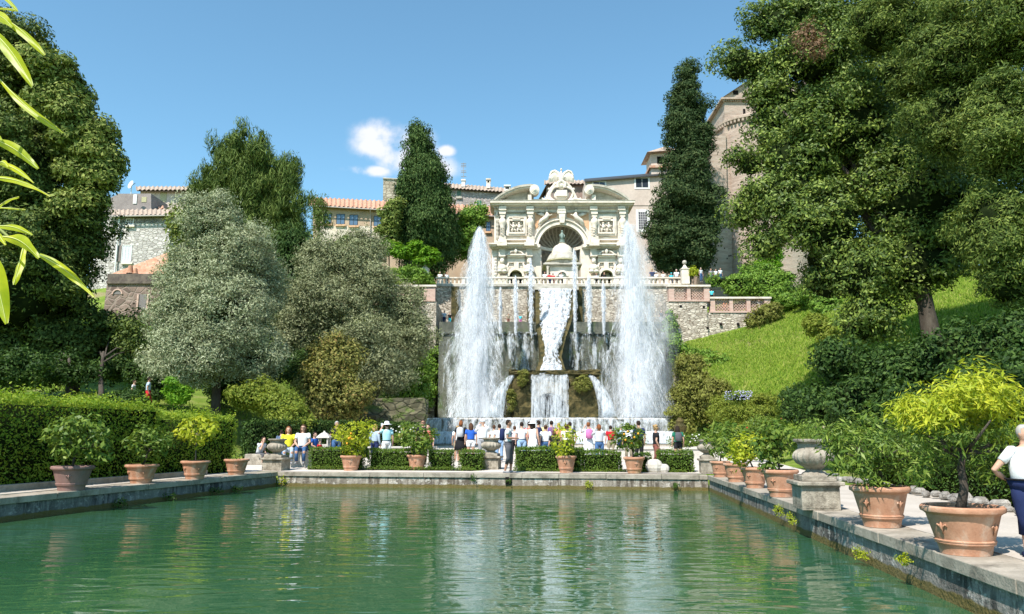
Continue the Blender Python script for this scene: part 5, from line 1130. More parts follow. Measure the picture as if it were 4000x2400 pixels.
M_urn = rough_mat('weathered_urn_stone', (.20, .17, .13), (.50, .44, .35), 4.0, .9, .8, .02, c3=(.10, .085, .06))
def urn(x, y0, xl, xr, ytop, pl, pr, ycap, label, group=None, plant=None, seed=1):
    """x,y0: foot of pedestal; xl..xr bowl width; ycap: top of pedestal slab"""
    p = Gd(x, y0, 0); m = mpp(y0, p.y); hw = (pr - pl) / 2 * m; p.y += hw; p.x = (x - 2000) / F * (p.y / ray(2000, y0).y); m = mpp(y0, p.y)
    Hc = (y0 - ycap) * m * .97; H = (y0 - ytop) * m * .98; Rb = (xr - xl) / 2 * m
    d = (PR1 - PR0); rz = math.atan2(d.y, d.x) - math.pi / 2 if x > 2500 else (math.atan2(PR1.y - PL1.y, PR1.x - PL1.x))
    root = empty('stone_urn', p, label, 'urn', group, rz=rz); w = hw * .94
    mb = MB(); mb.box(-w * .86, w * .86, -w * .86, w * .86, 0, Hc * .80); mb.build('pedestal', M_urn, root, bevel=.01)
    mb = MB(); mb.box(-w * .90, w * .90, -w * .90, w * .90, Hc * .80, Hc * .86); mb.box(-w * 1.06, w * 1.06, -w * 1.06, w * 1.06, Hc * .861, Hc); mb.box(-w * .78, w * .78, -w * .78, w * .78, Hc + .001, Hc + (H - Hc) * .14); mb.build('pedestal_cap', M_urn, root, bevel=.018)
    mb = MB()
    for sx in (-1,):
        mb.box(-w * .66, w * .66, -w * .875, -w * .84, Hc * .70, Hc * .74); mb.box(-w * .66, w * .66, -w * .875, -w * .84, Hc * .08, Hc * .12); mb.box(-w * .70, -w * .66, -w * .875, -w * .84, Hc * .08, Hc * .74); mb.box(w * .66, w * .70, -w * .875, -w * .84, Hc * .08, Hc * .74)
    mb.build('panel_moulding', M_urn, root)
    b = Hc + (H - Hc) * .14; h = H - b; mb = MB()
    mb.lathe([(Rb * .62, b), (Rb * .58, b + h * .05), (Rb * .42, b + h * .10), (Rb * .36, b + h * .15), (Rb * .52, b + h * .22), (Rb * .84, b + h * .32), (Rb * 1.0, b + h * .46), (Rb * 1.0, b + h * .55), (Rb * .90, b + h * .64), (Rb * .76, b + h * .70), (Rb * .70, b + h * .74)], n=96, flute=.10, nf=18, fz=(b + h * .2, b + h * .66)); mb.build('bowl', M_urn, root, smooth='auto')
    mb = MB(); mb.lathe([(Rb * .70, b + h * .73), (Rb * .72, b + h * .86), (Rb * .80, b + h * .90), (Rb * .92, b + h * .93), (Rb * .93, b + h * .985), (Rb * .88, b + h), (Rb * .70, b + h * .98), (Rb * .66, b + h * .9)], n=40); mb.build('rim', M_urn, root, smooth='auto')
    if plant: crown('foliage', [((0, 0, H + .05), (Rb * .8, Rb * .8, .10))], plant, .07, L_lemond, root, clump=.10, seed=seed, asp=.35, inner=.3)
    return root
urn(3190, 1997, 3107, 3265, 1722, 3110, 3292, 1886, 'large fluted stone urn on panelled pedestal between the terracotta pots, planted', None, 500, 5)
urn(1078, 1841, 1040, 1118, 1716, 1030, 1130, 1790, 'fluted stone urn on its pedestal at the left corner of the far wall')
urn(1918, 1838, 1885, 1966, 1711, 1876, 1962, 1783, 'cracked fluted stone urn mid far wall beside the man in cargo shorts')
urn(2765, 1851, 2725, 2800, 1719, 2728, 2800, 1793, 'fluted stone urn at the far right corner of the pool half hidden by citrus leaves', None, 160, 6)
# ================================================================ clipped hedges
def Gp(x, y, z=0.0): return Gd(x, y, z)
L_hedgey = leafmat('bright_privet', [(.10, .20, .02), (.24, .36, .035), (.46, .50, .06)], .45, .4, 1.0)
L_hedged = leafmat('laurel_leaves', [(.03, .075, .012), (.07, .14, .02), (.14, .22, .035)], .35, .35, 1.0, .5)
a_ = PL1 - PL0; dl_ = a_.normalized(); nl_ = Vector((-dl_.y, dl_.x, 0))
def LP(s_, off): return PL0 + a_ * s_ + nl_ * off          # along the left wall
hedge('hedge', [(LP(-.45, 1.75), LP(.62, 1.75), 2.6, 0, 2.3), (LP(.62, 1.75), LP(.955, 1.45), 1.6, 0, 2.02)], .085, 74000, L_hedgey, 'tall clipped hedge with bright shaggy top behind the pots on the left side', top=.16, seed=3)
far_d = (PR1 - PL1).normalized(); far_n = Vector((-far_d.y, far_d.x, 0))
def FP(x, off): t = PL1 + (PR1 - PL1) * ((x - 1084) / (2765 - 1084)); return t + far_n * off
gH = 'low box hedges along the far wall'
for i, (x0, x1, h_, lb) in enumerate(((1133, 1350, .86, 'low clipped box hedge from the left corner urn to the orange tree'), (1395, 1620, .80, 'patchy low box hedge between the orange tree and the dark green tree'), (1655, 1745, .78, 'short rounded low hedge just right of the dark green potted tree'), (1785, 1878, .76, 'thin short low hedge just left of the cracked urn'),
        (2018, 2290, .88, 'dense low box hedge starting by the man in cargo shorts'), (2290, 2445, .74, 'thin patchy low hedge left of the fruiting potted tree'), (2500, 2562, .66, 'sparse low hedge just right of the fruiting potted tree'), (2590, 2728, .76, 'low hedge by the pale boulders ending at the corner urn'))):
    hedge('box_hedge', [(FP(x0, 1.75), FP(x1, 1.75), 1.0, 0, h_)], .07, int((x1 - x0) * 26), L_box, lb, group=gH, seed=30 + i, top=.04)
hedge('ground_cover', [(FP(1140, 1.5), FP(1860, 1.5), .12, 0, .16)], .06, 2600, L_lemon, 'fringe of bright green low leaves at the foot of the box hedges', 'ground cover', seed=50)['kind'] = 'stuff'
hedge('ground_cover', [(FP(2020, 1.5), FP(2700, 1.5), .12, 0, .12)], .06, 1800, L_lemon, 'thin fringe of bright green leaves below the right box hedges', 'ground cover', seed=51)['kind'] = 'stuff'
def RPt(s_, off): d = (PR1 - PR0); n = Vector((d.y, -d.x, 0)).normalized(); return PR0 + d * s_ + n * off
hedge('hedge', [(RPt(.95, 3.9), RPt(.02, 3.7), -1.3 * -1, 0.12, 1.35)], .065, 26000, L_hedged, 'dark glossy waist high hedge behind the terracotta pots along the right path', seed=60, top=.07)
M_tufr = rough_mat('rough_tufa_stones', (.16, .14, .12), (.50, .47, .42), 4, .95, .9, .04)
rk = empty('stone_edging', RPt(.4, 3.4), 'rough tufa stones edging the right hedge beside the path', 'edging'); mb = MB(); rg = random.Random(2)
for i in range(150): q = RPt(rg.uniform(-.1, .98), 3.45 + rg.uniform(-.16, .16)); r_ = rg.uniform(.07, .15); q = q - RPt(.4, 3.4); mb.ell((q.x, q.y, r_ * .6 + rg.uniform(0, .05)), (r_ * rg.uniform(.7, 1.3), r_ * rg.uniform(.7, 1.2), r_ * .8), 7, 5)
o = mb.build('stones', M_tufr, rk); o['kind'] = 'stuff'
lk = empty('garden_kerb', LP(.3, 1.5), 'low pale stone kerb at the foot of the left hedge', 'kerb'); mb = MB(); q0, q1 = LP(-.3, 1.5) - LP(.3, 1.5), LP(.8, 1.35) - LP(.3, 1.5); n_ = nl_ * .16
mb.prismz([(q0.x, q0.y), (q1.x, q1.y), (q1.x + n_.x, q1.y + n_.y), (q0.x + n_.x, q0.y + n_.y)], 0, .17); mb.build('kerb', M_cop, lk, bevel=.02)
# stone benches / steps behind the hedges
M_step = rough_mat('pale_step_stone', (.50, .46, .40), (.68, .64, .57), 1.5, .9, .5, .03)
for i, (x0, x1, y0, y1, Y, lb) in enumerate(((1440, 1700, 1745, 1770, 37, 'long low pale stone bench behind the hat wearing woman'), (1130, 1400, 1762, 1790, 34, 'low stone ledge the women in yellow and white sit on'), (2250, 2800, 1750, 1772, 40, 'long low pale stone step behind the right part of the crowd'), (1700, 1900, 1752, 1775, 40, 'low pale stone step behind the two women seen from the back'))):
    c0, c1 = W(x0, y1, Y), W(x1, y0, Y); z0 = floorz(Y); r = empty('stone_bench', ((c0.x + c1.x) / 2, Y, z0), lb, 'bench'); mb = MB(); L_ = (c1.x - c0.x) / 2
    mb.box(-L_, L_, 0, .55, 0, c1.z - z0 - .08); mb.build('base', M_step, r); mb = MB(); mb.box(-L_ - .05, L_ + .05, -.06, .6, c1.z - z0 - .078, c1.z - z0); mb.build('seat', M_step, r, bevel=.02)
st = empty('stone_block', Gd(1000, 1823, 0) + Vector((0, .3, 0)), 'rough stone block seat by the left corner urn under the sitting visitor', 'block'); mb = MB(); mb.box(-.55, .55, -.3, .45, 0, .55); mb.build('block', M_urn, st, bevel=.04)
for x, w_, lb in ((2575, .34, 'larger pale boulder in the gap of the hedge by the man in brown shorts'), (2612, .22, 'smaller pale boulder in the gap of the hedge by the man in brown shorts')):
    p = FP(x, 1.6); mb = MB(); mb.ell((0, 0, w_ * .7), (w_, w_ * .8, w_ * .85), 9, 7); tag(mb.build('boulder', M_step, None, loc=Vector((p.x, p.y, 0))), lb, 'boulder')
# lantern shaped stone bin
p = W(1263, 1795, 35); lb_ = empty('stone_litter_bin', (p.x, 35, .05), 'pale stone litter bin with little pagoda lid behind the boy in blue', 'bin'); z1 = W(1263, 1684, 35).z - .05
mb = MB(); mb.box(-.24, .24, -.24, .24, 0, z1 * .62); mb.build('body', M_step, lb_, bevel=.02)
mb = MB(); [mb.box(sx * .2 - .03, sx * .2 + .03, sy * .2 - .03, sy * .2 + .03, z1 * .62, z1 * .80) for sx in (-1, 1) for sy in (-1, 1)]; mb.build('corner_post', M_step, lb_)
mb = MB(); mb.lathe([(.42, z1 * .80), (.40, z1 * .83), (.18, z1 * .93), (.06, z1 * .96), (.05, z1)], n=4); o = mb.build('lid', M_step, lb_); o.rotation_euler.z = R(45)
# golden carved stone figure at the end of the basin
p = W(2658, 1700, 65); gs = empty('carved_stone', (p.x, 65, .45), 'mossy golden carved stone vase at the right end of the basin', 'statue'); zt2 = W(0, 1632, 65).z - .45
mb = MB(); mb.lathe([(.5, 0), (.55, .3), (.35, zt2 * .4), (.5, zt2 * .55), (.58, zt2 * .7), (.3, zt2 * .8), (.35, zt2 * .88), (.15, zt2)], n=12, flute=.1, nf=7, fz=(.3, 3)); mb.build('vase', M_tufa, gs, smooth='auto')
# flower beds
def flowers(name, x, y, Y, rx, ry, n, fl, cols, label, leafm=None, seed=1, leaf=.10):
    m = mpp(y, Y); c = W(x, y, Y); z0 = max(G(c.x, Y), 0) if Y > 30 else 0; root = empty(name, (c.x, Y, z0), label, 'flower bush')
    crown('foliage', [((0, 0, (c.z - z0)), (rx * m, rx * m * .5, ry * m))], n, leaf, leafm or L_lemond, root, clump=.2, seed=seed, inner=.6)
    rg = random.Random(seed); 
    for col in cols:
        mb = MB()
        for _ in range(fl): a, b = rg.uniform(-1, 1), rg.uniform(-.3, 1); mb.ell((a * rx * m * .9, -rx * m * .5 * rg.uniform(.6, 1.1) * (1 - abs(a) * .4), c.z - z0 + b * ry * m), (.045, .045, .04), 6, 5)
        o = mb.build('blossom', plain('petal_%d' % int(sum(col) * 100), col, .6), root, smooth=True); o['kind'] = 'stuff'
    return root
flowers('flower_bush', 1605, 1705, 40, 85, 38, 2600, 26, [(.8, .78, .72), (.75, .62, .2)], 'flowering bush with white and yellow blooms beside the hat wearing woman', seed=3)
flowers('flower_bush', 2690, 1722, 42, 90, 26, 2200, 26, [(.85, .83, .78)], 'flower bed with white blooms right of the woman in the green shirt', seed=4)
flowers('flower_bush', 3010, 1690, 38, 120, 60, 3200, 6, [(.6, .03, .03)], 'dark rose bush with a red bloom behind the right potted trees', seed=5)
flowers('flower_bush', 3180, 1700, 24, 60, 40, 1400, 3, [(.8, .55, .45)], 'rose bush with a salmon bloom above the large urn', seed=6, leaf=.07)
flowers('lavender_clump', 2880, 1555, 52, 60, 26, 900, 60, [(.35, .36, .55), (.5, .5, .66)], 'clump of pale violet flower spikes on the grassy bank', seed=7)
flowers('flower_bush', 2470, 1720, 43, 50, 20, 700, 16, [(.85, .83, .78)], 'small white flower bush behind the fruiting potted tree', seed=8)
# weeds on the walls, openings in the far wall
def weed(x, y, Y, r, lb, mat=None, n=160): p = W(x, y, Y); o = crown('wall_weed', [((0, 0, 0), (r, r * .6, r * .8))], n, .06, mat or L_lemony, None, clump=.07, seed=int(x), asp=.4, inner=.3); o.location = p; tag(o, lb, 'weed', 'weeds growing from the pool walls')
yf = lambda x: FP(x, 0).y
weed(1102, 1880, yf(1100) - .08, .17, 'bright yellow-green weed in the left corner of the pool wall'); weed(1845, 1872, yf(1845) - .05, .14, 'dark weed tuft in the far wall below the thin hedge', L_hedged); weed(1987, 1880, yf(1987) - .03, .10, 'weed growing in the square drain of the far wall', L_hedged); weed(2300, 1893, yf(2300) - .08, .13, 'low mossy weed at the waterline under the potted trees'); weed(2640, 1898, yf(2640) - .05, .10, 'small weed at the waterline near the right corner', L_hedged)
for s_, z, r, lb in ((.42, -.30, .10, 'weed patch on the streaked wall under the large urn, nearer one'), (.47, -.22, .12, 'yellow moss patch on the streaked wall just before the large urn'), (.215, -.38, .07, 'tiny weed on the streaked wall between the two nearest pots'), (.135, -.22, .06, 'yellow weed below the biggest pot')):
    q = RPt(s_, -.10); o = crown('wall_weed', [((0, 0, 0), (r * .6, r * 2.2, r))], 260, .035, L_lemony, None, clump=.05, seed=int(s_ * 99), asp=.5, inner=.3); o.location = (q.x, q.y, z); tag(o, lb, 'weed', 'weeds growing from the pool walls')
for s_, lb in ((.30, 'dark weed at the waterline of the shaded wall, nearest'), (.47, 'weed at the waterline of the shaded wall below the second pot'), (.66, 'weed at the waterline of the shaded wall below the third pot'), (.76, 'spreading weed at the waterline of the shaded wall near the last pot')):
    q = LP(s_, -.10); o = crown('wall_weed', [((0, 0, 0), (.25, .12, .12))], 220, .05, L_hedged, None, clump=.07, seed=int(s_ * 99), asp=.5, inner=.3); o.location = (q.x, q.y, WATER + .12); tag(o, lb, 'weed', 'weeds growing from the pool walls')
dr = empty('wall_drain', W(1987, 1880, yf(1987)), 'square dark drain opening in the far wall right of the urn', 'drain'); at(dr, lambda mb: bpx(mb, 1974, 1999, 1864, 1894, yf(1987) - .06, .1), 'opening', M_dark)
# ================================================================ people
SK = plain('skin', (.58, .34, .24), .6); SKd = plain('tanned_skin', (.42, .23, .15), .6)
def cm(name, c, r=.85): return plain('cloth_' + name, c, r, .15)
CL = dict(white=(.80, .80, .80), cream=(.78, .72, .62), grey=(.30, .30, .31), lgrey=(.55, .56, .58), black=(.018, .018, .02), navy=(.02, .03, .09), blue=(.03, .12, .50), jeans=(.06, .13, .27), ljeans=(.28, .42, .62), denim=(.42, .52, .62), yellow=(.80, .74, .05), red=(.50, .02, .03), green=(.02, .16, .10), brown=(.22, .08, .06), khaki=(.30, .26, .18), pink=(.62, .20, .42), turq=(.10, .60, .68), orange=(.70, .28, .15), teal=(.02, .45, .55), dgrey=(.10, .10, .11), plum=(.20, .10, .22), vest=(.03, .10, .36), hairb=(.03, .02, .015), hairbr=(.09, .045, .025), hairbl=(.42, .27, .12), haira=(.22, .08, .03), hairg=(.45, .43, .41))
def C_(n): return cm(n, CL[n]) if isinstance(n, str) else n
def person(x, yh, Y, face, top, bot, hair, label, pose='stand', build=1.0, topc='white', botc='jeans', hat=None, pack=None, z=None, skin=None, group=None, sleeves='short', shoes='grey', hairlen='short', scale=None, extra=None, fat=1.0, cat='person', detail=True):
    """x,yh: photo position of the top of the head; face: 0 looks at the camera, 90 to the right, 180 away"""
    h = W(x, yh, Y); z0 = (G(h.x, Y) if z is None else z); sit = pose.startswith('sit')
    H = h.z - z0; sc = scale or (H / (1.33 if sit else 1.76)); z0 = h.z - sc * (1.33 if sit else 1.76) if scale else z0
    root_loc = (h.x, Y, z0); rz = R(face); skin = skin or SK; k = fat
    J = dict(pel=(0, 0, .93), waist=(0, 0, 1.08), chest=(0, 0, 1.28), neck=(0, .0, 1.47), head=(0, -.02, 1.63))
    for s_, n in ((1, 'L'), (-1, 'R')):
        J['sh' + n] = (s_ * .185 * (1 + (k - 1) * .5), 0, 1.41); J['el' + n] = (s_ * .25 * k, .03, 1.13); J['wr' + n] = (s_ * .26 * k, -.05, .89)
        J['hip' + n] = (s_ * .095, 0, .90); J['kn' + n] = (s_ * .105, -.015, .50); J['an' + n] = (s_ * .11, .02, .09)
    if pose == 'walk':
        J['knL'] = (.10, -.16, .52); J['anL'] = (.10, -.22, .10); J['knR'] = (-.10, .06, .50); J['anR'] = (-.10, .26, .14); J['elR'] = (-.24, .08, 1.14); J['wrR'] = (-.24, -.02, .92)
        J['elL'] = (.25, .0, 1.14); J['wrL'] = (.26, -.14, .95)
    if pose == 'hold':
        for s_, n in ((1, 'L'), (-1, 'R')): J['el' + n] = (s_ * .23, .02, 1.14); J['wr' + n] = (s_ * .09, -.27, 1.14)
        J['knL'] = (.10, -.10, .50); J['anL'] = (.11, -.08, .09); J['anR'] = (-.10, .10, .09)
    if pose in ('photo', 'photo1'):
        for s_, n in ((1, 'L'), (-1, 'R')):
            if pose == 'photo1' and s_ < 0: continue
            J['el' + n] = (s_ * .27, -.20, 1.30); J['wr' + n] = (s_ * .10, -.34, 1.56)
    if pose == 'behind':
        for s_, n in ((1, 'L'), (-1, 'R')): J['el' + n] = (s_ * .33 * k, .10, 1.14); J['wr' + n] = (s_ * .10, .22, .98)
    if sit:
        for s_, n in ((1, 'L'), (-1, 'R')):
            J['kn' + n] = (s_ * .13, -.42, .53); J['an' + n] = (s_ * .12, -.40, .09); J['wr' + n] = (s_ * .12, -.30, .60); J['el' + n] = (s_ * .25, -.06, .72)
        for n in ('pel', 'waist', 'chest', 'neck', 'head', 'shL', 'shR', 'hipL', 'hipR'): a = J[n]; J[n] = (a[0], a[1], a[2] - .43)
        if pose == 'sit_lean':
            for n in ('waist', 'chest', 'neck', 'head', 'shL', 'shR'): a = J[n]; t = (a[2] - .5); J[n] = (a[0], a[1] - t * .35, a[2] - t * .05)
            J['wrR'] = (-.08, -.38, J['head'][2] - .05); J['elR'] = (-.2, -.34, .72)
    V = Vector
    def limb(mb, a, b, c, r, n=8, bulge=1.12):
        a, b, c = V(a), V(b), V(c); mb.tube([a, a.lerp(b, .35), b, b.lerp(c, .3), c], [r[0], r[0] * 1.0, r[1], r[1] * bulge, r[2]], n)
    def torso(mb, infl=0.0, lo=None, hi=None):
        p, w, c, ne = V(J['pel']), V(J['waist']), V(J['chest']), V(J['neck']); sw = J['shL'][0]
        lev = [(p + V((0, 0, -.09)), .10, .09), (p, .165 * k, .115 * k), (w, .145 * k, .105 * k), (c, .165 * k, .118 * k), (V(J['shL']) * .5 + V(J['shR']) * .5 + V((0, 0, -.02)), sw * .92, .095), (V(J['shL']) * .5 + V(J['shR']) * .5 + V((0, 0, .04)), sw * .55, .07), (ne, .062, .062)]
        if fat > 1.1: lev[2] = (w + V((0, -.06 * k, 0)), .185 * k, .19 * k); lev[3] = (c + V((0, -.02, 0)), .185 * k, .15 * k); lev[1] = (p + V((0, -.03, 0)), .175 * k, .15 * k)
        lev = lev[(lo or 0):hi]; n = 14; mb.loft([[(q.x + (rx + infl) * math.cos(2 * math.pi * j / n), q.y + (ry + infl) * math.sin(2 * math.pi * j / n), q.z) for j in range(n)] for q, rx, ry in lev])
    body = MB(); torso(body, 0)
    hd = V(J['head']); body.tube([V(J['neck']) - V((0, 0, .05)), V(J['neck']) + V((0, 0, .06)), hd + V((0, 0, -.03))], [.062, .052, .055], 8)
    body.ell(hd, (.076, .092, .118), 14, 10); body.ell(hd + V((0, -.035, -.055)), (.052, .055, .055), 10, 7); body.tube([hd + V((0, -.085, .02)), hd + V((0, -.112, -.018)), hd + V((0, -.092, -.028))], [.010, .016, .012], 6)
    for s_ in (-1, 1): body.ell(hd + V((s_ * .078, .005, -.005)), (.012, .022, .03), 6, 5)
    body.tube([hd + V((-.022, -.093, -.058)), hd + V((0, -.098, -.056)), hd + V((.022, -.093, -.058))], .008, 5)
    for n, s_ in (('L', 1), ('R', -1)):
        limb(body, J['sh' + n], J['el' + n], J['wr' + n], (.050 * (1 + (k - 1) * .4), .037, .026)); body.ell(J['sh' + n], .054, 8, 6)
        limb(body, J['hip' + n], J['kn' + n], J['an' + n], (.088 * k, .055 * (1 + (k - 1) * .4), .036), 10, 1.12)
        an = V(J['an' + n]); body.tube([an + V((0, .055, -.05)), an + V((0, 0, -.04)), an + V((s_ * .01, -.08, -.055)), an + V((s_ * .012, -.16, -.068))], [.030, .038, .034, .020], 8, .8)
        wr = V(J['wr' + n]); d = (wr - V(J['el' + n])).normalized(); sd = d.cross(V((0, 1, 0))); sd = sd.normalized() if sd.length > .1 else V((1, 0, 0)); fw = sd.cross(d).normalized()
        body.tube([wr - d * .01, wr + d * .04, wr + d * .085], [.026, .034, .030], 8, .5)
        for q in range(4): b_ = wr + d * .08 + fw * (.022 - .0145 * q); body.tube([b_, b_ + d * .035 + sd * (-.006 * s_), b_ + d * (.068 - .006 * abs(q - 1.3)) + sd * (-.02 * s_)], [.0095, .009, .0075], 5)
        b_ = wr + d * .03 + fw * .026; body.tube([b_, b_ + d * .03 + fw * .025, b_ + d * .055 + fw * .028], [.012, .010, .008], 5)
    o = body.build('person', skin, None, smooth=True); o.location = root_loc; o.rotation_euler.z = rz; o.scale = (sc,) * 3
    if detail:
        m = o.modifiers.new('surface', 'REMESH'); m.mode = 'VOXEL'; m.voxel_size = .013 if Y < 15 else .017; m.use_smooth_shade = True
    tag(o, label, cat, group)
    def part(name, mb, mat, sm=True): q = mb.build(name, mat, o, smooth=sm); return q
    # clothes
    rg = random.Random(int(x * 7 + yh))
    if top != 'none':
        mb = MB(); torso(mb, .016, (0 if top in ('tee', 'shirt') else 1) if fat < 1.1 else 2, 6); 
        if fat > 1.1: mb = MB(); torso(mb, .012, 1, 6)
        ln = {'short': .55, 'long': 1.0, 'none': 0}[sleeves]
        if ln:
            for n in 'LR':
                a, b, c = V(J['sh' + n]), V(J['el' + n]), V(J['wr' + n])
                if ln < 1: mb.tube([a + V((0, 0, .01)), a.lerp(b, .3), a.lerp(b, ln)], [.062, .064, .062], 9)
                else: mb.tube([a + V((0, 0, .01)), a.lerp(b, .5), b, b.lerp(c, .5), b.lerp(c, .95)], [.062, .058, .050, .044, .040], 9)
                mb.ell(a, .064, 9, 6)
        part('shirt' if top != 'dress' else 'dress_top', mb, C_(topc))
        if top in ('tee', 'shirt'):      # collar
            mb = MB(); ne = V(J['neck']); mb.tube([ne + V((.07 * math.cos(t), .068 * math.sin(t), -.035)) for t in [2 * math.pi * i / 10 for i in range(11)]], .014, 5); part('collar', mb, C_(topc))
    def legs(mb, frac, r):
        for n in 'LR':
            a, b, c = V(J['hip' + n]), V(J['kn' + n]), V(J['an' + n]); pts = [a + V((0, 0, .03)), a.lerp(b, .4), b]; rr_ = [r + .012, r + .004, r - .022]
            if frac < 1: pts = [a + V((0, 0, .03)), a.lerp(b, .4), a.lerp(b, frac)]; rr_ = [r + .012, r + .004, r]
            if frac > 1: pts += [b.lerp(c, .5), b.lerp(c, min(1, frac - 1))]; rr_ += [r - .03, r - .036]
            mb.tube([p for p in pts], [q * (1 + (k - 1) * (1.3 if fat > 1.1 else .5)) for q in rr_], 10)
    if bot in ('jeans', 'shorts', 'short_shorts', 'capri'):
        mb = MB(); legs(mb, {'jeans': 1.98, 'shorts': 1.0, 'short_shorts': .45, 'capri': 1.45}[bot] if bot != 'shorts' else 1.08, .094 if bot != 'jeans' else .09)
        p, w = V(J['pel']), V(J['waist']); n = 14
        pf = V((0, -.03, 0)) if fat > 1.1 else V((0, 0, 0))
        mb.loft([[(q.x + rx * k * math.cos(2 * math.pi * j / n), q.y + ry * k * math.sin(2 * math.pi * j / n), q.z) for j in range(n)] for q, rx, ry in ((p + V((0, 0, -.1)), .13, .11), (p + pf, .185 * (1.08 if fat > 1.1 else 1), .135 * (1 + (k - 1) * .6) * (1.1 if fat > 1.1 else 1)), (p.lerp(w, .6) + pf, .17 * (1.22 if fat > 1.1 else 1), .125 * (1 + (k - 1) * 1.0) * (1.36 if fat > 1.1 else 1)))])
        part('trousers' if bot in ('jeans', 'capri') else 'shorts', mb, C_(botc))
        mb = MB(); q = p.lerp(w, .62) + pf; bq = (1.23, 1.38) if fat > 1.1 else (1, 1); mb.tube([q + V((.172 * k * bq[0] * math.cos(t), .128 * k * bq[1] * (1 + (k - 1) * 1.0) * math.sin(t), 0)) for t in [2 * math.pi * i / 14 for i in range(15)]], .014, 5); part('belt', mb, C_('black'))
    elif bot in ('skirt', 'dress'):
        mb = MB(); p, w = V(J['pel']), V(J['waist']); n = 20; lo = p + V((0, 0, -.42 if bot == 'skirt' else -.62))
        mb.loft([[(q.x + r * (1 + e * math.cos(j * math.pi)) * math.cos(2 * math.pi * j / n), q.y + r * .78 * (1 + e * math.cos(j * math.pi)) * math.sin(2 * math.pi * j / n), q.z) for j in range(n)] for q, r, e in ((lo, .27, .07), (lo.lerp(p, .5), .24, .04), (p, .195, .01), (w, .155, 0))]); part('skirt', mb, C_(botc))
    # shoes
    for n, s_ in (('L', 1), ('R', -1)):
        mb = MB(); an = V(J['an' + n]); mb.tube([an + V((0, .07, -.055)), an + V((0, 0, -.045)), an + V((s_ * .01, -.09, -.06)), an + V((s_ * .012, -.175, -.070))], [.034, .044, .040, .026], 9, .8); mb.v = [(a, b, max(c, an.z - .088)) for a, b, c in mb.v]; part('shoe', mb, C_(shoes))
    # hair
    if hair:
        mb = MB(); mb.ell(hd + V((0, .014, .022)), (.086, .098, .108), 14, 9); mb.v = [(a, b if not (b < hd.y - .04 and c < hd.z + .05) else b + .07, c) for a, b, c in mb.v]
        if hairlen == 'long': mb.tube([hd + V((0, .06, .06)), hd + V((0, .085, -.05)), hd + V((0, .085, -.16)), hd + V((0, .075, -.28))], [.075, .088, .085, .05], 10, .55); [mb.tube([hd + V((s_ * .06, .0, .05)), hd + V((s_ * .078, .01, -.07)), hd + V((s_ * .075, .0, -.20))], [.035, .034, .022], 7) for s_ in (-1, 1)]
        if hairlen == 'bob': mb.tube([hd + V((0, .05, .06)), hd + V((0, .07, -.04)), hd + V((0, .06, -.11))], [.075, .092, .075], 10, .7)
        if hairlen == 'bun': mb.ell(hd + V((0, .11, .04)), .045, 8, 6)
        if hairlen == 'curly': [mb.ell(hd + V((rg.uniform(-.08, .08), rg.uniform(-.02, .1), rg.uniform(-.06, .12))), rg.uniform(.03, .05), 7, 5) for _ in range(26)]
        part('hair', mb, C_(hair))
    if hat:
        mb = MB(); 
        if hat[0] == 'sun': mb.lathe([(.20, -.02), (.215, -.012), (.12, .02), (.098, .03), (.094, .10), (.06, .125), (.01, .13)], hd + V((0, 0, .04)), 22)
        else: mb.lathe([(.098, -.01), (.100, .04), (.08, .09), (.03, .11), (.01, .112)], hd + V((0, 0, .03)), 14); mb.tube([hd + V((0, -.08, .04)), hd + V((0, -.16, .03))], [.07, .05], 8, .2)
        part('hat', mb, C_(hat[1]))
    if pack:
        ch = V(J['chest']); mb = MB(); bx = (.15, .27 if pack[1:] == () else pack[1]); c = ch + V((0, .195 * k, -.02)); mb.lathe([(.10, -.20), (.15, -.17), (.16, -.02), (.145, .14), (.09, .20)], c, 14, 1.0, .62)
        part('backpack', mb, C_(pack[0])); mb = MB()
        for s_ in (-1, 1): mb.tube([c + V((s_ * .09, -.05, .17)), V(J['sh' + ('L' if s_ > 0 else 'R')]) * .72 + V((0, 0, .13 * 3.06)) * 1.0 + V((0, .0, .0)), ch + V((s_ * .12, -.145 * k, .02)), c + V((s_ * .13, -.10, -.15))], .014, 5)
        part('strap', mb, C_(pack[0]))
    if pose in ('photo', 'photo1', 'hold') and extra != 'none':
        w1 = V(J['wrL']); w2 = V(J['wrR']) if pose != 'photo1' else w1; mb = MB(); c = w1.lerp(w2, .5) + V((0, -.05, .09)); mb.box(c.x - .04, c.x + .04, c.y - .006, c.y + .006, c.z - .07, c.z + .07); ph = mb.build('phone', C_('black' if extra != 'whitephone' else 'white'), None)
        ph.location = Vector(root_loc); ph.rotation_euler.z = rz; ph.scale = (sc,) * 3; tag(ph, ('phone held up by the ' + label)[:300] if 0 else 'phone held by the ' + ' '.join(label.split()[:9]), 'phone')
    if face < 80 or face > 280:
        mb = MB()
        if extra == 'sunglasses': [mb.ell(hd + V((s_ * .032, -.090, .012)), (.027, .012, .018), 8, 5) for s_ in (-1, 1)]; mb.tube([hd + V((-.02, -.098, .016)), hd + V((.02, -.098, .016))], .005, 4); part('sunglasses', mb, C_('black'))
        else:
            [mb.ell(hd + V((s_ * .030, -.086, .010)), (.012, .007, .007), 6, 5) for s_ in (-1, 1)]; part('eyes', mb, C_('hairb'))
    return o
gV = 'visitors looking at the fountain'
P = person
P(1801, 1642, 38, 172, 'tee', 'skirt', 'haira', 'woman seen from the back in black top and dark skirt with pale grey backpack', topc='black', botc='black', pack=('lgrey',), hairlen='bob', group=gV)
P(1840, 1652, 37.6, 182, 'tee', 'short_shorts', 'hairbr', 'woman from the back in bright blue top and white shorts, long brown hair', topc='blue', botc='white', hairlen='long', group=gV)
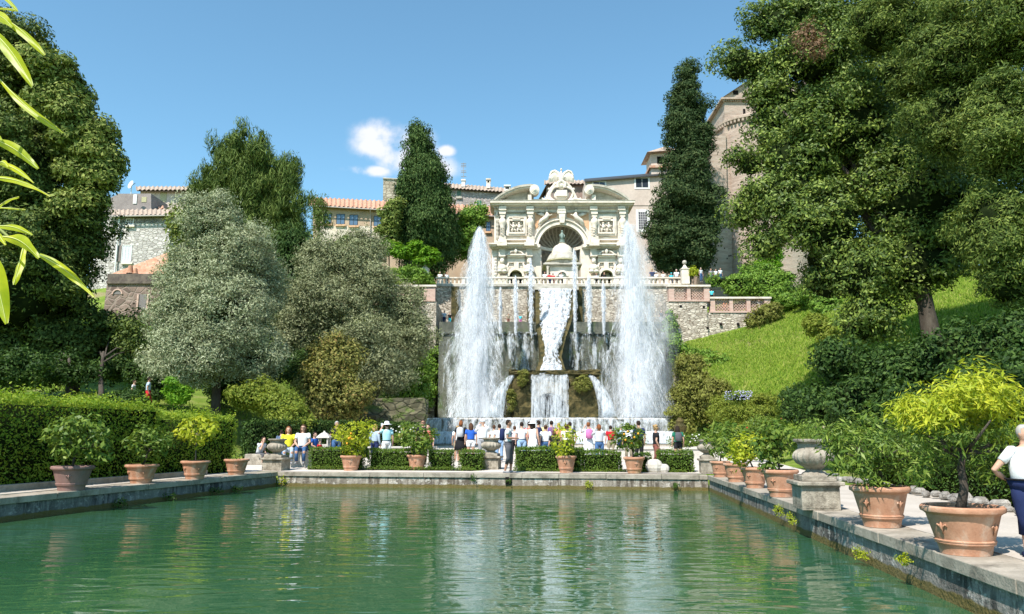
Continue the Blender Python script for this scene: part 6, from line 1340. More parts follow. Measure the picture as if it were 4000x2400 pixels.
P(1887, 1638, 36, 190, 'shirt', 'jeans', None, 'man from the back in white cap and white long sleeved shirt, grey trousers', pose='photo', topc='white', botc='grey', hat=('cap', 'white'), sleeves='long', group=gV, extra='none')
P(1951, 1656, 38, 185, 'tee', 'jeans', 'hairb', 'visitor in white shirt and light jeans half hidden behind the man in cargo shorts', topc='white', botc='ljeans', group=gV)
P(1985, 1639, 29.6, 88, 'shirt', 'shorts', 'hairb', 'man in white polo and dark cargo shorts with navy backpack facing right by the urn', pose='hold', topc='white', botc='dgrey', pack=('navy',), z=0, skin=SKd, group=gV)
P(2038, 1648, 37, 180, 'tee', 'capri', 'hairb', 'man from the back in plain white T-shirt and light denim shorts', topc='white', botc='ljeans', group=gV)
P(2067, 1647, 41, 180, 'tee', 'jeans', 'hairb', 'visitor in red top glimpsed between the white T-shirt man and the sunhat woman', topc='red', botc='black', group=gV)
P(2081, 1645, 35.5, 150, 'tank', 'dress', 'hairb', 'woman in long white sleeveless dress and wide white sun hat', topc='white', botc='white', hat=('sun', 'white'), sleeves='none', hairlen='long', group=gV)
P(2103, 1642, 38.5, 180, 'tee', 'shorts', 'hairb', 'man from the back in yellow shirt with navy backpack and navy shorts', topc=(cm('pyellow', (.80, .66, .30))), botc='navy', pack=('navy',), group=gV)
P(2131, 1660, 36, 175, 'tee', 'jeans', 'hairbr', 'woman in white T-shirt and blue jeans with her hair tied up', topc='white', botc='jeans', hairlen='bun', group=gV)
P(2154, 1643, 41, 180, 'tank', 'jeans', 'hairb', 'visitor in blue vest behind the woman with tied up hair', topc='blue', botc='navy', sleeves='none', pack=('plum',), group=gV)
P(2164, 1682, 34.5, 200, 'tee', 'skirt', 'hairbr', 'shorter woman all in black beside the sparse potted tree', topc='black', botc='black', group=gV, fat=1.12, hairlen='bob')
P(2226, 1648, 39, 180, 'tee', 'jeans', 'hairb', 'dark haired visitor in navy shirt behind the curly haired woman', topc='navy', botc='black', group=gV)
P(2213, 1657, 36, 190, 'tee', 'skirt', 'hairbr', 'curly haired woman in pale top behind the sparse potted tree', topc='cream', botc='black', hairlen='curly', group=gV)
P(2298, 1649, 37, 185, 'shirt', 'dress', 'haira', 'close cropped visitor in white dress with pink backpack, arms raised', pose='photo', topc='white', botc='white', pack=('pink',), group=gV, extra='none')
P(2340, 1657, 34.5, 182, 'shirt', 'jeans', 'haira', 'woman in grey patterned long sleeved top and jeans photographing the fountain', pose='photo', topc='lgrey', botc='jeans', sleeves='long', hairlen='bob', group=gV)
P(2454, 1652, 38, 180, 'tee', 'shorts', 'hairb', 'visitor mostly hidden behind the fruiting potted tree in white', topc='white', botc='khaki', group=gV)
P(2494, 1643, 35, 195, 'tee', 'jeans', 'hairb', 'man in navy top with shoulder bag and black trousers right of the fruiting tree', topc='navy', botc='black', group=gV, sleeves='short')
P(2561, 1660, 31.5, 100, 'tee', 'shorts', 'hairbl', 'blond visitor in black T-shirt and reddish brown cargo shorts facing right', pose='walk', topc='black', botc='brown', hairlen='curly', group=gV)
P(2646, 1663, 36, 180, 'tee', 'short_shorts', 'hairb', 'woman in green T-shirt and black shorts with grey backpack walking away', topc='green', botc='black', pack=('dgrey',), hairlen='long', group=gV)
P(1788, 1662, 38.6, 175, 'tee', 'short_shorts', 'hairbl', 'fair haired visitor in white partly behind the woman with the grey backpack', topc='white', botc='khaki', group=gV, hairlen='long')
P(1930, 1660, 40, 185, 'tee', 'shorts', 'hairbr', 'visitor in cream top just right of the white capped man', topc='cream', botc='ljeans', group=gV)
P(2010, 1664, 41, 175, 'tee', 'shorts', 'hairbr', 'visitor in pale pink between the cargo shorts man and the white T-shirt man', topc=cm('ppink', (.75, .55, .55)), botc='black', group=gV)
P(2182, 1652, 40, 182, 'tee', 'jeans', 'hairbl', 'blond visitor in orange top behind the woman all in black', topc='orange', botc='navy', group=gV)
P(2385, 1662, 40, 178, 'tee', 'shorts', 'hairb', 'visitor in red T-shirt right of the woman photographing the fountain', topc='red', botc='khaki', group=gV)
P(2425, 1656, 41, 184, 'tee', 'jeans', 'hairg', 'grey haired visitor in light blue just left of the fruiting tree', topc='denim', botc='navy', group=gV)
gS = 'visitors resting left of the fountain'
P(1014, 1703, Gd(1013, 1823).y + .35, 60, 'tee', 'shorts', 'hairb', 'seated person in pale patterned T-shirt resting head on hand by the corner urn', pose='sit_lean', topc='lgrey', botc='dgrey', z=.0, group=gS)
P(1128, 1665, 33.6, 18, 'tee', 'jeans', 'haira', 'woman in bright yellow T-shirt with long auburn hair sitting behind the hedge', pose='sit', topc='yellow', botc='denim', z=W(0, 1765, 33.6).z - .5, hairlen='long', group=gS)
P(1186, 1658, 33.6, 5, 'tee', 'jeans', 'hairbr', 'woman in white T-shirt and sunglasses sitting behind the hedge', pose='sit', topc='white', botc='jeans', z=W(0, 1765, 33.6).z - .5, hairlen='long', group=gS, extra='sunglasses')
P(1100, 1680, 36, 185, 'tee', 'jeans', 'hairb', 'visitor in dark denim jacket bending behind the woman in yellow', topc=cm('dkdenim', (.10, .14, .22)), sleeves='long', group=gS)
P(1229, 1687, 33.8, 70, 'tee', 'shorts', 'hairb', 'boy in blue vest over white sleeves sitting beside the woman in sunglasses', pose='sit', topc='vest', botc='khaki', z=W(0, 1765, 33.8).z - .42, group=gS)
P(1249, 1722, 33.5, 60, 'tee', 'shorts', 'hairb', 'small child in red sitting next to the boy in blue', pose='sit', topc='red', botc='navy', z=W(0, 1765, 33.5).z - .25, group=gS)
P(1316, 1645, 36, 30, 'tee', 'jeans', 'hairg', 'balding man in black T-shirt and jeans behind the potted orange tree', topc='black', botc='jeans', skin=SKd, group=gS)
P(1466, 1657, 35, 150, 'shirt', 'jeans', 'hairbl', 'long haired woman in light denim shirt with shoulder bag beside the orange tree', topc='denim', botc='navy', sleeves='long', hairlen='long', group=gS)
P(1512, 1649, 34.4, 205, 'shirt', 'jeans', 'hairb', 'woman in white sun hat and turquoise top holding up a phone', pose='photo1', topc=cm('pturq', (.42, .72, .78)), botc='white', hat=('sun', 'white'), group=gS, extra='whitephone')
P(1653, 1639, 37, 5, 'tee', 'jeans', 'hairb', 'bearded man in black with his arm around a woman behind the dark potted tree', topc='black', botc='black', skin=SKd, group=gS, extra='sunglasses')
P(1673, 1657, 36.4, 350, 'tank', 'jeans', 'hairb', 'dark haired woman in coral top hugged by the man in black', topc=cm('coral', (.55, .12, .10)), botc='black', sleeves='none', group=gS)
gT = 'visitors up on the terrace'
def T(x, yh, top, bot, hair, label, face=0, Y=91.2, z=None, **k): return P(x, yh, Y, face, 'tee', 'jeans', hair, label, topc=top, botc=bot, z=TZ if z is None else z, group=gT, detail=False, scale=(W(x, yh, Y).z - TZ) / 1.76 if z is None else 1.0, **k)
T(1719, 1062, 'white', 'cream', 'hairg', 'white clad person at the balustrade under the tall cypress, nearest the ivy pillar')
T(1746, 1064, 'white', 'navy', 'haira', 'red haired person in white at the balustrade under the tall cypress', face=40)
T(2128, 1062, 'white', 'khaki', 'hairbr', 'tiny person in white at the balustrade left of the domed kiosk'); T(2147, 1066, 'red', 'navy', 'hairb', 'tiny person in red at the balustrade before the domed kiosk', face=180); T(2160, 1068, 'red', 'brown', 'hairbr', 'tiny person in dark red beside the kiosk arch', face=180)
T(2192, 1064, 'white', 'black', 'hairb', 'tiny person in white and black before the kiosk', face=10); T(2360, 1064, 'black', 'khaki', 'hairb', 'tiny person in black at the balustrade before the right doorway', face=20); T(2330, 1068, 'lgrey', 'black', 'hairbr', 'tiny person in grey at the balustrade right of the kiosk')
T(2547, 1050, 'navy', 'khaki', 'hairbl', 'person in navy blue at the balustrade right of the ragged jet', face=180); T(2562, 1062, 'white', 'khaki', None, 'white capped person beside the one in navy on the terrace', hat=('cap', 'white')); T(2622, 1066, 'teal', 'dgrey', None, 'child in turquoise cap at the balustrade below the big cypress', hat=('cap', 'turq')); T(2642, 1052, 'white', 'black', 'hairg', 'person in white T-shirt at the balustrade near the ochre ball pillar'); T(2590, 1062, 'cream', 'khaki', 'hairbr', 'person in beige at the balustrade below the big cypress')
zr = W(2780, 1082, 92).z - 1.0
for x, y, c, hr, lb in ((2737, 1046, 'lgrey', 'hairg', 'man in pale blue on the path beyond the ochre ball pillar'), (2776, 1050, 'grey', 'haira', 'red haired woman on the path under the big cypress'), (2795, 1051, 'white', 'hairb', 'dark haired person in white beside the red haired woman'), (2813, 1047, 'white', 'hairb', 'person in white striped top at the hedge end of the path')): T(x, y, c, 'jeans', hr, lb, face=20, Y=91, z=W(x, y, 91).z - 1.76)
T(2779, 1128, 'turq', 'black', 'hairb', 'person in turquoise on the bastion stairs', face=180, Y=86, z=W(2779, 1128, 86).z - 1.76)
T(2830, 1174, 'orange', 'orange', 'hairbl', 'person in orange behind the brick lattice', face=0, Y=85.8, z=W(2830, 1174, 85.8).z - 1.76); T(2962, 1172, 'white', 'white', 'hairbr', 'person in white behind the last panel of brick lattice', face=60, Y=85.8, z=W(2962, 1172, 85.8).z - 1.76)
gM = 'visitors on the ledge walk'
for x, y, c, b, hr, lb in ((1736, 1214, 'denim', 'navy', 'hairb', 'man in light blue shirt on the ledge by the dark bastion flank'), (1757, 1221, 'black', 'teal', 'hairb', 'long haired woman in black on the ledge by the dark bastion flank'), (1986, 1226, 'khaki', 'brown', 'haira', 'visitor in tan on the ledge between the thin jets'), (2033, 1228, 'turq', 'pink', 'hairbr', 'visitor in turquoise on the ledge between the thin jets'), (2583, 1212, 'dgrey', 'lgrey', 'hairg', 'visitor in grey at the metal railing by the sunlit bastion')):
    P(x, y, 86.5, 15, 'tee', 'jeans', hr, lb, topc=c, botc=b, z=W(x, 1262, 86.5).z - .35, group=gM, detail=False)
P(583, 1473, 43, 120, 'shirt', 'shorts', 'hairb', 'man in pale blue shirt and red shorts walking on the upper left path', pose='walk', topc='denim', botc='red', z=W(583, 1599, 43).z, skin=SKd)
P(525, 1484, 45, 100, 'tee', 'shorts', 'hairb', 'woman in black and white half hidden by the left garden hedge', topc='lgrey', botc='navy', z=W(525, 1484, 45).z - 1.7)
for x, y, c, lb in ((548, 1338, 'white', 'seated figure in white beside the bench high in the left garden'), (586, 1332, 'denim', 'figure in blue on the bench high in the left garden')): P(x, y, 66, 20, 'tee', 'jeans', 'haira', lb, topc=c, z=W(x, y, 66).z - 1.3, pose='sit', detail=False)
# the near walker
nm = Gd(3950, 2187, 0)
P(3992, 1657, nm.y + .1, 12, 'shirt', 'shorts', 'hairg', 'heavy man in white striped polo and navy shorts walking beside the nearest pot', pose='behind', topc='white', botc='navy', fat=1.32, z=.008, shoes='navy', skin=SK, extra='none')
# ================================================================ trees and planting
L_oak = leafmat('holm_oak_leaves', [(.022, .045, .010), (.075, .115, .022), (.20, .24, .05)], .15, .5, .35)
L_oakl = leafmat('lit_oak_leaves', [(.05, .09, .018), (.16, .21, .04), (.33, .36, .09)], .2, .5, .35)
L_oakr = leafmat('ilex_leaves', [(.022, .048, .008), (.085, .135, .022), (.30, .37, .07)], .16, .42, .35, .45)
L_oakb = leafmat('feathery_leaves', [(.022, .048, .009), (.085, .13, .022), (.25, .30, .06)], .2, .5, .35)
L_pine = leafmat('pine_needles', [(.03, .06, .012), (.09, .14, .028), (.20, .26, .06)], .2, .6, .3)
L_pined = leafmat('dark_conifer', [(.022, .055, .014), (.045, .09, .02), (.09, .15, .035)], .2, .6, .3)
L_olive = leafmat('olive_leaves', [(.11, .13, .06), (.27, .30, .16), (.50, .52, .34)], .12, .5, .5, .4, (1, 1, .8))
L_olived = leafmat('dark_olive_leaves', [(.07, .085, .035), (.20, .22, .10), (.42, .43, .25)], .12, .5, .5, .4, (1, 1, .8))
L_phot = leafmat('bronze_leaves', [(.05, .055, .014), (.14, .145, .032), (.25, .24, .06), (.30, .19, .07)], .15, .5, .7)
L_cyp = leafmat('cypress_sprays', [(.025, .055, .018), (.055, .10, .028), (.13, .19, .055)], .15, .65, .5, .2)
L_cypr = leafmat('cypress_sprays_right', [(.018, .04, .016), (.04, .07, .024), (.11, .14, .05)], .15, .65, .4, .2)
L_bright = leafmat('wisteria_leaves', [(.08, .20, .012), (.15, .32, .02), (.26, .42, .03)], .4, .45, 1.0)
L_ivy = leafmat('ivy_leaves', [(.07, .15, .02), (.14, .25, .03), (.26, .38, .06)], .22, .4, .8)
L_ivyb = leafmat('dry_creeper', [(.10, .10, .025), (.20, .20, .045), (.30, .33, .07)], .3, .5, .8)
L_dark = leafmat('shaded_bush', [(.012, .032, .007), (.035, .075, .014), (.11, .18, .035)], .25, .5, .8)  # tree shade put into these darker leaf colours
L_lime = leafmat('yellow_green_bush', [(.09, .14, .02), (.20, .25, .03), (.32, .34, .06)], .35, .5, .8)
L_dead = leafmat('dead_leaves', [(.11, .07, .04), (.24, .14, .08)], .2, .7, .8)
def tree(name, label, cat, blobs, n, leaf, mat, trunk=None, clump=.8, seed=1, group=None, bark=None, limbs=5, tr=.3, **k):
    bl = [B(*b) for b in blobs]
    if trunk: (tx, ty, tY), (ux, uy, uY) = trunk; base = WD(tx, ty, tY); top = WD(ux, uy, uY)
    else: c = bl[0][0]; base = Vector((c[0], c[1], min(b[0][2] - b[1][2] for b in bl))); top = None
    if trunk: base.z = min(base.z, G(base.x, base.y) + .1) if abs(base.z - G(base.x, base.y)) < 6 else base.z
    root = empty(name, base, label, cat, group); bl = [((b[0][0] - base.x, b[0][1] - base.y, b[0][2] - base.z), b[1]) for b in bl]
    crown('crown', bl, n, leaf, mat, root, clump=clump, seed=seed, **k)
    if trunk:
        rg = random.Random(seed); d = top - base; mb = MB(); L_ = d.length
        pts = [Vector((0, 0, -.4)), d * .15 + Vector((rg.uniform(-.1, .1), 0, 0)) * L_ * .2, d * .5 + Vector((rg.uniform(-.1, .1), rg.uniform(-.1, .1), 0)) * L_ * .3, d]
        mb.tube(pts, [tr * 1.35, tr, tr * .8, tr * .45], 10)
        for i in range(limbs):
            s_ = rg.uniform(.35, 1.0); a = d * s_; t_ = Vector(bl[rg.randrange(len(bl))][0]); e = a.lerp(t_, .75); mb.tube([a, a.lerp(e, .5) + Vector((0, 0, .1 * L_ * rg.uniform(0, 1))), e], [tr * .45, tr * .3, tr * .1], 6)
        mb.build('trunk', bark or M_bark, root, smooth=True)
    return root
tree('holm_oak', 'huge dark evergreen oak filling the left edge behind the clipped hedge', 'tree', [(20, 150, 95, 120, 50.0), (110, 270, 80, 100, 51.0), (40, 420, 120, 160, 49.0), (150, 540, 80, 120, 50.0), (40, 680, 120, 150, 48.0), (165, 700, 55, 100, 51.0), (-80, 300, 100, 200, 50.0), (180, 580, 44, 60, 51.0), (30, 820, 110, 60, 50.0)], 190000, .26, L_oak, ((30, 930, 50.0), (40, 650, 50.0)), clump=.9, dens=.65, stray=.05, inner=.82, seed=2, tr=.5, asp=.42)
tree('oak_tree', 'lighter green oak leaning out from behind the dark left oak', 'tree', [(190, 330, 60, 70, 49.0), (222, 410, 48, 80, 49.5), (150, 240, 60, 60, 49.0), (190, 500, 45, 50, 49.0), (95, 170, 50, 50, 48.0)], 60000, .30, L_oakl, ((180, 915, 52), (200, 500, 51)), clump=.8, dens=.65, stray=.06, seed=3, tr=.35, asp=.42)  # sunlit edge of the left oak, its light put into the leaf tone
_rg = random.Random(8); _pl = [(600, 470, 60, 110, 61.5), (560, 560, 70, 60, 61), (660, 560, 60, 70, 61.5)]
for _k in range(46):
    _x = 470 + 262 * _rg.random(); _yt = 312 + ((_x - 598) / 135) ** 2 * 150; _y = _yt + 24 + _rg.random() ** 1.4 * (600 - _yt); _pl.append((_x, _y, _rg.uniform(9, 17), _rg.uniform(24, 44), 60 + 3 * _rg.random()))
tree('pine_tree', 'tall feathery pine with upswept plumes behind the silvery olive trees', 'tree', _pl, 90000, .5, L_pine, ((640, 760, 62), (600, 380, 62)), clump=.45, seed=4, asp=.12, up=.0, tup=1.6, tout=.7, tr=.4, inner=.6, ragged=.5, shell=(.5, 1.05), squash=2.0, lobes=0, stray=.15)
tree('dark_conifer', 'narrow dark green conifer column below the pine, between the two olive trees', 'tree', [(705, 620, 42, 70, 60), (695, 690, 36, 60, 60), (700, 740, 30, 50, 60)], 14000, .34, L_pined, None, clump=.8, seed=5, asp=.25, tup=1.2)
tree('olive_tree', 'big silvery olive tree nearest the left garden path', 'tree', [(510, 545, 66, 60, 46), (570, 620, 84, 80, 46), (480, 650, 56, 80, 46), (440, 770, 75, 80, 45), (540, 760, 105, 95, 44), (630, 700, 50, 80, 47), (480, 860, 95, 70, 44), (600, 860, 80, 60, 45), (400, 870, 40, 50, 45)], 190000, .17, L_olive, ((520, 990, 45), (520, 780, 46)), clump=.55, seed=6, asp=.28, tr=.28, inner=.5, stray=.26, ragged=.5, lobes=13)
tree('olive_tree', 'second silvery olive tree spreading in front of the left bastion', 'tree', [(815, 640, 75, 65, 57), (880, 610, 50, 45, 58), (900, 700, 60, 70, 57), (790, 740, 85, 75, 56), (970, 750, 60, 70, 58), (870, 820, 75, 65, 55), (985, 830, 50, 75, 58), (930, 900, 55, 60, 55), (720, 800, 50, 70, 56)], 170000, .20, L_olived, ((915, 1015, 56), (890, 800, 57)), clump=.6, seed=7, asp=.28, tr=.3, inner=.5, stray=.26, ragged=.5, lobes=13)
tree('shrub_tree', 'bronze green leafy shrub tree below the two olive trees', 'tree', [(800, 865, 62, 50, 49), (795, 940, 68, 60, 48), (850, 960, 45, 45, 48), (750, 960, 40, 40, 48)], 26000, .20, L_phot, ((800, 1030, 49), (800, 900, 49)), clump=.6, seed=8, tr=.12, asp=.5)
tree('cypress_tree', 'broad dark cypress standing between the ochre building and the fountain facade', 'tree', [(1014, 335, 20, 40, 94), (1018, 375, 38, 50, 94), (1022, 425, 54, 60, 94), (1024, 480, 66, 75, 94), (1022, 550, 77, 80, 94), (1035, 610, 68, 60, 94)], 90000, .36, L_cyp, ((1040, 672, 94), (1025, 500, 94)), clump=.8, seed=9, asp=.34, tup=1.4, tr=.5, inner=.74, squash=1.5, ragged=.15, shell=(.85, 1.0), lobes=3, stray=.25)
tree('cypress_tree', 'tall ragged dark cypress right of the fountain in front of the palace', 'tree', [(1660, 185, 24, 38, 96), (1660, 250, 42, 60, 96), (1665, 330, 52, 65, 96), (1660, 410, 58, 70, 96), (1655, 490, 72, 70, 96), (1652, 570, 82, 65, 96), (1650, 620, 80, 45, 96), (1605, 590, 35, 45, 95.5), (1705, 520, 28, 50, 96)], 110000, .4, L_cypr, ((1655, 672, 96), (1660, 450, 96)), clump=.95, seed=10, asp=.32, tup=.6, tr=.6, inner=.66, ragged=.3, shell=(.78, 1.0), squash=.9, lobes=4)
tree('small_tree', 'light green small tree tucked against the left side of the broad cypress', 'tree', [(945, 530, 26, 32, 91), (940, 570, 24, 26, 91), (955, 500, 16, 20, 91)], 6000, .34, L_oakl, None, clump=.6, seed=11)
tree('small_tree', 'bushy green tree between the broad cypress and the tallest jet', 'tree', [(1135, 545, 34, 36, 97), (1125, 595, 36, 36, 97), (1150, 520, 20, 22, 97)], 9000, .36, L_ivy, ((1130, 670, 97), (1135, 560, 97)), clump=.7, seed=12, tr=.2)
tree('slender_tree', 'thin wispy tree against the left end of the ochre building', 'tree', [(770, 505, 20, 34, 92), (772, 545, 22, 30, 92)], 3200, .36, L_pine, ((775, 640, 92), (770, 510, 92)), clump=.6, seed=13, tr=.12, asp=.2, inner=0, tup=.9)
pg = tree('wisteria_pergola', 'bright green wisteria covering a pergola at the foot of the broad cypress', 'pergola', [(985, 606, 62, 13, 88), (935, 603, 34, 12, 88), (1035, 622, 30, 12, 88)], 12000, .3, L_bright, None, clump=.5, seed=14, up=.8, inner=.5)
at(pg, lambda mb: [mb.tube([W(x, 1075, 88.5), W(x, 985, 88.5)], .07, 6) for x in (1520, 1560, 1600, 1632)], 'post', M_bark)
tree('ivy_bank', 'dark green ivy bank beside the ball topped pillar', 'ivy', [(985, 668, 48, 18, 86.5), (1020, 676, 28, 14, 86)], 8000, .26, L_ivy, None, clump=.45, seed=15)
tree('yellow_green_bush', 'yellow green bush glimpsed above the second olive tree', 'bush', [(838, 598, 22, 28, 70)], 3000, .3, L_bright, None, clump=.6, seed=16)
# right side
tA = tree('ilex_tree', 'giant evergreen oak with a dark leaning trunk on the right hand slope', 'tree', [(1935, 395, 100, 90, 41), (1850, 480, 55, 50, 42), (1885, 265, 66, 66, 43), (1785, 155, 46, 48, 43), (1960, 130, 95, 90, 42), (1860, 60, 50, 45, 43), (2040, 300, 130, 110, 40), (1990, 540, 105, 85, 39), (2090, 660, 95, 75, 38), (2000, 680, 60, 50, 40), (2200, 480, 130, 120, 39), (2210, 640, 100, 70, 38), (1850, 590, 38, 40, 41), (2110, 760, 70, 40, 38), (2330, 560, 110, 110, 39), (2110, 420, 110, 110, 43), (2000, 230, 90, 80, 44), (2070, 70, 110, 80, 44), (2290, 430, 110, 120, 43), (1960, 40, 80, 60, 44), (2250, 120, 130, 110, 43), (1868, 325, 48, 56, 43), (2150, 300, 150, 150, 46), (2080, 795, 60, 34, 38), (2350, 300, 120, 130, 45), (2170, 560, 90, 90, 43), (2000, 620, 60, 60, 42), (1850, 170, 60, 50, 43), (1812, 400, 34, 28, 42), (1795, 520, 34, 34, 42), (1930, 480, 100, 70, 40)],
     340000, .21, L_oakr, ((2253, 838, 38), (2215, 600, 38)), clump=.62, dens=.62, stray=.05, ragged=.2, seed=20, tr=.48, asp=.42, inner=.84, limbs=9)
mb_ = [B(1925, 120, 14, 34, 39.5), B(1945, 150, 14, 26, 39.3)]; bs_ = tA.location
crown('dead_branch', [((b[0][0] - bs_.x, b[0][1] - bs_.y - 1.6, b[0][2] - bs_.z), b[1]) for b in mb_], 900, .18, L_dead, tA, clump=.5, seed=3, inner=.2)
tree('feathery_tree', 'second great tree with feathery olive green foliage in the top right corner', 'tree', [(2330, 130, 130, 110, 33), (2440, 330, 110, 130, 31), (2290, 300, 110, 90, 34), (2420, 540, 100, 100, 31), (2140, 60, 110, 80, 37), (2460, 60, 110, 100, 31), (2440, 690, 70, 50, 31), (2200, 190, 80, 60, 37), (2560, 400, 100, 250, 31)], 200000, .19, L_oakb, ((2560, 860, 33), (2480, 500, 33)), clump=.6, dens=.65, stray=.05, inner=.84, seed=21, tr=.4, asp=.26, tup=.3)
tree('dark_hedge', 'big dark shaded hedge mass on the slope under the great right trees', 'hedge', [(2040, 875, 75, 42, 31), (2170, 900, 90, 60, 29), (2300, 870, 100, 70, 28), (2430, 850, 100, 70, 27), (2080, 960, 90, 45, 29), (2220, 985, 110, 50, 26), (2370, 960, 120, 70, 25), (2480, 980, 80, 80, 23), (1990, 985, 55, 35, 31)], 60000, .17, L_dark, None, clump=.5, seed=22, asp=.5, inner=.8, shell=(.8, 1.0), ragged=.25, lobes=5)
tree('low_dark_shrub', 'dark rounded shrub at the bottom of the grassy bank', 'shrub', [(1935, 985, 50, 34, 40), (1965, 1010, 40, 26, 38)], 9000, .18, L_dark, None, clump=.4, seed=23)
tree('bank_shrub', 'grey green shrubs along the foot of the grassy bank', 'shrub', [(1790, 1003, 60, 18, 50), (1860, 1010, 45, 20, 47), (1745, 985, 28, 28, 56), (1840, 975, 60, 16, 54)], 16000, .2, L_lime, None, clump=.4, seed=24, asp=.3)
tree('ivy_wall', 'dry brownish creeper hanging over the lower bastion wall right of the basin', 'ivy', [(1645, 975, 26, 60, 74, .5), (1690, 965, 34, 60, 72, .5), (1665, 900, 34, 50, 76, .5), (1725, 960, 30, 40, 68, .5), (1640, 1020, 30, 24, 69, .5)], 30000, .26, L_ivyb, None, clump=.6, seed=25, tup=-.6)
tree('creeper', 'green creeper climbing the bastion above the brown one', 'ivy', [(1640, 860, 24, 40, 79, .4), (1690, 875, 38, 34, 79, .4), (1740, 895, 36, 26, 76, .5), (1622, 800, 9, 50, 83.4, .5)], 18000, .28, L_ivy, None, clump=.5, seed=26)
tree('climbing_shrub', 'loose shrub spilling down the end of the sunlit bastion', 'shrub', [(1835, 770, 34, 26, 83, .5), (1822, 810, 18, 30, 83, .5), (1865, 750, 26, 18, 83, .5)], 8000, .28, L_ivyb, None, clump=.45, seed=27)
tree('laurel_bank', 'dense green laurel bank above the stepped lattice parapets', 'shrub', [(1800, 690, 62, 32, 89), (1860, 690, 50, 36, 88), (1745, 680, 40, 12, 90), (1890, 710, 40, 22, 87), (1830, 660, 40, 20, 92)], 26000, .3, L_ivy, None, clump=.5, seed=28, inner=.75)
tree('ivy_tower_base', 'bright ivy climbing the foot of the church tower', 'ivy', [(1855, 620, 36, 40, 99), (1840, 655, 30, 20, 97)], 8000, .34, L_bright, None, clump=.6, seed=29)
tree('clipped_hedge', 'long dark green clipped hedge right of the lattice parapet', 'hedge', [(1905, 728, 42, 18, 85), (1960, 722, 45, 26, 83), (1990, 745, 40, 30, 80)], 16000, .28, L_ivy, None, clump=.4, seed=30, inner=.8)
tree('round_shrub', 'loose light shrub at the top of the grassy slope', 'shrub', [(1965, 785, 26, 26, 66), (1995, 800, 20, 20, 62)], 7000, .25, L_lime, None, clump=.4, seed=31)
tree('small_yellow_tree', 'tiny yellow leaved standard tree beside the ochre ball pillar', 'tree', [(1675, 657, 9, 8, 88)], 700, .22, L_lemony, ((1675, 676, 88), (1675, 660, 88)), clump=.3, seed=32, tr=.05)
# left side undergrowth
tree('creeper', 'green creeper down the shaded corner of the left bastion', 'ivy', [(1038, 905, 14, 70, 83.6, .4), (1020, 950, 30, 55, 82, .4), (1055, 870, 8, 40, 83.8, .4), (1008, 920, 30, 66, 66, .5), (975, 960, 40, 50, 63, .5)], 12000, .28, L_ivy, None, clump=.5, seed=33, tup=-.5)
tree('green_bush', 'fresh yellow green bush left of the bronze shrub tree', 'bush', [(690, 985, 50, 36, 42), (640, 960, 42, 30, 44), (720, 1010, 30, 22, 41), (590, 960, 40, 26, 43)], 18000, .17, L_lime, None, clump=.4, seed=34)
tree('bright_bush', 'small bright green bush under the big olive tree', 'bush', [(430, 950, 26, 24, 41)], 3500, .17, L_bright, None, clump=.3, seed=35)
tree('garden_tree', 'dark small tree with slim trunk in the left garden, nearest the oak', 'tree', [(165, 830, 60, 45, 50), (120, 860, 50, 40, 50), (90, 900, 60, 30, 48)], 16000, .24, L_oak, ((170, 970, 46), (165, 860, 48)), clump=.7, seed=36, tr=.16)
tree('garden_tree', 'dark small tree with slim trunk in the left garden beside the walking pair', 'tree', [(270, 800, 65, 50, 52), (330, 840, 45, 36, 50), (230, 850, 45, 35, 52)], 12000, .24, L_oak, ((242, 965, 46), (250, 850, 48)), clump=.7, seed=37, tr=.15)
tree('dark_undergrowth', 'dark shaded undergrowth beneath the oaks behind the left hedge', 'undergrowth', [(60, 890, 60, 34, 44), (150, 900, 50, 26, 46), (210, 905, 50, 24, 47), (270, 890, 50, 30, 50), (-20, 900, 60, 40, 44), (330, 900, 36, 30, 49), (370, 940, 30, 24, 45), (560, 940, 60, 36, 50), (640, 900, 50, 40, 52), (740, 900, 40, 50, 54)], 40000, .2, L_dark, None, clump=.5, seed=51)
tree('terrace_hedge', 'clipped hedge below the brown garden building', 'hedge', [(300, 800, 70, 16, 68), (240, 790, 40, 18, 70), (330, 850, 60, 14, 60), (390, 815, 40, 14, 66)], 14000, .24, L_ivy, None, clump=.4, seed=38, inner=.8)
tree('round_clipped_bush', 'dark rounded clipped bush beside the man in red shorts', 'bush', [(300, 972, 55, 26, 40)], 9000, .12, L_dark, None, clump=.25, seed=39, inner=.9, shell=(.95, 1.0), ragged=.08, lobes=0)
tree('background_trees', 'bushy greenery filling the slope between the left houses and olives', 'trees', [(450, 540, 36, 44, 80), (480, 640, 70, 60, 78), (620, 640, 80, 60, 76), (740, 640, 60, 60, 78), (760, 700, 60, 60, 74), (600, 760, 100, 60, 68), (880, 690, 60, 50, 82)], 26000, .42, L_oakl, None, clump=1.0, seed=40)
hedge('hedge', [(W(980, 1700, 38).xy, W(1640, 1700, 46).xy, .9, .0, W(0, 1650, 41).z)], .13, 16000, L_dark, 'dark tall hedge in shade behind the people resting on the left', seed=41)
rw = empty('rough_wall', W(1500, 1700, 52), 'dark rough stone wall in shade below the olive trees', 'wall'); at(rw, lambda mb: rocky(mb, 1240, 1655, 1560, 1745, 52, 2.0, 7, .15), 'stones', M_mosswall)
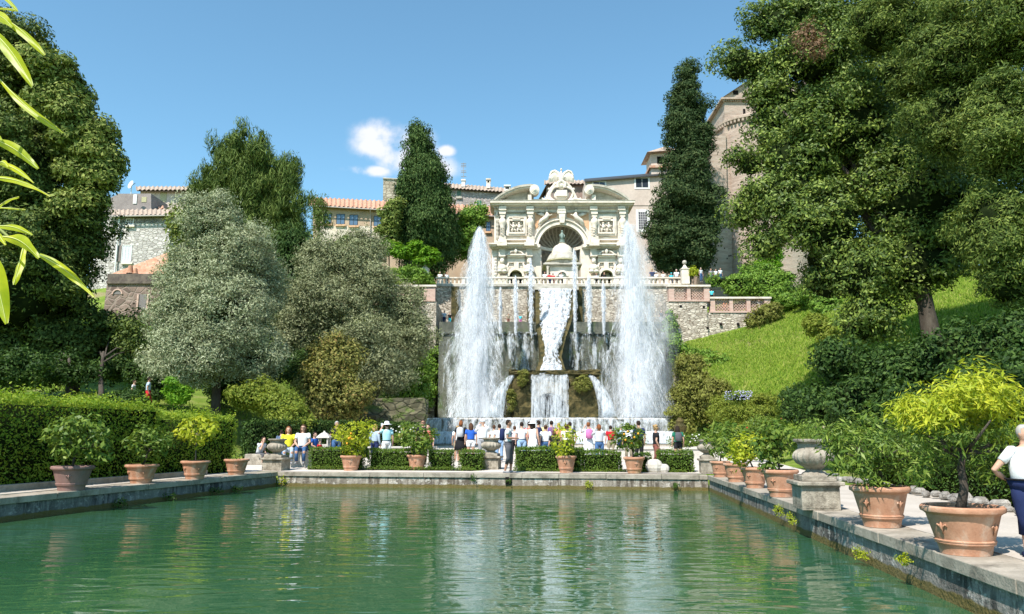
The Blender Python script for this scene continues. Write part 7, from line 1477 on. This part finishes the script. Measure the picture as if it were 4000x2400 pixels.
# tall grass on the banks
rng = np.random.default_rng(5)
def blades(name, label, x0, x1, y0, y1, n, L, mat, seed, cond=None):
    rng = np.random.default_rng(seed); X = rng.uniform(x0, x1, n); Y = rng.uniform(y0, y1, n)
    if cond is not None: k = cond(X, Y); X, Y = X[k], Y[k]
    n = len(X); Z = Garr(X, Y); ln = L * rng.uniform(.5, 1.4, n); P_ = np.stack([X, Y, Z + ln * .35], 1); N = rng.normal(size=(n, 3)) + np.array([0, -1.2, .6]); T = rng.normal(0, .35, (n, 3)) + np.array([0, 0, 1])
    o = leaf_mesh(name, P_, N, ln, L * .16, T, mat); tag(o, label, 'grass', kind='stuff'); return o
L_blade = leafmat('grass_blades', [(.07, .15, .015), (.16, .27, .03), (.30, .40, .05), (.48, .44, .16)], .4, .7, .28, .15)
blades('grass', 'long sunlit grass on the bank right of the bastion', 11, 50, 44, 92, 170000, .38, L_blade, 1, lambda X, Y: (X > 13 + .13 * (Y - 44)) & ~((Y > 83.5) & (X < 28)))
blades('grass', 'grass on the lawns of the left garden', -50, -12, 36, 75, 30000, .35, L_blade, 2, lambda X, Y: (X < -13) & (np.sin(X * .7) * np.sin(Y * .5) > -.2) & (np.sin(X * 1.3 + Y) > -.4))
blades('grass', 'shaded grass under the right hand trees', 12, 34, 22, 46, 20000, .3, L_blade, 3, lambda X, Y: X > 14)
# ---------------------------------------------------------------- leaves hanging into view close to the camera
lb = empty('leafy_branch', (-1.02, 1.30, 1.75), 'yellow-green long leaved branch hanging close to the camera at the left edge', 'branch')
LB = Vector(lb.location)
def blade_leaf(x0, y0, x1, y1, w, Y, bend, seed, roll):
    rg = random.Random(seed); a, b = WD(x0, y0, Y), WD(x1, y1, Y - .03); d = (b - a); L_ = d.length; wm = w * K * mpp(700, Y) * .44; n = 14; rows = []
    t_ = d.normalized(); side = t_.cross(Vector((0, 1, 0))).normalized(); side = (side * math.cos(roll) + Vector((0, 1, 0)) * math.sin(roll)).normalized(); nr = side.cross(t_)
    for i in range(n + 1):
        t = i / n; c = a + d * t + Vector((0, 0, bend * L_ * math.sin(math.pi * t))) ; ww = wm * (math.sin(math.pi * min(1, t * .94 + .03)) ** .75) * (1 - .25 * t) * 1.15 + .0006
        wv = .12 * wm * math.sin(t * 15 + seed); tw = .5 * math.sin(t * 3 + seed)
        sd = side * math.cos(tw) + nr * math.sin(tw); up_ = nr * math.cos(tw) - side * math.sin(tw)
        rows.append([c - sd * ww + up_ * (ww * .35 + wv), c - sd * ww * .5 + up_ * ww * .12, c - up_ * wm * .06, c + sd * ww * .5 + up_ * ww * .12, c + sd * ww + up_ * (ww * .35 - wv)])
    mb = MB(); vs = [tuple(p - LB) for r in rows for p in r]; mb.add(vs, [(i * 5 + j, i * 5 + j + 1, (i + 1) * 5 + j + 1, (i + 1) * 5 + j) for i in range(n) for j in range(4)])
    o = mb.build('leaf', M_nearleaf, lb, smooth=True)
    mb = MB(); mb.tube([r[2] - LB - (r[2] - r[0]).cross(r[2] - r[4]).normalized() * 0 + Vector((0, -.0006, 0)) for r in rows], [max(.0003, .0010 * (1 - i_ / n)) for i_ in range(n + 1)], 5); mb.build('midrib', M_rib, o, smooth=True)
def near_leaf_mat():
    t = NT('near_leaf'); v = t.coord(); n = t.noise(v, 9, 4, .6); f = t.noise(v, 60, 3)
    col = t.ramp(n, [(.3, (.30, .40, .01)), (.7, (.62, .62, .02))]); col = t.mix(.2, col, t.ramp(f, [(.3, .5), (.7, 1)]), 'MULTIPLY')
    p = t.pbsdf(col, .4, t.bump(f, .2, .001), .4); tr = t.node('ShaderNodeBsdfTranslucent'); t.l.new(t.mix(1.0, col, (1.4, 1.35, .5), 'MULTIPLY'), tr.inputs[0]); m = t.node('ShaderNodeMixShader'); m.inputs[0].default_value = .5
    t.l.new(p.outputs[0], m.inputs[1]); t.l.new(tr.outputs[0], m.inputs[2]); return t.done(m)
M_nearleaf = near_leaf_mat(); M_rib = plain('leaf_rib', (.62, .66, .22), .6)
for i, (x0, y0, x1, y1, w, bend, roll) in enumerate(((-25, 70, 78, 208, 34, .06, .2), (2, 40, 108, 134, 24, .05, .5), (-10, 182, 152, 322, 20, -.04, .8), (-20, 335, 92, 408, 26, .06, .3), (-10, 392, 82, 442, 14, .06, .7), (-20, 428, 122, 474, 17, .06, .6), (-15, 510, 46, 476, 16, .08, .3), (-10, 503, 62, 507, 7, .02, .6),
        (-20, 548, 78, 568, 16, .07, .3), (8, 572, 94, 624, 30, .10, .2), (58, 596, 34, 688, 24, .0, .2), (88, 612, 228, 717, 20, .05, .5), (-30, 600, 16, 782, 44, .03, .1), (-5, -20, 42, 26, 12, .03, .4), (-12, 24, 44, 28, 9, .06, .5), (-30, 300, 4, 340, 14, 0, .2), (-5, 395, 20, 404, 12, .1, .5), (-30, 35, 30, 66, 26, .1, .2), (-8, 560, 14, 592, 10, 0, .3))):
    blade_leaf(x0, y0, x1, y1, w, 1.22 + .05 * (i % 4), bend, i, roll)
mb = MB(); mb.tube([WD(-60, -60, 1.3) - LB, WD(-22, 60, 1.3) - LB, WD(-25, 250, 1.3) - LB, WD(-15, 400, 1.3) - LB, WD(-10, 545, 1.28) - LB, WD(20, 572, 1.27) - LB, WD(60, 592, 1.27) - LB, WD(90, 612, 1.27) - LB], [.006, .005, .004, .0035, .003, .0022, .0018, .0014], 6); mb.build('twig', plain('green_twig', (.22, .26, .06), .6), lb, smooth=True)
# ---------------------------------------------------------------- small bright cloud in the sky dome
def add_cloud():
    geo = wn.new('ShaderNodeTexCoord'); base = (W(1510, 575, 1000) - Vector((0, 0, CAMZ))).normalized()
    rgt = Vector((base.y, -base.x, 0)).normalized(); upv = rgt.cross(base).normalized()
    def dot(v):
        d = wn.new('ShaderNodeVectorMath'); d.operation = 'DOT_PRODUCT'; wl.new(geo.outputs['Generated'], d.inputs[0]); d.inputs[1].default_value = v; return d.outputs['Value']
    def mth(op, a, b=0.0, c=None):
        m = wn.new('ShaderNodeMath'); m.operation = op
        for i, v in enumerate((a, b) if c is None else (a, b, c)):
            if isinstance(v, bpy.types.NodeSocket): wl.new(v, m.inputs[i])
            else: m.inputs[i].default_value = v
        return m.outputs[0]
    X, Yv = dot(rgt), dot(upv); nz = wn.new('ShaderNodeTexNoise'); wl.new(geo.outputs['Generated'], nz.inputs['Vector']); nz.inputs['Scale'].default_value = 26; nz.inputs['Detail'].default_value = 6; nz.inputs['Roughness'].default_value = .55
    tot = None
    for (px, py, rx, ry) in ((1480, 520, 110, 55), (1490, 570, 120, 70), (1580, 620, 130, 75), (1460, 668, 110, 24), (1700, 660, 100, 60), (1740, 590, 40, 26), (1620, 560, 110, 70)):
        d = (W(px, py, 1000) - Vector((0, 0, CAMZ))).normalized(); cx, cy2 = d.dot(rgt), d.dot(upv); ax_, ay = rx / F, ry / F
        q = mth('ADD', mth('POWER', mth('DIVIDE', mth('SUBTRACT', X, cx), ax_), 2.0), mth('POWER', mth('DIVIDE', mth('SUBTRACT', Yv, cy2), ay), 2.0)); e = mth('EXPONENT', mth('MULTIPLY', q, -1.1)); tot = e if tot is None else mth('MAXIMUM', tot, e)
    fwd = mth('GREATER_THAN', dot(base), 0.3)
    m = mth('MULTIPLY', mth('MULTIPLY', tot, mth('ADD', 1.0, mth('MULTIPLY', mth('SUBTRACT', nz.outputs['Fac'], .5), 3.2))), fwd)
    mr = wn.new('ShaderNodeMapRange'); mr.interpolation_type = 'SMOOTHSTEP'; wl.new(m, mr.inputs[0]); mr.inputs[1].default_value = .22; mr.inputs[2].default_value = 1.05; mr.inputs[4].default_value = .85
    mx = wn.new('ShaderNodeMixRGB'); wl.new(mr.outputs[0], mx.inputs[0]); wl.new(skt.outputs[0], mx.inputs[1]); mx.inputs[2].default_value = (5.6, 5.5, 5.9, 1); wl.new(mx.outputs[0], bg.inputs['Color'])
add_cloud()

for i_, (x, y, rx, ry, Yb, mt, lb_) in enumerate(((2040, 1480, 16, 22, 72.6, L_ivyb, 'mossy growth on the left pier of the grotto'), (2275, 1500, 30, 26, 72.6, L_ivyb, 'mossy growth on the broad right pier of the grotto'), (2000, 1560, 14, 30, 72.8, L_ivyb, 'moss hanging under the left spout of the grotto'))):
    c = W(x, y, Yb); m = mpp(y, Yb); o = crown('moss', [((0, 0, 0), (rx * m, .35, ry * m * 1.4))], 2600, .16, mt, None, clump=.25, seed=i_ + 70, inner=.5, tup=-.8); o.location = c; tag(o, lb_, 'moss')
